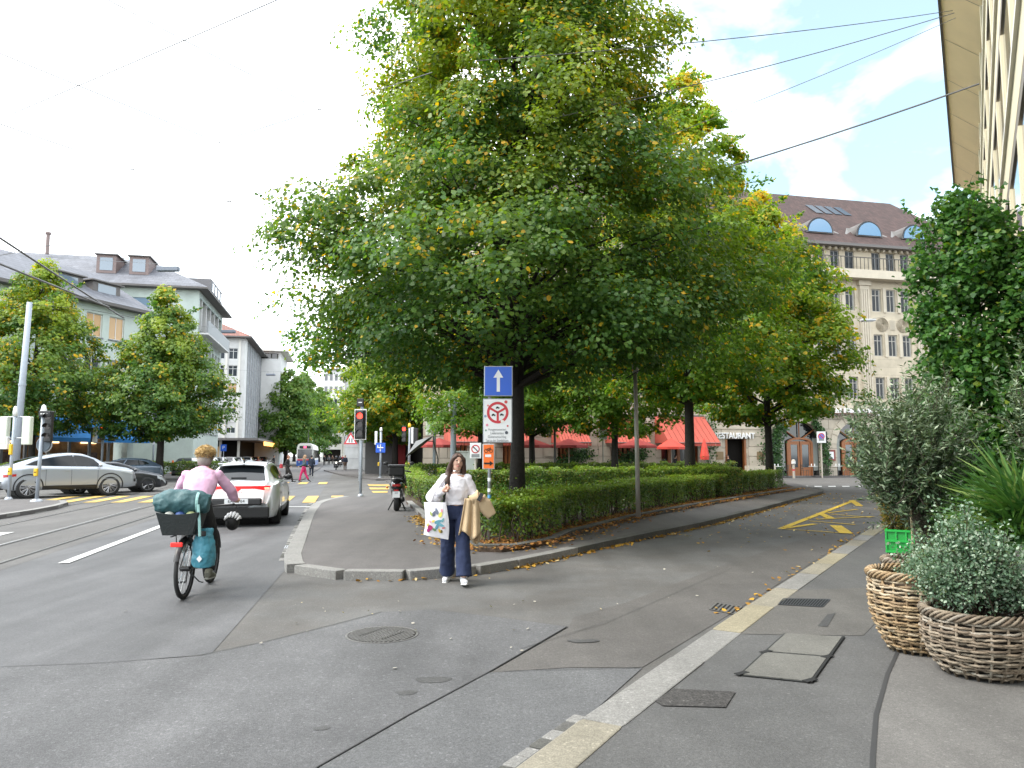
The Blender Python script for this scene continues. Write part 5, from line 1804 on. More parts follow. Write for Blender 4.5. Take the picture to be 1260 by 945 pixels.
        xs_ = np.linspace(rx + wr * 1.15, fx - wr * 1.15, 8)
        cb.side(m, [(x, gz + .015) for x in xs_], [(x, gz + .17) for x in xs_], s_, off=.012)
        m.build('sill', BLACKP, root)
        if detailed:
            for xq in (wx + .02, wx + .98, wx - .88):       # door shut lines
                m = MB()
                cb.side(m, [(xq - .006, gz + .18), (xq + .006, gz + .18)], [(xq - .006, cb.ev(cb.belt, xq) + .05), (xq + .006, cb.ev(cb.belt, xq) + .05)], s_, off=.003, nu=2, nv=6)
                m.build('door_gap', BLACKM, root)
            for xq in (wx - .12, wx - 1.0):
                z = cb.ev(cb.belt, xq) - .10
                MB().box((xq, s_ * (cb.W(xq, z) + .018), z), (.2, .03, .028)).build('door_handle', paint, root, bevel=.008)
            for xc in (fx, rx):                             # wheel arch trim
                m = MB()
                n_ = 18
                vs = []
                for i in range(n_ + 1):
                    a = math.pi * (-.06 + 1.12 * i / n_)
                    for rr_ in (wr * 1.14, wr * 1.25):
                        x_, z_ = xc + rr_ * math.cos(a), wr * 1.06 + rr_ * math.sin(a)
                        vs.append((x_, s_ * (cb.W(x_, max(z_, gz + .05)) + .010), z_))
                m.add(vs, [(2 * i, 2 * i + 1, 2 * i + 3, 2 * i + 2) for i in range(n_)])
                m.build('arch_trim', BLACKP, root, True)
        # mirrors
        xm = winb[-1][0] - .12
        zm = winb[-1][1] + .06
        mi = MB().ball((xm, s_ * (cb.W(xm, zm) + .16), zm), (.07, .12, .075), 10, 8).build('mirror', paint if not lit else BLACKP, root, True)
        # lamps
        xs_ = [fx + .42, fx + .72, fx + .93]
        zl = [cb.ev(cb.top, x) for x in xs_]
        m = MB()
        cb.side(m, [(x, z - .22) for x, z in zip(xs_, zl)], [(x, z - .10) for x, z in zip(xs_, zl)], s_, off=.012)
        m.build('headlight', HEADL, root, True)
    m = MB(); cb.over(m, front_glass[0], front_glass[1], .93, .95); m.build('windscreen', GLASS_C, root, True)
    m = MB(); cb.over(m, rear_glass[0], rear_glass[1], .94, .92); m.build('rear_window', GLASS_C, root, True)
    # bumpers
    xf, xr = cb.x1, cb.x0
    MB().box((xf - .02, 0, gz + .20), (.10, 1.25, .20)).build('grille', BLACKP, root, bevel=.03)
    MB().box((xr + .05, 0, gz + .12), (.14, 1.35, .18)).build('rear_bumper', BLACKP, root, bevel=.03)
    if roof == 'coupe':
        for s_ in (-1, 1):
            MB().box((xf - .16, -s_ * .60, gz + .32), (.16, .40, .14)).build('air_intake', BLACKP, root, bevel=.03)
        m = MB(); cb.side(m, [(-2.40, .82), (-2.0, .86)], [(-2.40, .92), (-2.0, .95)], -1, off=.012); m.build('taillight', TAILR, root)
    return root, cb
# silver SUV crossing, facing the square
gw0, gw1 = G(33, 613.5), G(134, 610)
hd = (gw1 - gw0).normalized()
sil = carpaint('paint_silver', (.36, .39, .43), .45)
mid_ = (gw0 + gw1) / 2 + hd * .13 + Vector((-hd.y, hd.x, 0)) * .86
suv_coupe('parked_car', 'silver coupe SUV waiting at the crossing beyond the tram rails', (mid_.x, mid_.y, 0), math.atan2(hd.y, hd.x), sil, RIM_S)
drk = carpaint('paint_anthracite', (.022, .025, .032), .3)
fw = G(181.5, 605.5)
mid_ = fw - hd * 1.42 + Vector((-hd.y, hd.x, 0)) * .86
suv_coupe('parked_car', 'dark grey low coupe half hidden behind the silver SUV', (mid_.x, mid_.y, 0), math.atan2(hd.y, hd.x), drk, RIM_S, roof='low')

# white hatchback with the red light bar, ahead of the cyclist
wht = carpaint('paint_white', (.70, .72, .74), .0)
rc = G(296, 645)
h1 = U1
cpos = rc + h1 * 1.36
wc, cb = suv_coupe('moving_car', 'white hatchback with lit red light bar driving ahead of the cyclist', (cpos.x, cpos.y, 0), math.atan2(h1.y, h1.x), wht, RIM_D, roof='hatch', lit=True)
xr = cb.x0
m = MB()
N_ = 16                                               # light bar follows the curved tail
pts = []
for i in range(N_ + 1):
    y = -.80 + 1.6 * i / N_
    xx_ = xr - .025 + .16 * (abs(y) / .8) ** 3
    hh = .032 + .075 * max(0, (abs(y) - .42) / .38) + (.05 if abs(y) < .08 else 0)
    pts.append((xx_, y, hh))
vs, fs = [], []
for (x, y, h) in pts:
    vs += [(x, y, .915 - h - (.03 if abs(y) < .08 else 0)), (x, y, .915 + .035)]
for i in range(N_):
    fs.append((2 * i, 2 * i + 1, 2 * i + 3, 2 * i + 2))
m.add(vs, fs)
m.build('light_bar', TAIL_ON, wc)
for s_ in (-1, 1):
    o = MB().box((xr + .04, s_ * .66, .90), (.10, .10, .022)).build('brake_light', mat('brake_light_hot', (1, .25, .15), .3, emit=2.0), wc)
MB().box((xr + .0, 0, .585), (.09, 1.12, .17)).build('bumper_insert', BLACKP, wc, bevel=.04)
MB().box((xr + .035, 0, .335), (.12, 1.46, .25)).build('diffuser', BLACKM, wc, bevel=.03)
pl = MB().box((xr - .055, .0, .60), (.02, .52, .115)).build('number_plate', SIGNWHITE, wc)
text(pl, 'EAI   764', .10, (xr - .068, 0, .60), BLACKM, rz=-math.pi / 2, extrude=.001, name='plate_lettering')
text(wc, 'C U P R A', .055, (xr - .012, 0, .80), FRAME_G, rz=-math.pi / 2, extrude=.006, name='badge_lettering')
MB().box((-1.42, 0, 1.46), (.28, 1.08, .025)).build('spoiler', wht, wc, bevel=.01)
MB().path([(-1.05, 0, 1.48), (-1.12, 0, 1.58)], [.03, .008], 6).build('antenna', BLACKP, wc)
MB().box((-1.93, 0, 1.13), (.05, .34, .03)).build('wiper', BLACKM, wc)
for s_ in (-1, 1):
    MB().path([(-1.2, s_ * .56, 1.47), (-.3, s_ * .57, 1.53), (.2, s_ * .58, 1.50)], .018, 6).build('roof_rail', BLACKP, wc)
    MB().box((xr + .10, s_ * .78, .50), (.03, .04, .22)).build('reflector', TAILR, wc)

# parked cars down the street
def small_car(label, px, Y, paint, head, group='cars parked along the shops'):
    p = P(px, 560, Y)
    return suv_coupe('parked_car', label, (p.x, p.y, .0), math.atan2(head.y, head.x), paint, RIM_S, detailed=False, roof='hatch', group=group)
cols = [('black', (.015, .016, .018)), ('white', (.5, .5, .5)), ('silver', (.28, .29, .30)), ('white', (.52, .52, .51)), ('grey', (.12, .125, .13)), ('black', (.02, .02, .022)), ('silver', (.3, .31, .33)), ('red', (.18, .02, .02)), ('black', (.015, .015, .017))]
small_car('black car parked beside the low hedge, seen from behind', 232, 62, carpaint('paint_black', cols[0][1]), U1)
small_car('blue estate parked behind the dark coupe under the blue awnings', 153, 47, carpaint('paint_blue_grey', (.06, .085, .12)), -hd + U1 * .3)
pc = [(258, 72, 'white', 'white car parked just past the black one at the canopy'), (270, 79, 'silver', 'silver car parked second past the black one'), (283, 87, 'white', 'white car parked under the parking sign'), (293, 95, 'grey', 'dark grey car parked before the lit orange fascia'),
      (305, 103, 'silver', 'silver car parked past the grey one'), (314, 112, 'red', 'dark red car parked near the end of the row'), (324, 122, 'black', 'tall black van like car parked near the row end'), (335, 134, 'white', 'far white car parked before the slab tower')]
for px, Y, cname, lab in pc:
    small_car(lab, px, Y, carpaint('paint_far_' + cname, dict(cols)[cname]), U1)

# tram
def tram():
    p = P(365, 560, 104)
    t = thing('tram', 'white and blue tram standing far down the main street', 'tram', (p.x, p.y, .02), ANG1)
    TW = mat('tram_white', (.62, .62, .58), .4); TB = mat('tram_blue', (.02, .08, .30), .4); TR = mat('tram_red', (.5, .05, .06), .4)
    W_, Ln, H = 2.2, 22.0, 3.35
    pr = [(0.0, .25), (.0, 2.55), (.12, 3.1), (.45, 3.35), (W_ - .45, 3.35), (W_ - .12, 3.1), (W_, 2.55), (W_, .25)]
    MB().wall_poly(pr, 0, Ln).build('body', TW, t)
    MB().bb(-.015, W_ + .015, -.015, Ln, .2, .95).build('skirt', TB, t)
    MB().bb(.1, W_ - .1, -.05, -.016, .95, 1.15).build('front_band', TR, t)
    MB().bb(.16, W_ - .16, -.04, -.003, 1.25, 2.5).build('windscreen', GLASS_D, t)
    MB().bb(.35, W_ - .35, -.04, -.003, 2.62, 2.98).build('destination_display', BLACKP, t)
    MB().bb(.9, 1.3, -.05, -.042, 2.66, 2.94).build('line_number', mat('tram_number', (.8, .1, .2), .4, emit=.8), t)
    for s_ in (.35, W_ - .35):
        MB().lathe([(.1, -.07), (.1, -.01)], 12, (s_, 0, .75), 'Y').build('headlight', HEADL, t)
    for k in range(10):
        MB().bb(W_ + .003, W_ + .03, .8 + k * 2.1, 2.5 + k * 2.1, 1.25, 2.45).build('side_window', GLASS_D, t)
    MB().path([(W_ / 2, 8, 3.35), (W_ / 2, 9.5, 4.4), (W_ / 2, 8, 5.4)], .05, 5).build('pantograph', FRAME_D, t)
    for k in range(4):
        MB().lathe([(.33, -.9), (.33, .9)], 16, (W_ / 2, 2 + k * 5.6, .3), 'X').build('wheelset', BLACKM, t)
tram()

# scooter
def scooter():
    p = G(488, 628.5, .12)
    t = thing('motor_scooter', 'black motor scooter with top box parked on the island pavement', 'scooter', (p.x, p.y, .12), R(6))
    # local: rear faces the camera (-y), front +y
    def whl(y, r, w):
        o = MB().lathe([(r * .68, -w / 2), (r * .9, -w / 2), (r, -w * .25), (r, w * .25), (r * .9, w / 2), (r * .68, w / 2)], 24, (0, 0, 0), 'X', cap=False).build('wheel', RUBBER, t, True, loc=(0, y, r))
        MB().lathe([(r * .7, -w * .3), (r * .7, w * .3)], 20, (0, 0, 0), 'X').build('rim', RIM_D, o)
    whl(0, .27, .15); whl(1.36, .27, .13)
    def blob(name, pts, ra, rb, m):
        return MB().path(pts, ra, 12, rb).build(name, m, t, True)
    SB = mat('scooter_black', (.012, .012, .013), .22, coat=.6)
    blob('body', [(0, -.22, .66), (0, 0, .70), (0, .35, .66), (0, .62, .48), (0, .95, .40)], [.10, .20, .22, .2, .16], [.10, .14, .18, .16, .06], SB)
    blob('mudguard', [(0, -.28, .36), (0, -.22, .50), (0, 0, .58), (0, .22, .52)], [.07, .10, .11, .09], [.02, .03, .03, .03], BLACKP)
    blob('seat', [(0, -.12, .84), (0, .15, .85), (0, .55, .80), (0, .68, .76)], [.12, .17, .16, .1], [.05, .06, .06, .04], BLACKM)
    blob('front_shield', [(0, 1.02, .35), (0, 1.12, .65), (0, 1.08, .98)], [.14, .24, .2], [.08, .08, .07], SB)
    blob('steering_column', [(0, 1.08, .95), (0, 1.0, 1.08)], [.07, .06], [.07, .06], SB)
    MB().path([(-.36, .94, 1.06), (-.2, 1.02, 1.09), (.2, 1.02, 1.09), (.36, .94, 1.06)], .022, 8).build('handlebar', BLACKP, t, True)
    for s_ in (-1, 1):
        o = MB().path([(s_ * .26, .98, 1.1), (s_ * .36, .95, 1.28)], .01, 6).build('mirror_arm', BLACKP, t)
        MB().ball((s_ * .38, .93, 1.31), (.075, .025, .05)).build('mirror', BLACKP, o, True)
    MB().box((0, -.28, 1.10), (.44, .38, .26)).build('top_box', BLACKM, t, bevel=.05)
    MB().box((0, -.28, 1.255), (.46, .40, .07)).build('top_box_lid', SB, t, bevel=.03)
    MB().box((0, -.36, .945), (.30, .36, .03)).build('luggage_rack', BLACKP, t)
    MB().box((0, -.335, .72), (.22, .05, .07)).build('tail_lamp', TAILR, t, bevel=.015)
    o = MB().box((0, -.39, .47), (.20, .012, .17)).build('number_plate', SIGNWHITE, t)
    text(o, 'ZH', .06, (0, -.398, .51), BLACKM, extrude=.001, name='plate_lettering')
    MB().box((0, -.37, .585), (.12, .02, .03)).build('reflector', mat('reflector_red', (.5, .02, .02), .3), t)
    MB().path([(.16, .25, .28), (.17, -.1, .30), (.17, -.3, .36)], [.04, .06, .06], 8).build('exhaust', BLACKP, t, True)
    for s_ in (-1, 1):
        MB().path([(s_ * .10, .20, .3), (s_ * .24, .06, .02)], .02, 6).build('stand_leg', BLACKP, t)
        MB().ball((s_ * .26, -.18, .66), (.035, .05, .035)).build('indicator', mat('indicator_amber', (.6, .2, .02), .3), t, True)
scooter()
# ================================================================== PEOPLE
SKIN = mat('skin', (.52, .29, .20), .55)
def tubes(chains, balls=()):
    mb = MB()
    for ch in chains:
        pts, ra = ch[0], ch[1]
        rb = ch[2] if len(ch) > 2 else None
        mb.path(pts, ra, 24, rb)
    for c, r in balls:
        mb.ball(c, r, 14, 10)
    return mb
def skin_over(mb, name, m, parent, voxel, smooth=3, loc=None, rz=None):
    """one continuous surface over overlapping tubes"""
    o = mb.build(name, m, parent, True, loc, rz)
    r = o.modifiers.new('remesh', 'REMESH')
    r.mode = 'VOXEL'
    r.voxel_size = voxel
    r.use_smooth_shade = True
    if smooth:
        s = o.modifiers.new('smooth', 'SMOOTH')
        s.factor = .5
        s.iterations = smooth
    return o
_ct = bpy.data.textures.new('fold_noise', 'CLOUDS')
_ct.noise_scale = .11
_ct.noise_depth = 2
def folds(o, s=.022):
    d = o.modifiers.new('folds', 'DISPLACE')
    d.texture = _ct
    d.strength = s
    d.mid_level = .5
    return o
def V(*a): return Vector(a)
def figure(name, label, loc, rz, J, cl, voxel=.014, scale=1.0, cat='person', group=None, hair='short', hair_mat=None, face=True, skin=None, wide=1.0, knee_skin=False, hands=True):
    """J: joints, the figure faces -y. cl: dict of clothing materials"""
    sk = skin or SKIN
    lp_ = lambda a, b, t: V(*a).lerp(V(*b), t)
    pel, che, nek, hed = (V(*J[k]) for k in ('pel', 'che', 'nek', 'hed'))
    hd_up = (hed - nek).normalized()
    fwd = V(*J.get('look', (0, -1, 0))).normalized()
    ch, bl = [], []
    wst = pel.lerp(che, .42)
    ch.append(([pel - V(0, 0, .06), pel, wst, che, nek - (nek - che) * .12], [.125, .15, .115, .145, .12], [.10, .105, .085, .105, .075]))
    ch.append(([nek - hd_up * .05, nek + hd_up * .03, hed - hd_up * .04], [.062, .052, .052], [.06, .055, .055]))
    bl.append((hed + hd_up * .02 - fwd * .012, (.079, .092, .104)))
    bl.append((hed - hd_up * .055 + fwd * .025, (.055, .058, .062)))
    if face:
        side_v = fwd.cross(hd_up).normalized()
        ch.append(([hed + fwd * .082 + hd_up * .018, hed + fwd * .104 - hd_up * .020], [.010, .016]))
        ch.append(([hed + fwd * .068 - hd_up * .088, hed + fwd * .060 - hd_up * .10], [.026, .02]))
        for s_ in (-1, 1):
            bl.append((hed + side_v * .078 * s_ + hd_up * .0, (.012, .022, .032)))
    for k in 'AB':
        sh, el, wr = V(*J['sh' + k]), V(*J['el' + k]), V(*J['wr' + k])
        ch.append(([nek - V(0, 0, .04), sh, sh.lerp(el, .5), el], [.05, .054, .045, .038]))
        ch.append(([el, el.lerp(wr, .35), wr], [.038, .040, .026]))
        bl.append((sh, .055)); bl.append((el, .039))
        hv = V(*J.get('hand' + k, tuple((wr - el).normalized()))).normalized()
        pv = V(*J.get('palm' + k, (1 if k == 'A' else -1, 0, 0)))
        pv = (pv - hv * pv.dot(hv)).normalized()           # across the knuckles
        nv_ = hv.cross(pv)
        curl = J.get('curl' + k, .5)
        ch.append(([wr, wr + hv * .05, wr + hv * .09], [.028, .040, .038], [.022, .018, .016]))
        if hands:
            for i, (o_, ln) in enumerate(((-.030, .068), (-.010, .078), (.010, .073), (.029, .058))):
                b0 = wr + hv * .078 + pv * o_
                m1 = b0 + hv * (ln * .5 * math.cos(curl)) + nv_ * (ln * .5 * math.sin(curl))
                m2 = m1 + hv * (ln * .5 * math.cos(curl * 2.6)) + nv_ * (ln * .5 * math.sin(curl * 2.6))
                ch.append(([b0 - hv * .02, b0, m1, m2], [.0085, .0088, .0084, .0068]))
            tb_ = wr + hv * .03 - pv * .035
            ch.append(([wr + hv * .02 - pv * .02, tb_ + hv * .02 - pv * .012 + nv_ * .012, tb_ + hv * .055 + nv_ * .028], [.014, .012, .008]))
        hp, kn, an = V(*J['hip' + k]), V(*J['kne' + k]), V(*J['ank' + k])
        ch.append(([hp + V(0, 0, .03), hp.lerp(kn, .25), kn], [.085, .082, .054]))
        ch.append(([kn, kn.lerp(an, .3), an], [.054, .054, .036]))
        bl.append((kn, .056))
        td = V(*J.get('toe' + k, (0, -1, 0))).normalized()
        ch.append(([an + V(0, 0, .0), an - V(0, 0, .045) - td * .03, an - V(0, 0, .055) + td * .12], [.035, .036, .028], [.035, .034, .022]))
    root = skin_over(tubes(ch, bl), name, sk, None, voxel, 2, loc, rz)
    props(root, label, cat, group)
    root.scale = (scale,) * 3
    # trousers
    if 'legs' in cl:
        w = wide
        c2, b2_ = [], []
        top = pel.lerp(che, .30)
        c2.append(([pel - V(0, 0, .10), pel, top], [.13, .163, .126], [.115, .12, .10]))
        for k in 'AB':
            hp, kn, an = V(*J['hip' + k]), V(*J['kne' + k]), V(*J['ank' + k])
            kr_ = .066 + .030 * (w - 1) * 2
            ar = .052 + .055 * (w - 1) * 2
            end = kn.lerp(an, .96)
            c2.append(([hp + V(0, 0, .05), hp.lerp(kn, .3), kn, kn.lerp(an, .5), end], [.092, .097, kr_, (kr_ + ar) / 2, ar], [.10, .102, kr_ * 1.05, (kr_ + ar) / 2 * 1.08, ar * 1.15]))
            b2_.append((kn, kr_))
        folds(skin_over(tubes(c2, b2_), 'trousers', cl['legs'], root, voxel, 3), .026)
    if 'top' in cl:
        c3, b3_ = [], []
        crop = J.get('crop', .16)
        bw_ = cl.get('broad', 1.0)
        c3.append(([pel.lerp(che, crop), pel.lerp(che, .5), che, che.lerp(nek, .62), nek - hd_up * .015], [.150 * bw_, .146 * bw_, .172 * bw_, .150 * bw_, .082], [.118, .112, .128, .105, .072]))
        for k in 'AB':
            sh, el, wr = V(*J['sh' + k]), V(*J['el' + k]), V(*J['wr' + k])
            sl = cl.get('sleeve', 1.0)
            c3.append(([nek - V(0, 0, .05), sh, sh.lerp(el, .5), el], [.068, .062, .060 * sl, .057 * sl]))
            c3.append(([el, el.lerp(wr, .5), el.lerp(wr, .97)], [.057 * sl, .055 * sl, .043 * sl]))
            b3_ += [(sh, .062), (el, .058 * sl)]
        folds(skin_over(tubes(c3, b3_), 'top', cl['top'], root, voxel, 3), .024)
    if 'shoes' in cl:
        for k in 'AB':
            an = V(*J['ank' + k]); td = V(*J.get('toe' + k, (0, -1, 0))).normalized()
            m = tubes([([an + V(0, 0, .02), an - V(0, 0, .03) - td * .03], [.045, .046]), ([an - V(0, 0, .045) - td * .075, an - V(0, 0, .045), an - V(0, 0, .05) + td * .08, an - V(0, 0, .058) + td * .185], [.034, .042, .045, .03], [.036, .042, .034, .022])])
            s_ = skin_over(m, 'shoe', cl['shoes'], root, max(voxel * .8, .008), 2)
            MB().path([an - V(0, 0, .082) - td * .085, an - V(0, 0, .082) + td * .05, an - V(0, 0, .084) + td * .19], [.034, .045, .03], 10, [.012, .013, .011], ref=tuple(td.cross(V(0, 0, 1)))).build('sole', cl.get('sole', WHITEP), s_, True)
    hm_ = hair_mat or mat('hair_brown', (.045, .020, .012), .55, var=.3, vscale=60)
    sv = fwd.cross(hd_up).normalized()
    if hair == 'short':
        m = tubes([], [(hed + hd_up * .035 - fwd * .022, (.083, .094, .088)), (hed - hd_up * .01 - fwd * .05, (.074, .052, .08))])
        skin_over(m, 'hair', hm_, root, max(voxel * .8, .009), 1)
    elif hair == 'long':
        c4 = [([hed + hd_up * .06 - fwd * .03, hed - fwd * .075, nek - fwd * .085, nek - V(0, 0, .16) - fwd * .09], [.05, .078, .09, .07], [.05, .045, .04, .03])]
        for s_ in (-1, 1):
            c4.append(([hed + hd_up * .098 + fwd * .030 + sv * .012 * s_, hed + hd_up * .05 + fwd * .040 + sv * .066 * s_, hed - hd_up * .03 + sv * .086 * s_ + fwd * .0, nek + sv * .10 * s_ - fwd * .0, nek - V(0, 0, .13) + sv * (.125 if s_ > 0 else .11) * s_ + fwd * (.06 if s_ > 0 else -.03), nek - V(0, 0, .26) + sv * .13 * s_ + fwd * (.09 if s_ > 0 else -.05)],
                       [.022, .026, .032, .042, .040, .018], [.02, .026, .034, .04, .036, .016]))
        m = tubes(c4, [(hed + hd_up * .045 - fwd * .03, (.086, .088, .086))])
        skin_over(m, 'hair', hm_, root, .010, 2)
    if face and voxel < .012:
        for s_ in (-1, 1):
            e = hed + fwd * .083 + hd_up * .022 + sv * .031 * s_
            MB().ball(e, (.014, .010, .007)).build('eye', mat('eye_dark', (.03, .02, .017), .3), root, True)
            MB().path([e + hd_up * .018 - sv * .017, e + hd_up * .023 + fwd * .006, e + hd_up * .018 + sv * .017], .0038, 6).build('eyebrow', hm_, root)
        MB().path([hed + fwd * .088 - hd_up * .056 - sv * .024, hed + fwd * .098 - hd_up * .055, hed + fwd * .088 - hd_up * .056 + sv * .024], [.004, .008, .004], 8).build('mouth', mat('lips', (.42, .12, .11), .5), root, True)
    return root
def face_to(h): return math.atan2(h.x, -h.y)

# ------------------------------------------------------------------ woman stepping off the kerb
wl_, wr_ = G(547, 714), G(571, 721)
wp = G(560, 718)
KNIT = mat('knit_white', (.74, .72, .76), .9, bump=.25, bscale=160)
DENIM = mat('denim_navy', (.015, .025, .070), .85, var=.18, vscale=10, bump=.2, bscale=200)
JW = dict(pel=(.0, .02, .93), che=(.0, .0, 1.22), nek=(.0, .0, 1.43), hed=(.025, -.035, 1.57), look=(.28, -1, .03),
          shA=(-.155, .01, 1.36), elA=(-.335, -.02, 1.11), wrA=(-.135, -.22, 1.215), handA=(.62, -.32, .42), palmA=(0, .3, 1), curlA=1.1,
          shB=(.155, .0, 1.36), elB=(.235, .07, 1.12), wrB=(.305, -.15, 1.10), handB=(.55, -.75, .25), palmB=(0, .2, 1), curlB=1.0,
          hipA=(-.085, .02, .90), kneA=(-.105, .05, .50), ankA=(-.125, .24, .10), toeA=(-.12, -1, -.12),
          hipB=(.085, .02, .90), kneB=(.105, -.11, .51), ankB=(.125, -.20, .105), toeB=(.18, -1, .18), crop=.32)
wom = figure('person', 'woman in white knit top and navy jeans stepping off the kerb', (wp.x, wp.y, 0), 0, JW,
             dict(legs=DENIM, top=KNIT, shoes=mat('sneaker_white', (.68, .68, .70), .6), sleeve=1.06), voxel=.0075, hair='long', scale=1.0, wide=1.45, skin=mat('skin_light', (.60, .36, .27), .55))
# wide cuff of the sleeve, necklace and ear bud
MB().path([(-.335, -.03, 1.12), (-.27, -.10, 1.09), (-.21, -.15, 1.13)], [.060, .085, .072], 14).build('sleeve_fold', KNIT, wom, True)
MB().lathe([(.064, 0), (.068, .006), (.064, .012)], 20, (.005, -.012, 1.452)).build('necklace', CHROME, wom)
MB().ball((-.048, -.065, 1.56), .011).build('ear_bud', WHITEP, wom, True)
TOTE = mat('tote_canvas', (.66, .65, .68), .9, bump=.2, bscale=120)
def tote():
    t = thing('tote_bag', 'white canvas tote bag printed with coloured leaves and a red flower', 'bag', (wp.x - .235, wp.y - .21, .62), R(-12))
    n_, k_ = 10, 12
    vs, fs = [], []
    for side_ in (-1, 1):
        for j in range(k_ + 1):
            z = .44 * j / k_
            for i in range(n_ + 1):
                x = -.165 + .33 * i / n_
                b = math.sin(math.pi * i / n_) ** .6 * (math.sin(math.pi * min(j / k_ * .8 + .12, 1)) ** .6) * .055 + .004
                vs.append((x * (1 - .10 * (j / k_)) + .02 * math.sin(z * 9), side_ * b + .012 * math.sin(x * 18 + z * 6), z - .05 * (i / n_ - .5) * (1 - j / k_) * 1.2))
    m = (k_ + 1) * (n_ + 1)
    for s_ in range(2):
        for j in range(k_):
            for i in range(n_):
                a = s_ * m + j * (n_ + 1) + i
                q = (a, a + 1, a + n_ + 2, a + n_ + 1)
                fs.append(q if s_ == 0 else q[::-1])
    MB().add(vs, fs).build('bag_body', TOTE, t, True)
    def yat(x, z): return -.066 - .004
    pr = [((-.02, .30), .055, .03, 60, (.10, .11, .16)), ((.02, .33), .06, .028, 100, (.13, .15, .20)), ((.065, .29), .06, .028, 55, (.60, .56, .12)), ((.09, .34), .03, .02, 80, (.60, .25, .30)),
          ((.03, .20), .075, .028, 20, (.10, .26, .32)), ((.055, .16), .075, .026, -20, (.13, .33, .40)), ((.015, .145), .07, .024, 70, (.10, .26, .34)), ((-.075, .12), .05, .048, 0, (.33, .02, .10)), ((-.095, .09), .035, .03, 40, (.25, .01, .12)),
          ((.05, .085), .045, .02, 120, (.60, .40, .05)), ((.075, .075), .03, .02, 90, (.12, .10, .03)), ((-.035, .205), .03, .02, 30, (.62, .50, .10)), ((-.08, .2), .028, .018, 140, (.55, .30, .35))]
    pr += [((-.06, .30), .04, .02, 110, (.30, .36, .12)), ((.09, .22), .045, .02, 60, (.14, .30, .34)), ((-.02, .10), .04, .02, 150, (.12, .22, .10)), ((-.11, .16), .03, .018, 70, (.5, .42, .1)), ((.10, .12), .035, .016, 10, (.5, .2, .2))]
    for i, ((x, z), a, b, ang, c) in enumerate(pr):
        a, b = a * .74, b * .74
        mb = MB()
        k = 12
        ca, sa = math.cos(R(ang)), math.sin(R(ang))
        pts = []
        for q in range(k):
            th = 2 * math.pi * q / k
            u = a * math.cos(th); v_ = b * math.sin(th) * (1 - .35 * math.cos(th))
            xx, zz = x + u * ca - v_ * sa, z + u * sa + v_ * ca
            nx_ = (xx / (1 - .1 * zz / .44) + .165) / .33
            nx_ = min(max(nx_, .02), .98)
            bb_ = math.sin(math.pi * nx_) ** .6 * (math.sin(math.pi * min(zz / .44 * .8 + .12, 1)) ** .6) * .055 + .004
            pts.append((xx + .02 * math.sin(zz * 9), -bb_ - .006 - .0006 * i + .012 * math.sin(xx * 18 + zz * 6), zz))
        cen = tuple(sum(p[j] for p in pts) / k for j in range(3))
        mb.add(pts + [cen], [(q, (q + 1) % k, k) for q in range(k)])
        mb.build('print', mat('tote_print_%d' % i, c, .85), t)
    for y_ in (-.012, .014):
        MB().path([(-.08, y_, .43), (-.03, y_ + .02, .56), (.06, y_ + .05, .70), (.10, y_ + .10, .78)], .012, 6, .004).build('strap', TOTE, t)
tote()
MB().path([(.0 - .10, -.02, 1.44), (-.115, -.09, 1.36), (-.12, -.15, 1.25), (-.15, -.13, 1.02)], .016, 6, .008).build('shoulder_strap', BLACKM, wom)
COAT = mat('coat_beige', (.50, .37, .225), .85, var=.1, vscale=8, bump=.15, bscale=90)
def coat():
    t = thing('coat', 'beige coat carried over the arm of the woman in white', 'coat', (wp.x + .23, wp.y - .08, .58), 0)
    def drape(x0, x1, ztop, zbot, ybase, nf, sw, name, tilt=0.0):
        n_, k_ = 28, 14
        vs, fs = [], []
        for j in range(k_ + 1):
            f = j / k_
            for i in range(n_ + 1):
                u = i / n_
                x = x0 + (x1 - x0) * u + tilt * f + (u - .5) * .10 * f
                zb = zbot + .05 * math.sin(u * 7)
                vs.append((x, ybase + sw * (.25 + f) * math.sin(u * nf * 2 * math.pi) + .03 * math.sin(f * 3), ztop + (zb - ztop) * f))
        fs = [(j * (n_ + 1) + i, j * (n_ + 1) + i + 1, (j + 1) * (n_ + 1) + i + 1, (j + 1) * (n_ + 1) + i) for j in range(k_) for i in range(n_)]
        o = MB().add(vs, fs).build(name, COAT, t, True)
        s_ = o.modifiers.new('thick', 'SOLIDIFY'); s_.thickness = .012
        return o
    drape(-.10, .08, .53, .06, -.12, 2.2, .035, 'front_panel', -.03)
    drape(-.08, .05, .50, -.02, .0, 1.8, .03, 'back_panel', .02)
    skin_over(tubes([([(-.02, -.09, .50), (.07, -.08, .56), (.13, -.06, .52)], [.075, .09, .08]), ([(.05, -.06, .52), (.15, -.04, .44), (.25, -.02, .30)], [.095, .105, .07], [.06, .065, .05])]), 'rolled_sleeve', COAT, t, .012, 3)
coat()
ph = thing('mobile_phone', 'dark phone in the hand of the woman in white', 'phone', (wp.x + .335, wp.y - .245, 1.10))
MB().box((0, 0, .03), (.05, .009, .11), rot=Matrix.Rotation(R(28), 3, 'Y')).build('phone_body', BLACKP, ph, bevel=.004)
MB().box((0, -.008, .03), (.046, .002, .10), rot=Matrix.Rotation(R(28), 3, 'Y')).build('screen', GLASS_D, ph)

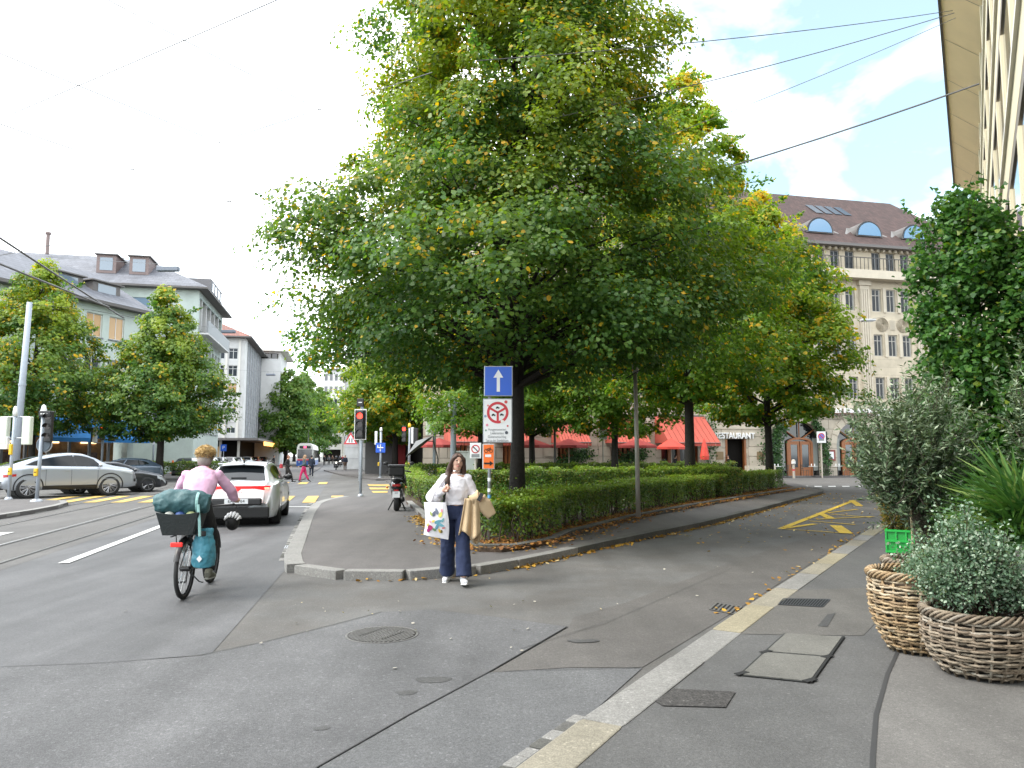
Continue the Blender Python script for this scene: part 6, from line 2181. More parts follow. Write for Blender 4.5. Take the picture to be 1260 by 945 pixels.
# ------------------------------------------------------------------ cyclist
gr_, gf_ = G(226, 737), G(263.5, 714)
bh = (gf_ - gr_).normalized()
bc = gr_ + bh * .58
brz = face_to(bh)
FR = mat('bike_frame', (.02, .02, .022), .35, .3)
BIKEBAG = mat('bag_teal', (.032, .095, .105), .55, var=.15, vscale=12, bump=.3, bscale=30)
BIKEBAG2 = mat('pannier_teal', (.06, .25, .33), .5, var=.12, vscale=10, bump=.25, bscale=25)
def bicycle():
    t = thing('bicycle', 'black city bicycle with rear rack ridden along the main street', 'bicycle', (bc.x, bc.y, 0), brz)
    r = .345
    def whl(y):
        o = MB().lathe([(r - .035, -.018), (r - .01, -.024), (r, 0), (r - .01, .024), (r - .035, .018)], 48, (0, 0, 0), 'X', cap=False).build('wheel', RUBBER, t, True, loc=(0, y, r))
        MB().lathe([(r - .055, -.012), (r - .035, -.014), (r - .035, .014), (r - .055, .012)], 40, (0, 0, 0), 'X', cap=False).build('rim', BLACKP, o)
        for k in range(18):
            a = 2 * math.pi * k / 18
            MB().path([((-1) ** k * .02, .02 * math.cos(a), .02 * math.sin(a)), (0, (r - .05) * math.cos(a), (r - .05) * math.sin(a))], .0022, 4).build('spoke', CHROME, o)
        MB().lathe([(.03, -.05), (.03, .05)], 12, (0, 0, 0), 'X').build('hub', BLACKP, o)
        n_ = 14
        m = MB()
        vs, fs = [], []
        for i in range(n_ + 1):
            a = R(20) + R(150) * i / n_
            for x, dr in ((-.032, .0), (0, .018), (.032, .0)):
                vs.append((x, y + (r + .018 + dr) * math.cos(a), r + (r + .018 + dr) * math.sin(a)))
        for i in range(n_):
            for j in range(2):
                q = i * 3 + j
                fs.append((q, q + 1, q + 4, q + 3))
        m.add(vs, fs).build('mudguard', BLACKP, t, True)
    whl(.58); whl(-.55)
    bb_ = (0, .12, .29); seat_t = (0, .27, .86); head_b, head_t = (0, -.37, .62), (0, -.33, .86); rear, front = (0, .58, r), (0, -.55, r)
    for a, b, q in ((bb_, seat_t, .017), (bb_, head_b, .020), ((0, .24, .78), head_t, .017), (head_b, head_t, .02)):
        MB().path([a, b], q, 8).build('frame_tube', FR, t, True)
    for s_ in (-.06, .06):
        MB().path([(s_ * .4, .12, .29), (s_, .58, r)], .010, 6).build('chain_stay', FR, t)
        MB().path([(s_ * .3, .25, .78), (s_, .58, r)], .009, 6).build('seat_stay', FR, t)
        MB().path([(s_ * .7, -.37, .62), (s_ * .8, -.55, r)], .013, 6).build('fork_blade', FR, t)
        MB().path([(s_ * 1.5, .40, .74), (s_ * 1.5, .85, .74)], .007, 6).build('rack_rail', BLACKP, t)
        MB().path([(s_ * 1.2, .60, r + .02), (s_ * 1.5, .66, .74)], .006, 6).build('rack_stay', BLACKP, t)
    MB().path([seat_t, (0, .285, .93)], .013, 8).build('seat_post', CHROME, t)
    skin_over(tubes([([(0, .39, .96), (0, .30, .965), (0, .10, .95)], [.085, .08, .025], [.028, .03, .02])]), 'saddle', BLACKM, t, .012, 2)
    MB().path([head_t, (0, -.36, .99)], .016, 8).build('stem', BLACKP, t)
    MB().path([(-.33, -.26, 1.03), (-.2, -.36, 1.02), (0, -.40, 1.0), (.2, -.36, 1.02), (.33, -.26, 1.03)], .012, 8).build('handlebar', BLACKP, t, True)
    for s_ in (-1, 1):
        MB().path([(s_ * .33, -.26, 1.03), (s_ * .345, -.16, 1.035)], .018, 8).build('grip', RUBBER, t)
    MB().path([(.10, .12, .29), (.12, .10, .13)], .011, 6).build('crank', BLACKP, t)
    MB().path([(-.10, .12, .29), (-.12, .14, .45)], .011, 6).build('crank', BLACKP, t)
    MB().box((.17, .10, .12), (.10, .08, .025)).build('pedal', BLACKP, t)
    MB().box((-.17, .14, .45), (.10, .08, .025)).build('pedal', BLACKP, t)
    MB().lathe([(.09, .05), (.09, .056)], 24, (0, .12, .29), 'X').build('chainring', BLACKP, t)
    MB().box((0, .93, .66), (.13, .03, .05)).build('rear_lamp', mat('rear_lamp_red', (.55, .02, .015), .3, emit=.4), t, bevel=.01)
    MB().path([(-.05, .55, .3), (-.17, .60, .20), (-.22, .62, .19)], .008, 5).build('kickstand', BLACKP, t)
    mi = MB().path([(.33, -.26, 1.03), (.40, -.22, 1.10)], .005, 5).build('bell_arm', BLACKP, t)
    return t
bicycle()
def loc_b(x, y, z=0):
    c, s = math.cos(brz), math.sin(brz)
    return (bc.x + c * x - s * y, bc.y + s * x + c * y, z)
# local +x is to the rider's left when facing -y, so her right side (towards the kerb) is -x after the turn
SX = -1.0
def on_bike(name, label, cat, x, y, z):
    return thing(name, label, cat, loc_b(x, y, z), brz)
t = on_bike('cargo_crate', 'black open crate on the bicycle rack under the teal roll', 'crate', SX * -.03, .64, .755)
CRATE = mat('crate_dark', (.018, .024, .024), .7, var=.2, vscale=14, bump=.3, bscale=40)
cb4 = [(-.16, -.13), (.16, -.13), (.16, .15), (-.16, .15)]; ct4 = [(-.225, -.17), (.225, -.17), (.225, .20), (-.225, .20)]
MB().sheet(cb4, .004).build('crate_floor', CRATE, t)
for i in range(4):
    j = (i + 1) % 4
    n_ = 6
    vs = []
    for f_ in range(n_ + 1):
        for (b_, h_) in ((cb4, .0), (ct4, .26)):
            x_, y_ = (b_[i][q] + (b_[j][q] - b_[i][q]) * f_ / n_ for q in (0, 1))
            vs.append((x_, y_, h_ - (.025 * math.sin(math.pi * f_ / n_) if h_ else 0)))
    o = MB().add(vs, [(2 * q, 2 * q + 1, 2 * q + 3, 2 * q + 2) for q in range(n_)]).build('crate_side', CRATE, t)
    o.modifiers.new('thick', 'SOLIDIFY').thickness = .012
for k, c in enumerate(((.30, .34, .16), (.03, .07, .22), (.35, .36, .33))):
    MB().ball((-.12 + .12 * k, .10, .215), (.06, .055, .05)).build('packed_item', mat('packed_%d' % k, c, .6), t, True)
t = on_bike('duffel_roll', 'dark teal roll bag strapped across the bicycle rack', 'bag', SX * -.03, .66, 1.0)
skin_over(tubes([([(-.30, 0, .10), (-.2, 0, .115), (0, .01, .12), (.2, 0, .115), (.30, 0, .10)], [.085, .115, .12, .115, .08], [.10, .14, .15, .14, .09])]), 'roll', BIKEBAG, t, .012, 2)
folds(t.children[0], .05)
for x in (SX * .19,):
    MB().lathe([(.135, -.016), (.138, 0), (.135, .016)], 22, (x, .004, .11), 'X', cap=False).build('strap', mat('strap_teal', (.22, .40, .38), .6), t)
    MB().path([(x - .02, .145, .10), (x - .05, .17, -.10), (x - .06, .17, -.26)], .016, 6, .004).build('strap_end', MATS['strap_teal'], t)
t = on_bike('pannier_bag', 'bright teal pannier bag hanging at the rear wheel of the bicycle', 'bag', SX * .21, .60, .34)
skin_over(tubes([([(0, 0, .03), (0, 0, .14), (0, 0, .30), (0, 0, .40)], [.12, .135, .12, .085], [.14, .15, .135, .12]), ([(0, -.02, .38), (0, -.02, .47)], [.09, .10], [.05, .02])]), 'bag_body', BIKEBAG2, t, .011, 2)
folds(t.children[0], .045)
MB().add([(0, .183, .10), (.03, .181, .14), (0, .178, .18), (-.03, .181, .14)], [(0, 1, 2, 3)]).build('emblem', SIGNWHITE, t)
MB().box((0, .13, .42), (.10, .03, .06)).build('buckle', BLACKP, t, bevel=.01)
t = on_bike('bicycle_helmet', 'white and black bicycle helmet dangling from the handlebar', 'helmet', SX * .36, -.10, .72)
skin_over(tubes([], [((0, 0, .10), (.085, .12, .105))]), 'shell', BLACKM, t, .012, 1)
for k in range(6):
    a = -1.0 + .4 * k
    MB().path([(.09 * math.sin(a), -.11, .10 + .07 * math.cos(a)), (.097 * math.sin(a), 0, .10 + .115 * math.cos(a)), (.09 * math.sin(a), .11, .10 + .07 * math.cos(a))], [.010, .022, .010], 6).build('shell_rib', mat('helmet_white', (.66, .66, .66), .4), t, True)
MB().path([(-.06, 0, .10), (-.03, -.05, .32)], .006, 5).build('chin_strap', BLACKM, t)
PINK = mat('sweater_pink', (.62, .38, .52), .9, bump=.2, bscale=140)
JC = dict(pel=(0, .27, 1.02), che=(0, .09, 1.27), nek=(0, -.05, 1.455), hed=(0, -.10, 1.58), look=(0, -1, -.05),
          shA=(-.185, .0, 1.375), elA=(-.31, -.12, 1.18), wrA=(-.34, -.22, 1.06), handA=(0, -.9, -.3), palmA=(1, 0, 0), curlA=.9,
          shB=(.185, .0, 1.375), elB=(.30, -.12, 1.18), wrB=(.34, -.22, 1.06), handB=(0, -.9, -.3), palmB=(-1, 0, 0), curlB=.9,
          hipA=(-.09, .25, .99), kneA=(-.115, -.10, .62), ankA=(-.15, .12, .24), toeA=(-.05, -1, -.05),
          hipB=(.09, .25, .99), kneB=(.12, -.16, .82), ankB=(.15, .14, .56), toeB=(.05, -1, -.05), crop=.30)
cyc = figure('person', 'blond cyclist in pink sweater and black leggings riding away', loc_b(0, 0, 0), brz, JC, dict(legs=mat('leggings_black', (.012, .012, .013), .75), top=PINK, shoes=mat('shoe_olive', (.14, .14, .11), .8), sole=mat('sole_grey', (.3, .3, .27), .8), sleeve=1.12, broad=1.16), voxel=.010, hair='none', face=False, skin=SKIN, wide=1.08, scale=1.03)
BL = mat('hair_blond', (.42, .27, .10), .6, var=.45, vscale=40, bump=.9, bscale=60)
skin_over(tubes([], [((0, -.10, 1.59), (.094, .105, .092)), ((0, -.05, 1.545), (.086, .07, .08))]), 'hair_shaved', mat('hair_ash', (.22, .19, .17), .8, var=.3, vscale=60), cyc, .010, 1)
m = MB(); rr_ = random.Random(4)
for k in range(90):
    a = rr_.uniform(0, 6.28); e = rr_.uniform(.15, 1.5)
    m.ball((.100 * math.cos(a) * math.cos(e), -.10 + .105 * math.sin(a) * math.cos(e), 1.635 + .075 * math.sin(e)), rr_.uniform(.020, .036), 7, 5)
skin_over(m, 'hair_curls', BL, cyc, .009, 1)
r_ = np.random.default_rng(3)
dv = unit(r_.normal(0, 1, (2600, 3)) + np.array([0, .1, .9]))
me = leaf_mesh('hair_strands', dv * np.array([.112, .120, .095]) * r_.uniform(.85, 1.12, (2600, 1)) + np.array([0, -.10, 1.635]), dv + r_.normal(0, .5, (2600, 3)), .05 * r_.uniform(.5, 1.3, 2600), r_.uniform(0, 1, 2600), 0, leaf_mat('hair_blond_strand', (.20, .12, .045), (.60, .42, .18), (.6, .5, .3), .15, .5), 'lance', .16, fold=.6, rng=r_)
link('hair_strands', me, cyc)['kind'] = 'stuff'

# ------------------------------------------------------------------ walkers
def walk_pose(ph=1.0, arm=.25, lean=0.0):
    s = ph
    return dict(pel=(0, 0, .93), che=(0, -.02 - lean, 1.24), nek=(0, -.03 - lean, 1.45), hed=(0, -.06 - lean, 1.58), look=(0, -1, 0),
                shA=(-.17, 0, 1.39), elA=(-.22, .10 * s, 1.14), wrA=(-.22, -arm * s + .08, .98), shB=(.17, 0, 1.39), elB=(.22, -.06 * s, 1.14), wrB=(.22, arm * s - .12, .95),
                hipA=(-.085, 0, .91), kneA=(-.09, -.20 * s, .52), ankA=(-.09, -.30 * s, .11), hipB=(.085, 0, .91), kneB=(.09, .08 * s - .05, .49), ankB=(.09, .36 * s, .16), toeA=(0, -1, .1), toeB=(0, -1, -.4))
CL = {'black': mat('cloth_black', (.014, .014, .016), .85), 'navy': mat('cloth_navy', (.02, .028, .05), .85), 'teal': mat('cloth_teal_grey', (.05, .075, .09), .85), 'pink': mat('cloth_hot_pink', (.50, .02, .13), .8),
      'white': mat('cloth_white', (.62, .63, .64), .85), 'jean': mat('cloth_jean', (.06, .10, .19), .85), 'grey': mat('cloth_grey', (.12, .12, .13), .85), 'red': mat('cloth_red', (.30, .02, .03), .8), 'brown': mat('cloth_brown', (.10, .06, .04), .85)}
HG = mat('hair_ginger', (.14, .05, .03), .6); HBk = mat('hair_black', (.012, .01, .009), .5); HBl = mat('hair_fair', (.30, .18, .10), .6)
def walker(label, px, py, facing, top, legs, ph=1.0, hair='short', hm_=HBk, group=None, scale=1.0, shoes='black'):
    p = G(px, py)
    return figure('person', label, (p.x, p.y, 0), face_to(facing), walk_pose(ph), dict(top=CL[top], legs=CL[legs], shoes=CL[shoes]), voxel=.022, hair=hair, hair_mat=hm_, face=True, group=group, scale=scale, hands=False)
w1 = walker('woman in black striding over the far crossing with a red bag', 353, 594, V1, 'black', 'black', 1.15, 'short', HG)
w2 = walker('woman in bright pink trousers on the far crossing', 373.5, 593.5, V1, 'teal', 'pink', -.8, 'long', HBl)
p = G(345, 594)
rb_ = thing('handbag', 'small red bag at the back of the woman in black', 'bag', (p.x + .05, p.y - .1, .88))
skin_over(tubes([([(0, 0, 0), (0, 0, .26)], [.11, .09], [.07, .05])]), 'bag_body', CL['red'], rb_, .02, 2)
MB().path([(-.05, 0, .22), (0, 0, .52), (.05, 0, .22)], .012, 5).build('strap', CL['red'], rb_)
walker('person in dark clothes behind the woman in pink trousers', 383, 587, U1, 'navy', 'navy', .7)
walker('walker in blue and brown on the pavement by the kiosk wall', 424.5, 580, -U1, 'navy', 'brown', .6)
walker('dark walker before the parked cars far left of the tram', 336, 581, V1, 'black', 'black', 1.0)
for i, (px, py, c, lw) in enumerate(((399, 573, 'black', 'far walker in black next to the tram'), (404.5, 572.5, 'grey', 'far walker in grey among the group beyond the tram'), (409, 571.5, 'brown', 'far walker in brown behind the motorcyclist'), (418, 571, 'navy', 'far walker in navy behind the second rider'), (421.5, 573, 'red', 'far walker in a red top by the kiosk wall'))):
    walker(lw, px, py, -U1, c, 'black', .6 if i % 2 else -.7, group='far group of walkers')
walker('balding man in white shirt striding behind the middle hedge', 802, 588, -V1 * .9 + U1 * -.2, 'white', 'jean', .9, 'short', mat('hair_grey', (.14, .11, .09), .7))
walker('person in dark top and jeans by the red umbrella', 831, 589, V1, 'black', 'jean', .5)
walker('waiter in black at the restaurant doorway', 897, 588, -V1, 'black', 'black', .3)

def motorbike(label, blabel, px, py, head):
    p = G(px, py)
    rz = face_to(head)
    t = thing('motorcycle', blabel, 'motorcycle', (p.x, p.y, 0), rz)
    for y in (-.7, .7):
        o = MB().lathe([(.19, -.05), (.27, -.06), (.3, 0), (.27, .06), (.19, .05)], 20, (0, 0, 0), 'X', cap=False).build('wheel', RUBBER, t, True, loc=(0, y, .3))
        MB().lathe([(.2, -.03), (.2, .03)], 16, (0, 0, 0), 'X').build('rim', RIM_D, o)
    skin_over(tubes([([(0, .6, .72), (0, .1, .72), (0, -.3, .78), (0, -.6, .75)], [.10, .16, .2, .16], [.08, .12, .16, .14]), ([(0, .2, .4), (0, -.3, .42)], [.16, .18])]), 'body', BLACKP, t, .03, 3)
    MB().path([(0, -.7, .3), (0, -.5, .95)], .05, 6).build('fork', BLACKP, t)
    MB().path([(-.38, -.35, 1.02), (0, -.48, 1.0), (.38, -.35, 1.02)], .02, 6).build('handlebar', BLACKP, t)
    MB().ball((0, -.66, .86), (.1, .06, .09)).build('headlight', mat('headlight_on', (1, .95, .85), .3, emit=1.5), t, True)
    J = dict(pel=(0, .15, .86), che=(0, .0, 1.15), nek=(0, -.06, 1.35), hed=(0, -.1, 1.48), shA=(-.18, -.03, 1.3), elA=(-.34, -.18, 1.1), wrA=(-.36, -.36, 1.04), shB=(.18, -.03, 1.3), elB=(.34, -.18, 1.1), wrB=(.36, -.36, 1.04),
             hipA=(-.1, .12, .84), kneA=(-.22, -.25, .66), ankA=(-.2, .0, .3), hipB=(.1, .12, .84), kneB=(.22, -.25, .66), ankB=(.2, .0, .3))
    f = figure('person', label, (p.x, p.y, 0), rz, J, dict(top=CL['black'], legs=CL['black'], shoes=CL['black']), voxel=.025, hair='none', face=False, hands=False)
    MB().ball((0, -.1, 1.5), (.13, .15, .14)).build('crash_helmet', CL['grey'], f, True)
motorbike('motorcyclist in black riding towards the crossing', 'black motorcycle coming up the main street', 413.5, 578.5, -U1)
motorbike('rider in black following the motorcyclist by the kiosk', 'scooter following the black motorcycle', 418.5, 575, -U1)
# ================================================================== STREET FURNITURE
def pole_thing(name, label, cat, px, py, z=0.0, rz=0.0, group=None):
    p = G(px, py, z)
    return thing(name, label, cat, (p.x, p.y, z), rz, group), p
def zat(p, py):                       # height above the ground of pixel row py at the distance of p
    return P(CX, py, p.y).z - p.z
def signal_head(t, x, z, h=.95, w=.32, lit=0, face='cam', board=False, y=-.12, body=None):
    """three lamps; face 'cam' looks at the camera, 'back' shows its rear"""
    body = body or BLACKP
    o = MB().box((x, y, z), (w * .8, .16, h)).build('signal_head', body, t, bevel=.03)
    if board:
        MB().box((x, y + .05, z), (w * 1.35, .02, h * 1.12)).build('backing_board', WHITEP, o, bevel=.02)
        MB().box((x, y + .035, z), (w * 1.22, .022, h * 1.05)).build('board_face', BLACKM, o, bevel=.02)
    if face == 'cam':
        for k in range(3):
            zz = z + h * .31 - k * h * .31
            MB().lathe([(w * .33, -.012), (w * .33, .0)], 20, (x, y - .082, zz), 'Y').build('lamp', LAMP_RED if k == lit else LAMP_OFF, o)
            vs, fs = [], []
            for i in range(9):
                a = math.pi * (-.05 + 1.1 * i / 8)
                for yy in (y - .08, y - .22):
                    vs.append((x + w * .37 * math.cos(a), yy, zz + w * .37 * math.sin(a)))
            fs = [(2 * i, 2 * i + 1, 2 * i + 3, 2 * i + 2) for i in range(8)]
            MB().add(vs, fs).build('visor', BLACKM, o)
    return o
def cap(t, z, r, m=None):
    MB().lathe([(r * 1.2, z), (r * 1.25, z + .12), (r * .9, z + .26), (r * .3, z + .3)], 14).build('cap', m or WHITEP, t, True)
def push_box(t, x, z, y=-.10):
    o = MB().box((x, y, z), (.11, .10, .26)).build('push_button_box', YELLOWP, t, bevel=.02)
    MB().lathe([(.025, -.06), (.025, -.05)], 12, (x, y, z), 'Y').build('button', BLACKP, o)
def base_flange(t, r):
    MB().lathe([(r * 2.2, 0), (r * 2.0, .04), (r * 1.05, .09)], 16).build('base', GALV, t)

# signals on the tram crossing island
t, p = pole_thing('traffic_light', 'grey signal post with pale rear cases and two yellow boxes on the crossing island', 'traffic light', 10.5, 614.5, .12)
MB().path([(0, 0, 0), (.04, 0, zat(p, 512))], .055, 12).build('post', POLE_P, t, True)
o = MB().lathe([(.07, 0), (.075, .16), (.05, .32), (.015, .36)], 14, (.04, 0, zat(p, 512))).build('cap', WHITEP, t, True)
MB().box((.52, .0, zat(p, 530)), (.30, .20, 1.0)).build('signal_case', CREAMP, t, bevel=.03)
MB().box((-.30, .0, zat(p, 530)), (.30, .20, 1.0)).build('signal_case', CREAMP, t, bevel=.03)
MB().box((-.26, .0, zat(p, 545)), (.28, .18, .45)).build('signal_case', WHITEP, t, bevel=.03)
for zz in (513, 539):
    MB().path([(-.35, .02, zat(p, zz)), (.55, .02, zat(p, zz))], .022, 6).build('bracket', GALV, t)
push_box(t, .05, zat(p, 580)); MB().box((.02, -.08, zat(p, 553)), (.10, .10, .38)).build('yellow_case', YELLOWP, t, bevel=.02)
base_flange(t, .06)
t, p = pole_thing('traffic_light', 'signal post with white cap, round mirror disc and yellow push box', 'traffic light', 45, 617, .12)
MB().path([(0, 0, 0), (.06, 0, zat(p, 513))], .060, 12).build('post', POLE_P, t, True)
MB().lathe([(.09, 0), (.095, .22), (.06, .38), (.015, .42)], 14, (.06, 0, zat(p, 513))).build('cap', WHITEP, t, True)
o = signal_head(t, .30, zat(p, 525), h=1.05, w=.30, lit=9, y=-.05)
MB().box((.20, -.12, zat(p, 509.5)), (.40, .12, .20)).build('tram_signal', BLACKP, t, bevel=.02)
for k in range(3):
    MB().box((.10 + .09 * k, -.185, zat(p, 509.5)), (.06, .01, .03)).build('signal_bar', WHITEP, t)
MB().lathe([(.27, -.02), (.27, .02), (.24, .025), (.24, -.025)], 28, (.10, .08, zat(p, 547)), 'Y').build('round_sign', GALV, t)
MB().lathe([(.235, -.02), (.235, .02)], 28, (.10, .03, zat(p, 547)), 'Y').build('disc', mat('sign_back_dark', (.08, .10, .12), .5, .3), t)
push_box(t, -.02, zat(p, 581)); base_flange(t, .09)
# signals across the road
for (px, py, ztop, lit, red, lab, dxp) in ((124, 590, 521, 0, True, 'signal post showing red before the blue awnings', 0), (187.5, 584, 521, 9, False, 'signal post before the cone shaped lime tree with yellow box', 0)):
    t, p = pole_thing('traffic_light', lab, 'traffic light', px, py, .02)
    MB().path([(0, 0, 0), (0, 0, zat(p, ztop))], .075, 10).build('post', POLE_P, t, True)
    cap(t, zat(p, ztop), .085)
    if red:
        signal_head(t, .06, zat(p, 533), h=1.0, w=.36, lit=0, y=-.15)
        o = MB().box((-.55, 0, zat(p, 535)), (.22, .3, 1.1)).build('signal_case', WHITEP, t, bevel=.04)
        MB().box((-.72, 0, zat(p, 535)), (.14, .28, 1.0)).build('signal_side', BLACKP, t, bevel=.04)
        MB().box((.62, 0, zat(p, 540)), (.42, .3, .34)).build('signal_side', BLACKP, t, bevel=.04)
        MB().path([(-.6, .0, zat(p, 545)), (.6, .0, zat(p, 545))], .03, 6).build('bracket', GALV, t)
    else:
        MB().box((.20, 0, zat(p, 532)), (.22, .34, 1.05)).build('signal_side', BLACKP, t, bevel=.04)
        push_box(t, -.08, zat(p, 573))
        MB().box((0, -.1, zat(p, 546)), (.16, .06, .16)).build('plate', SIGNWHITE, t, bevel=.02)
# main signal on the island point
t, p = pole_thing('traffic_light', 'slim signal post with white rimmed red signal at the island crossing', 'traffic light', 443.5, 610.5, .12)
MB().path([(0, 0, 0), (0, 0, zat(p, 497))], .052, 12).build('post', POLE_P, t, True)
signal_head(t, -.03, zat(p, 522.5), h=1.05, w=.34, lit=0, board=True, y=-.16)
MB().box((-.05, -.1, zat(p, 495.5)), (.26, .10, .30)).build('tram_signal', BLACKP, t, bevel=.02)
MB().box((-.05, -.155, zat(p, 495.5)), (.14, .01, .035)).build('signal_bar', WHITEP, t)
base_flange(t, .05)
# children warning triangle behind it
t, p = pole_thing('warning_sign', 'triangular red rimmed children warning sign beyond the island signal', 'road sign', 430.5, 592, 0)
MB().path([(.6, 0, 0), (.6, 0, zat(p, 536))], .04, 8).build('post', GALV, t)
zc, sd_ = zat(p, 541.5), .42
tri = lambda s: [(-s, zc - s * .6), (s, zc - s * .6), (0, zc + s * 1.13)]
MB().wall_poly(tri(.46), -.03, 0).build('rim', REDSIGN, t)
MB().wall_poly(tri(.31), -.04, -.031).build('face', SIGNWHITE, t)
for s_ in (-1, 1):
    MB().box((s_ * .09, -.046, zc - .02), (.06, .008, .26)).build('pictogram', BLACKM, t)
# posts behind the square
t, p = pole_thing('traffic_sign', 'blue lane arrow sign on a grey signal post beyond the crossing', 'road sign', 468, 588, .1)
MB().path([(0, 0, 0), (0, 0, zat(p, 531))], .085, 10).build('post', POLE_P, t, True)
cap(t, zat(p, 531), .085)
o = MB().box((0, -.11, zat(p, 551)), (.68, .03, .68)).build('sign_plate', BLUESIGN, t, bevel=.03)
for (x0, z0, x1, z1) in ((0, -.25, 0, .25), (-.18, -.02, -.18, .2), (-.18, .0, .2, .0)):
    MB().path([(x0, -.13, zat(p, 551) + z0), (x1, -.13, zat(p, 551) + z1)], .04, 4).build('arrow', SIGNWHITE, o)
MB().box((-.34, 0, zat(p, 539)), (.18, .2, .95)).build('signal_case', WHITEP, t, bevel=.03)
push_box(t, -.12, zat(p, 571)); base_flange(t, .08)
t, p = pole_thing('traffic_light', 'yellow capped signal post showing red in front of the terrace', 'traffic light', 503, 588, .18)
MB().path([(0, 0, 0), (.02, 0, zat(p, 526))], .085, 10).build('post', GALV, t, True)
cap(t, zat(p, 526), .085, YELLOWP)
signal_head(t, -.34, zat(p, 534), h=1.05, w=.36, lit=0, y=-.1)
MB().box((.22, 0, zat(p, 536)), (.16, .3, 1.1)).build('signal_case', WHITEP, t, bevel=.03)
MB().box((.42, 0, zat(p, 536)), (.3, .3, 1.0)).build('signal_side', BLACKP, t, bevel=.03)
push_box(t, 0, zat(p, 573)); MB().lathe([(.09, .5), (.09, 1.0)], 10).build('yellow_sleeve', YELLOWP, t)
t, p = pole_thing('traffic_light', 'signal post with two pale cases seen from behind above the hedge', 'traffic light', 534, 594, .18)
MB().path([(0, 0, 0), (0, 0, zat(p, 511))], .085, 10).build('post', POLE_P, t, True)
cap(t, zat(p, 511), .085)
for x_ in (-.30, .36):
    MB().box((x_, 0, zat(p, 523)), (.34 if x_ < 0 else .22, .3, 1.15)).build('signal_case', CREAMP, t, bevel=.04)
    MB().path([(x_, .0, zat(p, 533)), (0, .0, zat(p, 533))], .03, 6).build('bracket', GALV, t)
MB().box((0, -.1, zat(p, 576)), (.14, .1, .24)).build('push_button_box', YELLOWP, t, bevel=.02)
# tall masts
t, p = pole_thing('tram_mast', 'tall light grey mast rising into the lime crown behind the woman', 'mast', 557.5, 596, .18)
MB().path([(0, 0, 0), (0, 0, 3.5), (.02, 0, 9.0)], [.155, .15, .12], 14).build('post', POLE_P, t, True)
for zz in (487, 500):
    MB().box((0, 0, zat(p, zz)), (.52, .36, .05)).build('clamp', GALV, t)
for s_ in (-1, 1):
    MB().box((s_ * .24, 0, zat(p, 493)), (.10, .25, .6)).build('bracket_plate', POLE_P, t)
t, p = pole_thing('tram_mast', 'tall grey tram mast behind the silver car', 'mast', 17, 598, .0)
zt = zat(p, 372)
MB().path([(0, 0, 0), (.12, 0, zt * .55), (.24, 0, zt)], [.19, .17, .14], 14).build('post', POLE_P, t, True)
MB().path([(.23, 0, zt - .1), (3.0, 1.2, zt - .2), (5.2, 2.2, zt - .5)], .012, 5).build('span_arm', BLACKM, t)
MB().lathe([(.20, zt * .55 - .1), (.20, zt * .55 + .02)], 14, (.12, 0, 0)).build('collar', POLE_P, t)
base_flange(t, .2)
# lamp post in the hedge of the side street
t, p = pole_thing('street_lamp', 'slim bronze lamp post standing in the side street hedge', 'street lamp', 785.5, 636, .2)
zt = zat(p, 460)
MB().path([(0, 0, 0), (-.02, 0, zt)], [.058, .045], 12).build('post', mat('lamp_post_bronze', (.36, .33, .29), .45, .2), t, True)
MB().lathe([(.055, zt), (.075, zt + .05), (.08, zt + .28), (.06, zt + .30)], 16, (-.02, 0, 0)).build('lantern', mat('lantern_glass', (.32, .31, .28), .15, spec=.8), t, True)
MB().lathe([(.30, zt + .40), (.28, zt + .43), (.08, zt + .46), (.02, zt + .47)], 24, (-.06, 0, 0)).build('lamp_hood', mat('lamp_hood_grey', (.22, .21, .20), .4, .5), t, True)
for k in range(3):
    a = 2.1 * k
    MB().path([(-.02 + .06 * math.cos(a), .06 * math.sin(a), zt + .28), (-.03 + .1 * math.cos(a), .1 * math.sin(a), zt + .41)], .008, 5).build('hood_stay', GALV, t)
t, p = pole_thing('street_lamp', 'dark short lamp post on the terrace between the awnings', 'street lamp', 683, 592, .18)
MB().path([(0, 0, 0), (0, 0, zat(p, 522))], .07, 10).build('post', FRAME_D, t)
MB().lathe([(.28, 0), (.26, .06), (.10, .14)], 16, (0, 0, zat(p, 522))).build('lamp_hood', FRAME_D, t)
for px, py, zt_, lab in ((924.5, 583, 490, 'thin pale flag pole behind the hedge before the restaurant'), ):
    t, p = pole_thing('flag_pole', lab, 'pole', px, py, 0)
    MB().path([(0, 0, 0), (-.05, 0, zat(p, zt_))], [.09, .06], 10).build('post', mat('pole_pale', (.42, .38, .33), .5), t, True)
    cap(t, zat(p, zt_), .06)
t, p = pole_thing('hanging_lamp', 'street lamp head hung on a wire before the carved facade', 'street lamp', 1068, 610, 0)
q = P(1068, 394, 50)
t.location = (q.x, q.y, q.z)
MB().box((0, 0, 0), (.95, .4, .14)).build('lamp_head', mat('lamp_head_grey', (.42, .43, .44), .4), t, bevel=.05)
MB().box((0, 0, -.085), (.7, .3, .03)).build('lamp_glass', GLASS_S, t)
MB().path([(0, 0, .05), (3.2, 4.0, 1.0)], .012, 5).build('hanger', BLACKM, t)
MB().path([(0, 0, .05), (-6.5, 1.5, 1.0)], .010, 5).build('hanger', BLACKM, t)
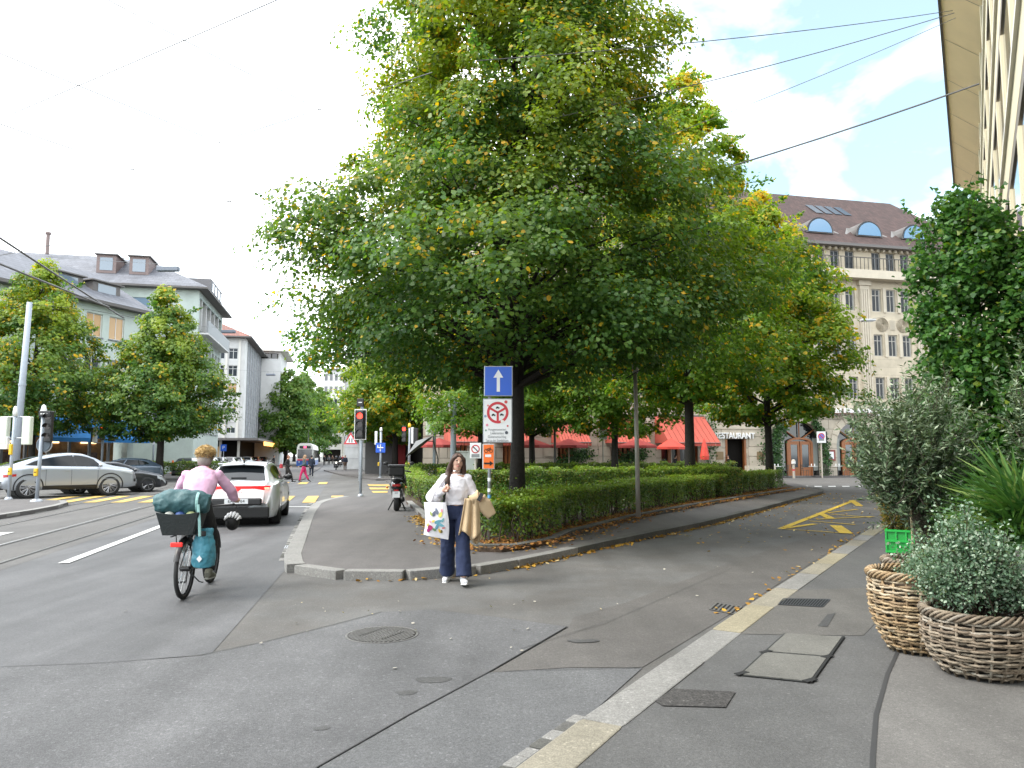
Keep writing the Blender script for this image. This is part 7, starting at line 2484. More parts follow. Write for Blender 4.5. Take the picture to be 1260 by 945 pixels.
for (px, py, lab, L_) in ((207, 331, 'slab shaped street lamp hung from wires above the slate roof', 1.3), (281, 408, 'slab shaped street lamp hung from wires above the red roof', 1.3), (333, 461, 'slab shaped street lamp hung before the white tower', 1.3)):
    q = P(px, py, 55 if px < 250 else (72 if px < 300 else 95))
    t = thing('hanging_lamp', lab, 'street lamp', q, 0)
    w_ = 27 * q.y / 920 if px < 250 else (17 * q.y / 920 if px < 300 else 11 * q.y / 920)
    MB().box((0, 0, 0), (w_, .45, .22 * w_)).build('lamp_head', mat('lamp_head_dark', (.16, .18, .22), .5), t, bevel=.05)
    MB().path([(-9, 0, .9), (0, 0, .35), (12, 0, .9)], .012, 5).build('span_wire', FRAME_G, t)
    for s_ in (-.3, .3):
        MB().path([(s_ * w_, 0, .1), (s_ * w_, 0, .45)], .012, 5).build('hanger', FRAME_G, t)

# ------------------------------------------------------------------ the signs before the big trunk
t, p = pole_thing('sign_post', 'grey post with blue one-way sign, red ring ban sign and orange cycle sign', 'sign post', 602, 669.5, .12)
MB().path([(0, 0, 0), (0, 0, zat(p, 452))], .030, 12).build('post', GALV, t, True)
for z_, m_ in ((zat(p, 590), SIGNWHITE), (zat(p, 603), SIGNWHITE), (zat(p, 611), mat('sticker_blue', (.1, .3, .55), .5))):
    MB().lathe([(.0315, z_ - .03), (.0315, z_ + .03)], 12).build('sticker', m_, t)
def plate(x0, x1, y0, y1, face, rim=GALV, r=.03, yb=-.045):
    zc0, zc1 = zat(p, y1), zat(p, y0)
    xx0, xx1 = (x0 - 602) * p.y / FPX, (x1 - 602) * p.y / FPX
    o = MB().bb(xx0, xx1, yb, yb + .03, zc0, zc1).build('sign_frame', rim, t, bevel=.012)
    MB().bb(xx0 + .018, xx1 - .018, yb - .004, yb - .001, zc0 + .018, zc1 - .018).build('sign_face', face, o)
    return o, (xx0 + xx1) / 2, (zc0 + zc1) / 2, xx1 - xx0, zc1 - zc0, yb - .005
o, cx_, cz_, w_, h_, yf = plate(595, 630.5, 450.5, 488, BLUESIGN)
s_ = w_
MB().wall_poly([(cx_ - .055 * s_, cz_ - .37 * s_), (cx_ + .055 * s_, cz_ - .37 * s_), (cx_ + .055 * s_, cz_ + .12 * s_), (cx_ + .17 * s_, cz_ + .12 * s_), (cx_, cz_ + .40 * s_), (cx_ - .17 * s_, cz_ + .12 * s_), (cx_ - .055 * s_, cz_ + .12 * s_)], yf - .003, yf).build('arrow', SIGNWHITE, o)
o, cx_, cz_, w_, h_, yf = plate(594, 630, 490.5, 545, SIGNWHITE)
rc_ = w_ * .37
zr_ = cz_ + h_ * .18
m = MB()
k = 36
vs = []
for i in range(k):
    a = 2 * math.pi * i / k
    for q in (rc_, rc_ * .76):
        vs.append((cx_ + q * math.cos(a), yf - .002, zr_ + q * math.sin(a)))
m.add(vs, [(2 * i, 2 * ((i + 1) % k), 2 * ((i + 1) % k) + 1, 2 * i + 1) for i in range(k)])
m.build('red_ring', REDSIGN, o)
for a in (90 + 60, 90 - 60, 270):
    a = R(a)
    d_ = Vector((math.cos(a), 0, math.sin(a))); n2 = Vector((-d_.z, 0, d_.x)) * (rc_ * .10)
    c0 = Vector((cx_, yf - .0025, zr_))
    MB().add([tuple(c0 + n2), tuple(c0 - n2), tuple(c0 + d_ * rc_ * .8 - n2), tuple(c0 + d_ * rc_ * .8 + n2)], [(0, 1, 2, 3)]).build('red_bar', REDSIGN, o)
def motor_icon(x, z, s):                # little car / motorbike / moped shapes
    MB().wall_poly([(x - s, z - .3 * s), (x + s, z - .3 * s), (x + .9 * s, z + .2 * s), (x + .4 * s, z + .25 * s), (x + .2 * s, z + .6 * s), (x - .5 * s, z + .6 * s), (x - .8 * s, z + .2 * s)], yf - .0030, yf - .0012).build('pictogram', BLACKM, o)
    for q in (-.55, .55):
        MB().lathe([(.25 * s, -.0032), (.25 * s, -.0010)], 10, (x + q * s, yf, z - .3 * s), 'Y').build('pictogram_wheel', BLACKM, o)
motor_icon(cx_, zr_ + rc_ * .45, rc_ * .18); motor_icon(cx_ - rc_ * .38, zr_ - rc_ * .22, rc_ * .19); motor_icon(cx_ + rc_ * .38, zr_ - rc_ * .20, rc_ * .19)
for i, s in enumerate(('Ausgenommen', 'Lieferanten', 'Güterumschlag', 'Taxi zu den Standplätzen')):
    text(o, s, h_ * .085, (cx_ - w_ * .02, yf - .002, cz_ - h_ * .20 - i * h_ * .082), FRAME_G, extrude=.0008, sx=.80 if i < 3 else .60)
for (x, z, r_, c) in ((-.33, .34, .03, (.7, .2, .2)), (.28, .42, .05, (.6, .08, .08)), (-.42, .10, .04, (.25, .35, .5)), (.16, -.02, .055, (.75, .72, .65)), (-.36, -.10, .04, (.7, .25, .35)), (.30, -.27, .05, (.06, .07, .09)), (.34, -.12, .03, (.5, .05, .05)), (-.40, -.22, .03, (.2, .3, .25))):
    MB().lathe([(r_ * w_ * 1.1, -.0045), (r_ * w_ * 1.1, -.0032)], 12, (cx_ + x * w_, yf, cz_ + z * h_), 'Y').build('sticker', mat('sticker_%d_%d' % (int(c[0] * 100), int(c[1] * 100)), c, .5), o)
o, cx_, cz_, w_, h_, yf = plate(593.5, 608.5, 546, 577.5, ORANGESIGN, mat('sign_frame_orange', (.50, .50, .50), .4, .4))
for s_ in (-1, 1):
    m = MB(); k = 16; vs = []
    for i in range(k):
        a = 2 * math.pi * i / k
        for q in (.034, .025):
            vs.append((cx_ + s_ * .043 + q * math.cos(a), yf - .002, cz_ + h_ * .22 + q * math.sin(a)))
    m.add(vs, [(2 * i, 2 * ((i + 1) % k), 2 * ((i + 1) % k) + 1, 2 * i + 1) for i in range(k)]); m.build('cycle_wheel', BLACKM, o)
m = MB()
for a, b in (((-.043, 0), (-.01, .045)), ((-.01, .045), (.03, .045)), ((.03, .045), (.043, 0)), ((-.01, .045), (.0, .0)), ((0, 0), (.03, .045)), ((.03, .045), (.024, .07))):
    m.path([(cx_ + a[0], yf - .002, cz_ + h_ * .22 + a[1]), (cx_ + b[0], yf - .002, cz_ + h_ * .22 + b[1])], .004, 4)
m.build('cycle_frame', BLACKM, o)
MB().bb(cx_ - .06, cx_ + .045, yf - .003, yf, cz_ - .01, cz_ + .035).build('route_label', SIGNWHITE, o)
MB().wall_poly([(cx_ - .08, cz_ - .135), (cx_ + .02, cz_ - .135), (cx_ + .02, cz_ - .165), (cx_ + .085, cz_ - .12), (cx_ + .02, cz_ - .075), (cx_ + .02, cz_ - .105), (cx_ - .08, cz_ - .105)], yf - .003, yf).build('arrow', BLACKM, o)

# other small signs
def small_sign(label, px, py, y0, y1, w, kind, z=.18):
    t, p = pole_thing('no_parking_sign' if kind != 'plain' else 'small_sign', label, 'road sign', px, py, z)
    MB().path([(0, 0, 0), (0, 0, zat(p, y1) + .1)], .05, 8).build('post', mat('pole_pale', (.42, .38, .33), .5), t)
    o = MB().bb(-w / 2, w / 2, -.09, -.055, zat(p, y1), zat(p, y0)).build('sign_plate', SIGNWHITE, t, bevel=.01)
    zc_ = zat(p, y0) - w * .55
    r_ = w * .38
    MB().lathe([(r_, -.004), (r_, 0)], 24, (0, -.0905, zc_), 'Y').build('disc_rim', REDSIGN, o)
    MB().lathe([(r_ * .74, -.004), (r_ * .74, 0)], 24, (0, -.0955, zc_), 'Y').build('disc', mat('sign_ban_blue', (.12, .16, .50), .4) if kind == 'ban' else SIGNWHITE, o)
    MB().box((0, -.102, zc_), (r_ * 1.7, .004, r_ * .24), rot=Matrix.Rotation(R(45), 3, 'Y')).build('bar', REDSIGN if kind == 'ban' else BLACKM, o)
    if kind == 'turn':
        MB().bb(-w * .36, w * .36, -.096, -.0905, zat(p, y1) + .05, zat(p, y1) + .2).build('text_strip', FRAME_G, o)
    if kind == 'ban':
        MB().bb(-w * .3, w * .3, -.096, -.0905, zat(p, y1) + .15, zat(p, y1) + .3).build('text_strip', FRAME_G, o)
    return t, p
small_sign('white no-turn sign in front of the pale cabinet above the hedge', 585, 600, 545, 564, .52, 'turn')
small_sign('narrow white no-stopping sign on a post before the red awnings', 742.5, 592, 521, 541, .46, 'ban')
t, p = small_sign('square no-stopping sign on the kerb between the arched doors', 1012, 588, 531, 545, .62, 'ban', .12)
MB().bb(.30, .42, -.05, .2, zat(p, 545), zat(p, 531)).build('side_box', BLACKP, t)
# parking sign
q = G(274, 580)
t = thing('parking_sign', 'blue square parking sign under the dark canopy', 'road sign', (q.x, q.y, 0))
zz = zat(Vector((0, q.y, 0)), 551)
MB().path([(0, .05, 0), (0, .05, zz + .3)], .05, 8).build('post', GALV, t)
o = MB().box((0, 0, zz), (.62, .03, .70)).build('sign_plate', BLUESIGN, t)
text(o, 'P', .5, (0, -.02, zz), SIGNWHITE)

# cabinet
t, p = pole_thing('electrical_cabinet', 'pale grey electrical cabinet between two hedges', 'cabinet', 573, 596, .18)
for (x0, x1) in ((-.55, 0), (.005, .55)):
    o = MB().bb(x0, x1, 0, .4, 0, 1.55 + .1).build('cabinet_door', mat('cabinet_grey', (.47, .49, .46), .5), t, bevel=.01)
MB().bb(-.6, .6, -.05, .45, 1.655, 1.72).build('cabinet_roof', MATS['cabinet_grey'], t, bevel=.01)
MB().box((-.08, -.02, .95), (.04, .03, .16)).build('handle', BLACKP, t)
# traffic cone like orange post
q = G(212, 584)
t = thing('road_works_post', 'orange and white marker post beside the low hedge', 'marker post', (q.x, q.y, .12))
MB().lathe([(.22, 0), (.22, .05), (.10, .06), (.07, 1.1), (.02, 1.12)], 14).build('body', ORANGESIGN, t)
for z_ in (.4, .75): MB().lathe([(.100, z_), (.096, z_ + .15)], 14).build('white_band', SIGNWHITE, t)
# bollard
t, p = pole_thing('bollard', 'short white topped bollard on the kerb before the first arched door', 'bollard', 977, 588.5, .12)
MB().lathe([(.08, 0), (.08, .95), (.13, .97), (.13, 1.2), (.05, 1.28)], 14).build('post', mat('pole_pale', (.42, .38, .33), .5), t)
MB().lathe([(.132, .99), (.132, 1.15)], 14).build('white_band', SIGNWHITE, t)
MB().lathe([(.083, .5), (.083, .62)], 14).build('red_band', REDSIGN, t)

# ------------------------------------------------------------------ restaurant terrace
def umbrella(label, px, Y, ztop, zrim, rad, m, closed=False, pole=None):
    q = P(px, 560, Y)
    t = thing('umbrella', label, 'umbrella', (q.x, q.y, .12))
    MB().path([(0, 0, 0), (0, 0, ztop - .05)], .035, 8).build('pole', pole or mat('umbrella_pole', (.42, .36, .28), .5), t)
    MB().lathe([(.32, 0), (.32, .07), (.05, .12)], 16).build('base', GRANITE_D, t)
    if closed:
        MB().lathe([(.30, zrim), (.33, zrim + .25), (.20, zrim + .9), (.06, ztop - .1), (.01, ztop)], 10).build('folded_canopy', m, t)
        return
    n_ = 8
    vs = [(0, 0, ztop)] + [(rad * math.cos(2 * math.pi * k / n_ + .3), rad * math.sin(2 * math.pi * k / n_ + .3), zrim) for k in range(n_)] + [(rad * math.cos(2 * math.pi * k / n_ + .3), rad * math.sin(2 * math.pi * k / n_ + .3), zrim - .16) for k in range(n_)]
    cano = None
    for k in range(n_):
        j = (k + 1) % n_
        mb = MB().add([vs[0], vs[1 + k], vs[1 + j], vs[1 + n_ + j], vs[1 + n_ + k]], [(0, 1, 2), (1, 4, 3, 2)])
        mb.build('canopy_panel', m, t)
    for k in range(n_):
        MB().path([(0, 0, ztop - .06), tuple(Vector(vs[1 + k]) - Vector((0, 0, .03)))], .012, 4).build('rib', FRAME_D, t)
for i, (px, Y, lab) in enumerate(((540, 47.4, 'dark red terrace umbrella at the end of the row by the grey mast'), (655, 48.8, 'dark red terrace umbrella beside the big trunk'), (700, 49.2, 'dark red terrace umbrella by the dark lamp post'), (784, 49.8, 'dark red terrace umbrella nearest to the bright red one'))):
    umbrella(lab, px, Y, 2.65, 2.2, 1.35, RED_UMB)
umbrella('bright red open umbrella on a pale pole beside the wide awning', 826, 50.5, 2.72, 2.12, 1.0, RED_BRIGHT)
umbrella('closed red umbrella on the wall side of the hedge tree', 867, 52.5, 2.75, 1.25, .3, RED_BRIGHT, closed=True)
q = P(513, 560, 34)
# tilted dark cantilever umbrella by the signal post
t = thing('cantilever_umbrella', 'tilted dark grey cantilever umbrella above the hedge', 'umbrella', (P(522, 560, 41).x, 41, .18))
n_ = 8
M_ = Matrix.Rotation(R(-38), 3, 'Y')
cz = zat(Vector((0, 41, .18)), 549)
vs = [Vector((0, 0, .35))] + [Vector((.95 * math.cos(2 * math.pi * k / n_), .95 * math.sin(2 * math.pi * k / n_), 0)) for k in range(n_)]
vs = [M_ @ v + Vector((-.25, 0, cz)) for v in vs]
for k in range(n_):
    MB().add([vs[0], vs[1 + k], vs[1 + (k + 1) % n_]], [(0, 1, 2)]).build('canopy_panel', mat('umbrella_charcoal', (.16, .165, .17), .8), t)
MB().path([(.7, 0, 0), (.75, 0, 1.3), (.5, 0, cz + .25), (-.1, 0, cz + .3)], .035, 8).build('arm', FRAME_D, t)

def bistro(label_t, px, Y, n_ch):
    q = P(px, 560, Y)
    t = thing('bistro_table', label_t, 'table', (q.x, q.y, .12))
    MB().lathe([(.34, .72), (.34, .75)], 20).build('table_top', mat('table_white', (.6, .6, .58), .5), t)
    MB().path([(0, 0, .02), (0, 0, .72)], .03, 8).build('leg', FRAME_D, t)
    MB().lathe([(.22, 0), (.22, .03)], 14).build('base', FRAME_D, t)
    for s_ in (-.12, .12):
        MB().path([(s_, 0, .75), (s_, 0, .92)], [.02, .045], 8).build('napkin_glass', SIGNWHITE, t)
def chair(label, x, y, rz):
    t = thing('bistro_chair', label, 'chair', (x, y, .12), rz, 'terrace chairs')
    MB().bb(-.2, .2, -.2, .2, .43, .46).build('seat', FRAME_D, t)
    for sx_ in (-1, 1):
        for sy_ in (-1, 1):
            MB().path([(sx_ * .19, sy_ * .19, 0), (sx_ * .18, sy_ * .18, .43)], .015, 5).build('leg', FRAME_D, t)
        MB().path([(sx_ * .18, .19, .43), (sx_ * .17, .25, .88)], .015, 5).build('back_post', FRAME_D, t)
    for k in range(3):
        MB().bb(-.18, .18, .21 + .012 * k, .225 + .012 * k, .55 + k * .12, .61 + k * .12).build('back_slat', FRAME_D, t)
for i, (px, Y, lab, cl_) in enumerate(((955, 55.6, 'small white table before the ivy of the first arched door', 'dark slatted chair at the table by the ivy'), (1000, 56.4, 'small white table beside the oak door leaves', 'dark slatted chair at the table by the oak leaves'), (1030, 57.0, 'small white table between the arches near the menu frame', 'dark slatted chair at the table near the menu frame'), (1062, 57.6, 'small white table before the second arched door', 'dark slatted chair at the table of the second arch'))):
    bistro(lab, px, Y, 2)
    q = P(px, 560, Y)
    chair(cl_ + ', doorway side', q.x - .62, q.y, R(90)); chair(cl_ + ', shop front side', q.x + .62, q.y + .05, R(-90))
t, p = pole_thing('menu_board', 'dark folding menu board beside the restaurant doorway', 'menu board', 919, 584, .12)
for s_, nm in ((-1, 'front_board'), (1, 'back_board')):
    MB().add([(-.4, s_ * .28, 0), (.4, s_ * .28, 0), (.4, s_ * .02, 1.05), (-.4, s_ * .02, 1.05)], [(0, 1, 2, 3)]).build(nm, FRAME_D, t).modifiers.new('thick', 'SOLIDIFY').thickness = .03
for s_ in (-1, 1): MB().box((s_ * .1, -.19, .55), (.1, .02, .14)).build('drawing', SIGNWHITE, t)
for px, lab in ((878, 'pale stone planter trough beside the doorway'), (935, 'pale stone planter trough under the wall lantern')):
    q = P(px, 560, 53.4 if px < 900 else 54.6)
    t = thing('planter', lab, 'planter', (q.x, q.y, .12), ANG1)
    for (x0, x1, y0, y1, z0, z1) in ((-1.1, 1.1, -.25, -.20, 0, .8), (-1.1, 1.1, .2, .25, 0, .8), (-1.1, -1.05, -.2, .2, 0, .8), (1.05, 1.1, -.2, .2, 0, .8)):
        MB().bb(x0, x1, y0, y1, z0, z1).build('trough_side', LIME_P, t)
    MB().bb(-1.05, 1.05, -.2, .2, .0, .7).build('soil', SOIL, t)

# ------------------------------------------------------------------ overhead wires
def wire(label, a, b, r=.008, sag=.1):
    r = r * 1.2
    a, b = (a - (b - a) * 1.3, b + (b - a) * .12) if a.x < -4 else (a - (b - a) * .5, b)
    t_ = [a.lerp(b, k / 8) - Vector((0, 0, sag * 4 * (k / 8) * (1 - k / 8))) for k in range(9)]
    o = MB().path([p_ - a for p_ in t_], r, 5).build('overhead_wire', mat('wire_dark', (.13, .13, .135), .6), None, loc=tuple(a))
    return props(o, label, 'wire', 'overhead tram wires')
def PZ(px, py, z):
    d = ray(px, py); k = (z - CAMZ) / d.z
    return Vector((d.x * k, d.y * k, z))
wire('thin span wire over the carriageway running to the slate roof', PZ(-60, 32, 7.6), PZ(300, 186, 7.6), .007)
wire('thin tram wire above the rails towards the tower', PZ(-60, 124, 7.2), PZ(300, 253, 7.2), .008)
wire('thin span wire crossing both tram wires', PZ(-40, 157, 7.9), PZ(360, -10, 7.9), .007)
wire('thin span wire dropping towards the big lime crown', PZ(120, -16, 7.8), PZ(400, 137, 7.8), .006)
wire('faint span wire reaching into the big lime crown', PZ(100, 222, 7.4), PZ(470, 108, 7.4), .006)
wire('faint span wire low over the far crossing', PZ(145, 278, 7.3), PZ(330, 234, 7.3), .009)
wire('heavy dark cable from the tram mast before the slate roof', PZ(-40, 262, 8.2), PZ(140, 383, 8.2), .03)
wire('second heavy dark cable before the yellow topped lime tree', PZ(-40, 304, 7.6), PZ(120, 372, 7.5), .03)
wire('thin wire from the soffit to the top of the big lime crown', PZ(840, 48, 9.5), PZ(1172, 13, 12.5), .007)
wire('thin wire from the soffit past the second lime crown', PZ(860, 98, 9.5), PZ(1174, 16, 12.5), .008)
wire('thin low wire from the soffit behind the second lime crown', PZ(880, 140, 9.0), PZ(1176, 22, 12.2), .006)
wire('thick dark span cable anchored in the banded facade', PZ(880, 206, 8.6), PZ(1205, 103, 9.3), .016)
# ================================================================== PLANTS OF THE SHOP FRONT
WICK = [mat('willow_%d' % i, c, .7, var=.35, vscale=9, bump=.4, bscale=80) for i, c in enumerate(((.30, .20, .105), (.36, .26, .15), (.24, .165, .095), (.40, .32, .22)))]
WICKG = [mat('willow_grey_%d' % i, c, .75, var=.35, vscale=9, bump=.4, bscale=80) for i, c in enumerate(((.20, .155, .11), (.26, .21, .155), (.16, .12, .085), (.30, .26, .21)))]
def basket(label, loc, r_top, r_bot, h, rows, mats, seed, tag_=False):
    t = thing('wicker_basket', label, 'basket', loc, 0)
    rg = random.Random(seed)
    ns = 22
    def rad(f): return r_bot + (r_top - r_bot) * (f ** .8) + .05 * math.sin(math.pi * f)
    for i in range(rows):
        f = (i + .5) / rows
        z = .02 + (h - .05) * f
        R0 = rad(f)
        th = h / rows * .54
        pts, rads = [], []
        k = 96
        ph = math.pi * (i % 2)
        for j in range(k):
            a = 2 * math.pi * j / k
            rr = R0 + .014 * math.sin(ns / 2 * a * 1.0 + ph) + rg.uniform(-.005, .005)
            pts.append((rr * math.cos(a), rr * math.sin(a), z + .010 * math.sin(2 * a + i * 1.7) + rg.uniform(-.004, .004)))
        pts.append(pts[0])
        MB().path(pts, [th * rg.uniform(.8, 1.05) for _ in pts], 6, cap=False, ref=(0, 0, 1)).build('willow_strand', mats[rg.randrange(4)], t, True)
    for j in range(ns):
        a = 2 * math.pi * (j + .25) / ns
        MB().path([(rad(f) * math.cos(a), rad(f) * math.sin(a), h * f) for f in (0, .25, .5, .75, 1.0)], .011, 5).build('stake', mats[j % 4], t, True)
    for q in range(5):                                     # twisted rim
        pts = []
        for j in range(73):
            a = 2 * math.pi * j / 72
            w = 9 * a + q * 2 * math.pi / 5
            rr = r_top + .03 * math.cos(w)
            pts.append((rr * math.cos(a), rr * math.sin(a), h + .005 + .030 * math.sin(w)))
        MB().path(pts, .011, 5, cap=False, ref=(0, 0, 1)).build('rim_strand', mats[q % 4], t, True)
    MB().lathe([(r_bot * .9, .0), (rad(.5) * .93, h * .5), (rad(.9) * .93, h * .88)], 24).build('liner', mat('pot_liner', (.035, .028, .022), .9), t, True)
    MB().lathe([(.01, h * .885), (rad(.9) * .93, h * .89)], 24, cap=False).build('soil', SOIL, t)
    if tag_:
        MB().box((r_top * .80, -r_top * .90, h * .70), (.045, .012, .16), rot=Matrix.Rotation(R(-32), 3, 'Y')).build('price_tag', SIGNWHITE, t)
    return t
bz = .055
b1 = G(1129, 811, bz); b2_ = G(1209, 843, bz); b0 = G(1118, 752, bz)
B1R, B2R = .34, .40
def push(b, d):
    v = Vector((b.x, b.y, 0)).normalized()
    return b + v * d
c1 = push(b1, .31); c2 = push(b2_, .34)
c0 = P(1124, 560, 7.25); c0.z = bz
basket('tan wicker basket standing behind the grey green shrub basket', c1, .335, .20, .62, 30, WICK, 1)
basket('grey brown wicker basket with a white tag holding the grey green shrub', c2, .365, .25, .44, 23, WICKG, 2, True)
basket('pale wicker basket holding the olive tree', c0, .30, .22, .60, 26, WICKG, 3)

def plant(name, label, loc, cat='plant'):
    return thing(name, label, cat, loc)
# olive tree
def olive(label, loc, stems, crown_c, crown_r, n_tw, seed, leaf=.058, cane=None):
    r = np.random.default_rng(seed)
    t = plant('olive_tree', label, loc, 'tree')
    m = MB()
    for st in stems: m.path(st[0], st[1], 8)
    cc = np.array(crown_c); cr = np.array(crown_r)
    root = np.array(stems[0][0][-1])
    C, N, T, rn, ye = [], [], [], [], []
    for i in range(n_tw):
        d = r.normal(0, 1, 3); d /= np.linalg.norm(d)
        p1 = cc + d * cr * r.uniform(.2, 1.0) ** .5 * (1 + .22 * math.sin(4 * d[0] + 3 * d[2] + seed) + .12 * math.sin(9 * d[2] + 5 * d[1]))
        up = np.array([0, 0, .25])
        dirv = (p1 - (cc - np.array([0, 0, cr[2] * .7]))); dirv /= np.linalg.norm(dirv)
        dirv = dirv * .8 + r.normal(0, .35, 3) + up; dirv /= np.linalg.norm(dirv)
        L = r.uniform(.16, .46)
        p0 = p1 - dirv * L * .6
        p2 = p1 + dirv * L * .6
        if i % 3 == 0:
            m.path([tuple(root + (p0 - root) * .35 + r.normal(0, .03, 3)), tuple(p0), tuple(p2)], [.010, .005, .002], 4, cap=False)
        k = int(L * 95)
        f = np.linspace(0, 1, k)
        axis = p0 + np.outer(f, p2 - p0)
        sidev = np.cross(dirv, r.normal(0, 1, 3)); sidev /= np.linalg.norm(sidev) + 1e-9
        s = np.where(np.arange(k) % 2 == 0, 1, -1)[:, None]
        tdir = dirv * .75 + sidev * s * .75 + r.normal(0, .22, (k, 3))
        tdir /= np.linalg.norm(tdir, axis=1, keepdims=True)
        C.append(axis + tdir * leaf * .5); T.append(tdir)
        N.append(r.normal(0, .6, (k, 3)) + np.array([0, -.2, .7]))
        rn.append(r.uniform(0, .75, k) + .2 * (p1[2] > cc[2])); ye.append(np.where(r.uniform(0, 1, k) < .22, .75, 0))
    C, N, T, rn, ye = (np.concatenate(x) for x in (C, N, T, rn, ye))
    m.build('trunk', BARK_O, t, True)
    me = leaf_mesh('crown', C, N, leaf * r.uniform(.75, 1.25, len(C)), rn, ye, L_OLIVE, 'lance', .27, T=T, fold=.1, rng=r)
    link('crown', me, t)['kind'] = 'stuff'
    if cane: MB().path(cane, .011, 6).build('bamboo_cane', mat('bamboo', (.42, .34, .20), .6), t)
    return t
oc = c0 + Vector((0.0, 0, .52))
olive('olive tree with twisted trunk and silvery crown in the pale basket', oc,
      [([(0, 0, 0), (.03, 0, .25), (.02, .02, .5), (-.06, 0, .8)], [.06, .055, .05, .025]), ([(.05, .01, .0), (.09, 0, .3), (.08, 0, .5), (.22, .05, .85)], [.05, .045, .04, .02]), ([(.04, .02, .4), (.05, .1, .7), (.02, .2, 1.0)], [.04, .03, .012])],
      (-.07, 0, 1.08), (.53, .46, .66), 640, 3, cane=[(-.07, -.05, -.05), (-.08, -.04, .75)])
# grey green shrub
def shrub(label, loc, cen, rad_, n_tw, seed, material, leaf, name='shrub', kleaf=70, shape='oval', aspect=.8):
    r = np.random.default_rng(seed)
    t = plant(name, label, loc, 'shrub')
    m = MB()
    cc = np.array(cen); cr = np.array(rad_)
    C, N = [], []
    for i in range(n_tw):
        d = r.normal(0, 1, 3); d[2] = abs(d[2]) * 1.0 - .35; d /= np.linalg.norm(d)
        p1 = cc + d * cr * r.uniform(.25, 1.05) ** .5 * (1 + .20 * math.sin(5 * d[0] + 4 * d[2] + seed) + .14 * math.sin(11 * d[0] - 7 * d[2]))
        b = np.array([r.normal(0, .05), r.normal(0, .05), 0])
        mid_ = (b + p1) * .5 + r.normal(0, .04, 3)
        if i % 2 == 0: m.path([tuple(b), tuple(mid_), tuple(p1)], [.009, .005, .0015], 4, cap=False)
        k = kleaf
        f = r.uniform(.45, 1.02, k)[:, None]
        base = mid_ + (p1 - mid_) * (f * 2 - 1).clip(0, 1.1)
        C.append(base + r.normal(0, .032, (k, 3))); N.append(r.normal(0, .7, (k, 3)) + np.array([0, -.25, .5]))
    C = np.concatenate(C); N = np.concatenate(N); n = len(C)
    m.build('stems', TWIG, t, True)['kind'] = 'stuff'
    dist = np.linalg.norm((C - cc) / cr, axis=1)
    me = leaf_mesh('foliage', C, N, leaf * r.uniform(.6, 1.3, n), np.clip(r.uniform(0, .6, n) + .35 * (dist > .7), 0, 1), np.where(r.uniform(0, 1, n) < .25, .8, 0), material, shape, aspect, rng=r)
    link('foliage', me, t)['kind'] = 'stuff'
    return t
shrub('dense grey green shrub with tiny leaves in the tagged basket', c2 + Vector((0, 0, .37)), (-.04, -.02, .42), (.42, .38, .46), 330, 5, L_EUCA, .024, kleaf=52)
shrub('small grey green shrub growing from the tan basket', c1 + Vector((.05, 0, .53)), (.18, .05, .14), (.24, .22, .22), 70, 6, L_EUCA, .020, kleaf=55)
# ginkgo column
gk = P(1205, 560, 9.6)
def ginkgo(label, loc, seed, h, rx, n_cl, per, leaf, potr=.3):
    r = np.random.default_rng(seed)
    t = plant('ginkgo_tree', label, loc, 'tree')
    m = MB().path([(0, 0, .3), (.04, 0, h * .4), (-.03, 0, h * .7), (.05, 0, h * .96)], [.05, .04, .025, .008], 8)
    zc = r.uniform(.7, h, n_cl)
    a = r.uniform(0, 6.283, n_cl)
    prof = np.interp(zc / h, [0, .15, .45, .75, .93, 1.0], [.55, .9, 1.0, .95, .7, .25]) * rx
    rr = prof * r.uniform(0, 1, n_cl) ** .4 * (1 + .16 * np.sin(3 * a + zc * 3))
    c = np.stack([rr * np.cos(a), rr * np.sin(a), zc], 1)
    for i in r.permutation(n_cl)[:70]:
        m.path([(0, 0, max(c[i, 2] - .45, .4)), tuple(c[i] * np.array([.5, .5, 1]) - np.array([0, 0, .12])), tuple(c[i])], [.014, .009, .003], 4, cap=False)
    ci = np.repeat(np.arange(n_cl), per)
    n = len(ci)
    off = unit(r.normal(0, 1, (n, 3))) * r.uniform(0, 1, (n, 1)) ** .5 * .22
    C = c[ci] + off
    k2 = 60
    sh = []
    for i in range(34):                                     # young shoots standing out
        aa = r.uniform(0, 6.283); zz = r.uniform(h * .55, h * 1.0)
        p0 = np.array([math.cos(aa) * rx * .75, math.sin(aa) * rx * .75, zz]) if i > 7 else np.array([r.uniform(-.5, .5) * rx, r.uniform(-.4, .4) * rx, h * .95])
        d = np.array([math.cos(aa) * .7, math.sin(aa) * .7, r.uniform(.2, .9)]) if i > 7 else np.array([r.normal(0, .25), r.normal(0, .25), 1.0])
        L = r.uniform(.25, .55)
        f = r.uniform(0, 1, 22)
        sh.append(p0 + np.outer(f, d) * L + r.normal(0, .035, (22, 3)))
        m.path([tuple(p0 - d * .2), tuple(p0 + d * L)], [.006, .002], 4, cap=False)
    C = np.concatenate([C] + sh)
    n2 = len(C)
    N = np.concatenate([unit(off + 1e-6) * .5, np.zeros((n2 - n, 3))]) + r.normal(0, .5, (n2, 3)) + np.array([-.15, -.35, .6])
    m.build('trunk', BARK_O, t, True)
    me = leaf_mesh('crown', C, N, leaf * r.uniform(.7, 1.25, n2), r.uniform(0, 1, n2), np.where(r.uniform(0, 1, n2) < .04, .6, 0), L_GINKGO, 'fan', .95, fold=.3, rng=r)
    link('crown', me, t)['kind'] = 'stuff'
    return t
gt = ginkgo('tall leafy ginkgo column behind the olive tree', (gk.x, gk.y, .055), 9, 4.95, .66, 420, 62, .064)
gk2 = P(1290, 560, 9.2)
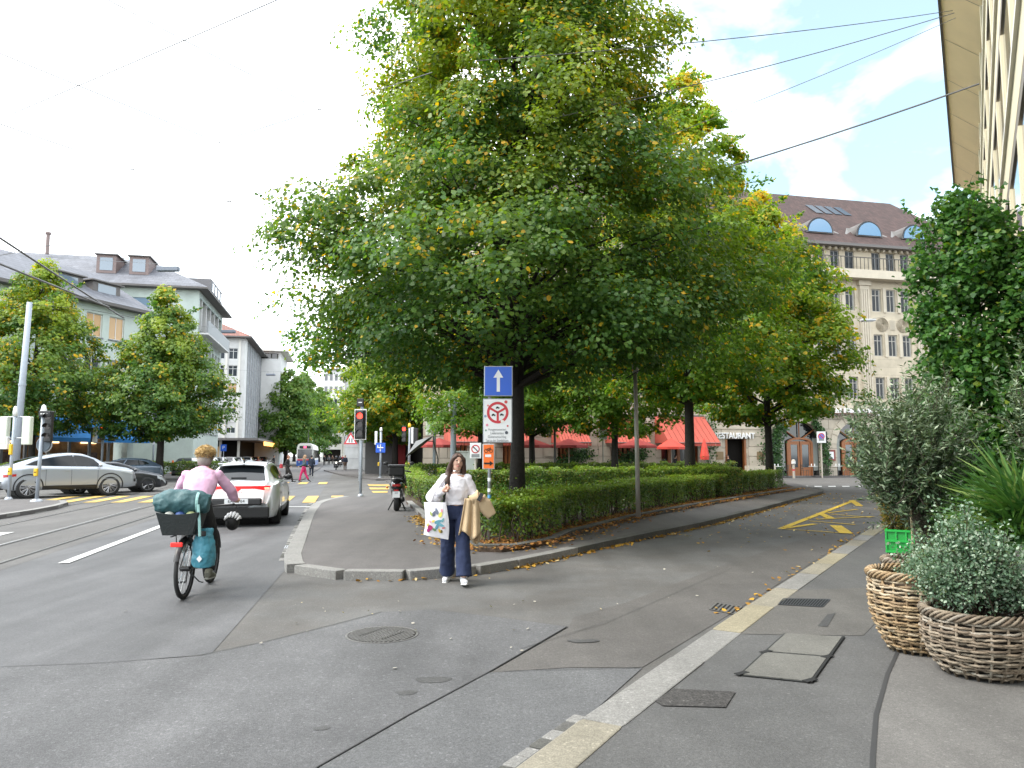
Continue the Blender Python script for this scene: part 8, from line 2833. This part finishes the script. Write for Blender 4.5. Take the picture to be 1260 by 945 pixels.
ginkgo('second ginkgo column leaning against the banded facade', (gk2.x, gk2.y, .055), 10, 4.3, .55, 230, 56, .064)
for (q, lab) in ((gk, 'dark round pot of the tall ginkgo'), (gk2, 'dark round pot of the second ginkgo')):
    t = thing('plant_pot', lab, 'pot', (q.x, q.y, .055))
    MB().lathe([(.22, 0), (.29, .42), (.31, .42), (.31, .46), (.27, .46), (.26, .40)], 24, cap=True).build('pot', mat('pot_dark', (.05, .05, .052), .6), t, True)
    MB().lathe([(.01, .41), (.26, .415)], 20, cap=False).build('soil', SOIL, t)
# nearer olive branches against the facade
oq = P(1292, 560, 7.3)
olive('second olive tree against the facade with loose silvery branches', (oq.x, oq.y, .055), [([(0, 0, .3), (.02, 0, .9), (0, 0, 1.5)], [.035, .03, .015])], (.0, 0, 2.0), (.42, .40, .72), 150, 12, leaf=.062)
t = thing('plant_pot', 'dark pot of the second olive tree', 'pot', (oq.x, oq.y, .055))
MB().lathe([(.2, 0), (.26, .36), (.28, .36), (.28, .40), (.24, .40)], 24).build('pot', MATS['pot_dark'], t, True)
# fan palm
def palm(label, loc, seed):
    r = random.Random(seed)
    t = plant('fan_palm', label, loc, 'palm')
    MB().path([(0, 0, .25), (0, 0, .55), (.0, 0, .8)], [.09, .10, .07], 12).build('trunk', mat('palm_fibre', (.07, .05, .035), .95, var=.4, bump=1, bscale=40), t, True)
    fr = [(-168, 22, .62), (-172, 2, .55), (178, 40, .60), (-150, 30, .55), (-130, 50, .55), (165, 8, .6), (-160, -18, .5), (-100, 40, .6), (-60, 45, .6), (20, 50, .6), (100, 55, .6), (-178, 58, .62), (140, 30, .6)]
    for i, (az, el, L) in enumerate(fr):
        az, el = R(az + r.uniform(-8, 8)), R(el)
        d = Vector((math.cos(az) * math.cos(el), math.sin(az) * math.cos(el), math.sin(el)))
        b = Vector((0, 0, .75))
        hub = b + d * L * .40 + Vector((0, 0, .03))
        o = MB().path([b, b + d * L * .3 + Vector((0, 0, .02)), hub], [.014, .010, .008], 6).build('frond', mat('palm_stalk', (.10, .17, .05), .5), t, True)
        sv = d.cross(Vector((0, 0, 1))).normalized()
        uv = sv.cross(d).normalized()
        C, N, T, S = [], [], [], []
        ns = 30
        for k in range(ns):
            a = R(-88 + 176 * k / (ns - 1))
            dd = (d * math.cos(a) + sv * math.sin(a)).normalized()
            ln = (.60 - .10 * abs(a)) * r.uniform(.9, 1.08)
            dro = Vector((0, 0, -.16 * r.uniform(.5, 1.4)))
            e = (dd + dro).normalized()
            nn = (uv + sv * (.5 if k % 2 else -.5)).normalized()
            C.append(hub + e * ln * .5); T.append(e); N.append(nn); S.append(ln)
        me = leaf_mesh('leaf_segments', [tuple(c) for c in C], [tuple(c) for c in N], S, [r.uniform(.1, 1) for _ in C], [.8 if r.random() < .12 else 0 for _ in C], L_PALM, 'blade', .16, T=np.array([tuple(c) for c in T]), fold=0)
        link('leaf_segments', me, o)['kind'] = 'stuff'
    return t
pp = P(1275, 590, 6.2)
palm('fan palm spreading its stiff leaves over the grey green shrub', (pp.x, pp.y, .055 + .30), 3)
t = thing('plant_pot', 'wide dark pot of the fan palm', 'pot', (pp.x, pp.y, .055))
MB().lathe([(.2, 0), (.27, .52), (.29, .52), (.29, .58), (.25, .58), (.24, .5)], 24).build('pot', MATS['pot_dark'], t, True)
# golden grass like shrub and the green crate on a trolley
q = G(1100, 693, .055)
crz = math.atan2(U2.y, U2.x)
cq = q + V2 * .12 + U2 * .2
t = thing('plastic_crate', 'bright green plastic crate on a trolley holding golden plants', 'crate', (cq.x, cq.y, .055 + .17), crz)
GC = mat('crate_green', (.012, .36, .05), .45)
wx_, wy_, hz_ = .60, .40, .34
for (s0, s1, ax_) in ((-wx_ / 2, wx_ / 2, 'x'), (-wy_ / 2, wy_ / 2, 'y')):
    for s_ in (-1, 1):
        o = None
        n_ = 5 if ax_ == 'x' else 3
        for k in range(n_ + 1):
            f = s0 + (s1 - s0) * k / n_
            c_ = (f, s_ * wy_ / 2, hz_ / 2) if ax_ == 'x' else (s_ * wx_ / 2, f, hz_ / 2)
            MB().box(c_, (.022, .024, hz_) if ax_ == 'x' else (.024, .022, hz_)).build('rib', GC, t)
        for z_ in (.012, .17, hz_ - .02):
            c_ = (0, s_ * wy_ / 2, z_) if ax_ == 'x' else (s_ * wx_ / 2, 0, z_)
            MB().box(c_, (wx_ + .03, .03, .03) if ax_ == 'x' else (.031, wy_ + .032, .03)).build('rail', GC, t)
        c_ = (0, s_ * (wy_ / 2 - .01), hz_ / 2) if ax_ == 'x' else (s_ * (wx_ / 2 - .01), 0, hz_ / 2)
        MB().box(c_, (wx_, .006, hz_ - .02) if ax_ == 'x' else (.006, wy_, hz_ - .02)).build('panel', mat('crate_green_panel', (.010, .27, .04), .5), t)
MB().bb(-.29, .29, -.19, .19, .0, .02).build('bottom', GC, t)
t2 = thing('plant_trolley', 'low trolley with reddish wheels under the green crate', 'trolley', (cq.x, cq.y, .055), crz)
MB().bb(-.3, .3, -.2, .2, .13, .165).build('deck', BLACKP, t2)
for x_ in (-.22, .22):
    for y_ in (-.17, .17):
        MB().lathe([(.065, -.025), (.065, .025)], 16, (x_, y_, .065), 'Y').build('wheel', mat('wheel_rust', (.16, .05, .03), .6), t2)
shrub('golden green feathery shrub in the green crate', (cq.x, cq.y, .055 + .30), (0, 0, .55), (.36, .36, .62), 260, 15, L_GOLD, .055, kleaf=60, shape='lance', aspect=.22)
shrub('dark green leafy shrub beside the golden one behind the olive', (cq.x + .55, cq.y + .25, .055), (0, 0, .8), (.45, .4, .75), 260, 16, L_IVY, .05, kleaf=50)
t = thing('plant_pot', 'dark pot hidden behind the green crate', 'pot', (cq.x + .55, cq.y + .25, .055))
MB().lathe([(.16, 0), (.22, .3), (.23, .34), (.2, .34)], 20).build('pot', MATS['pot_dark'], t, True)
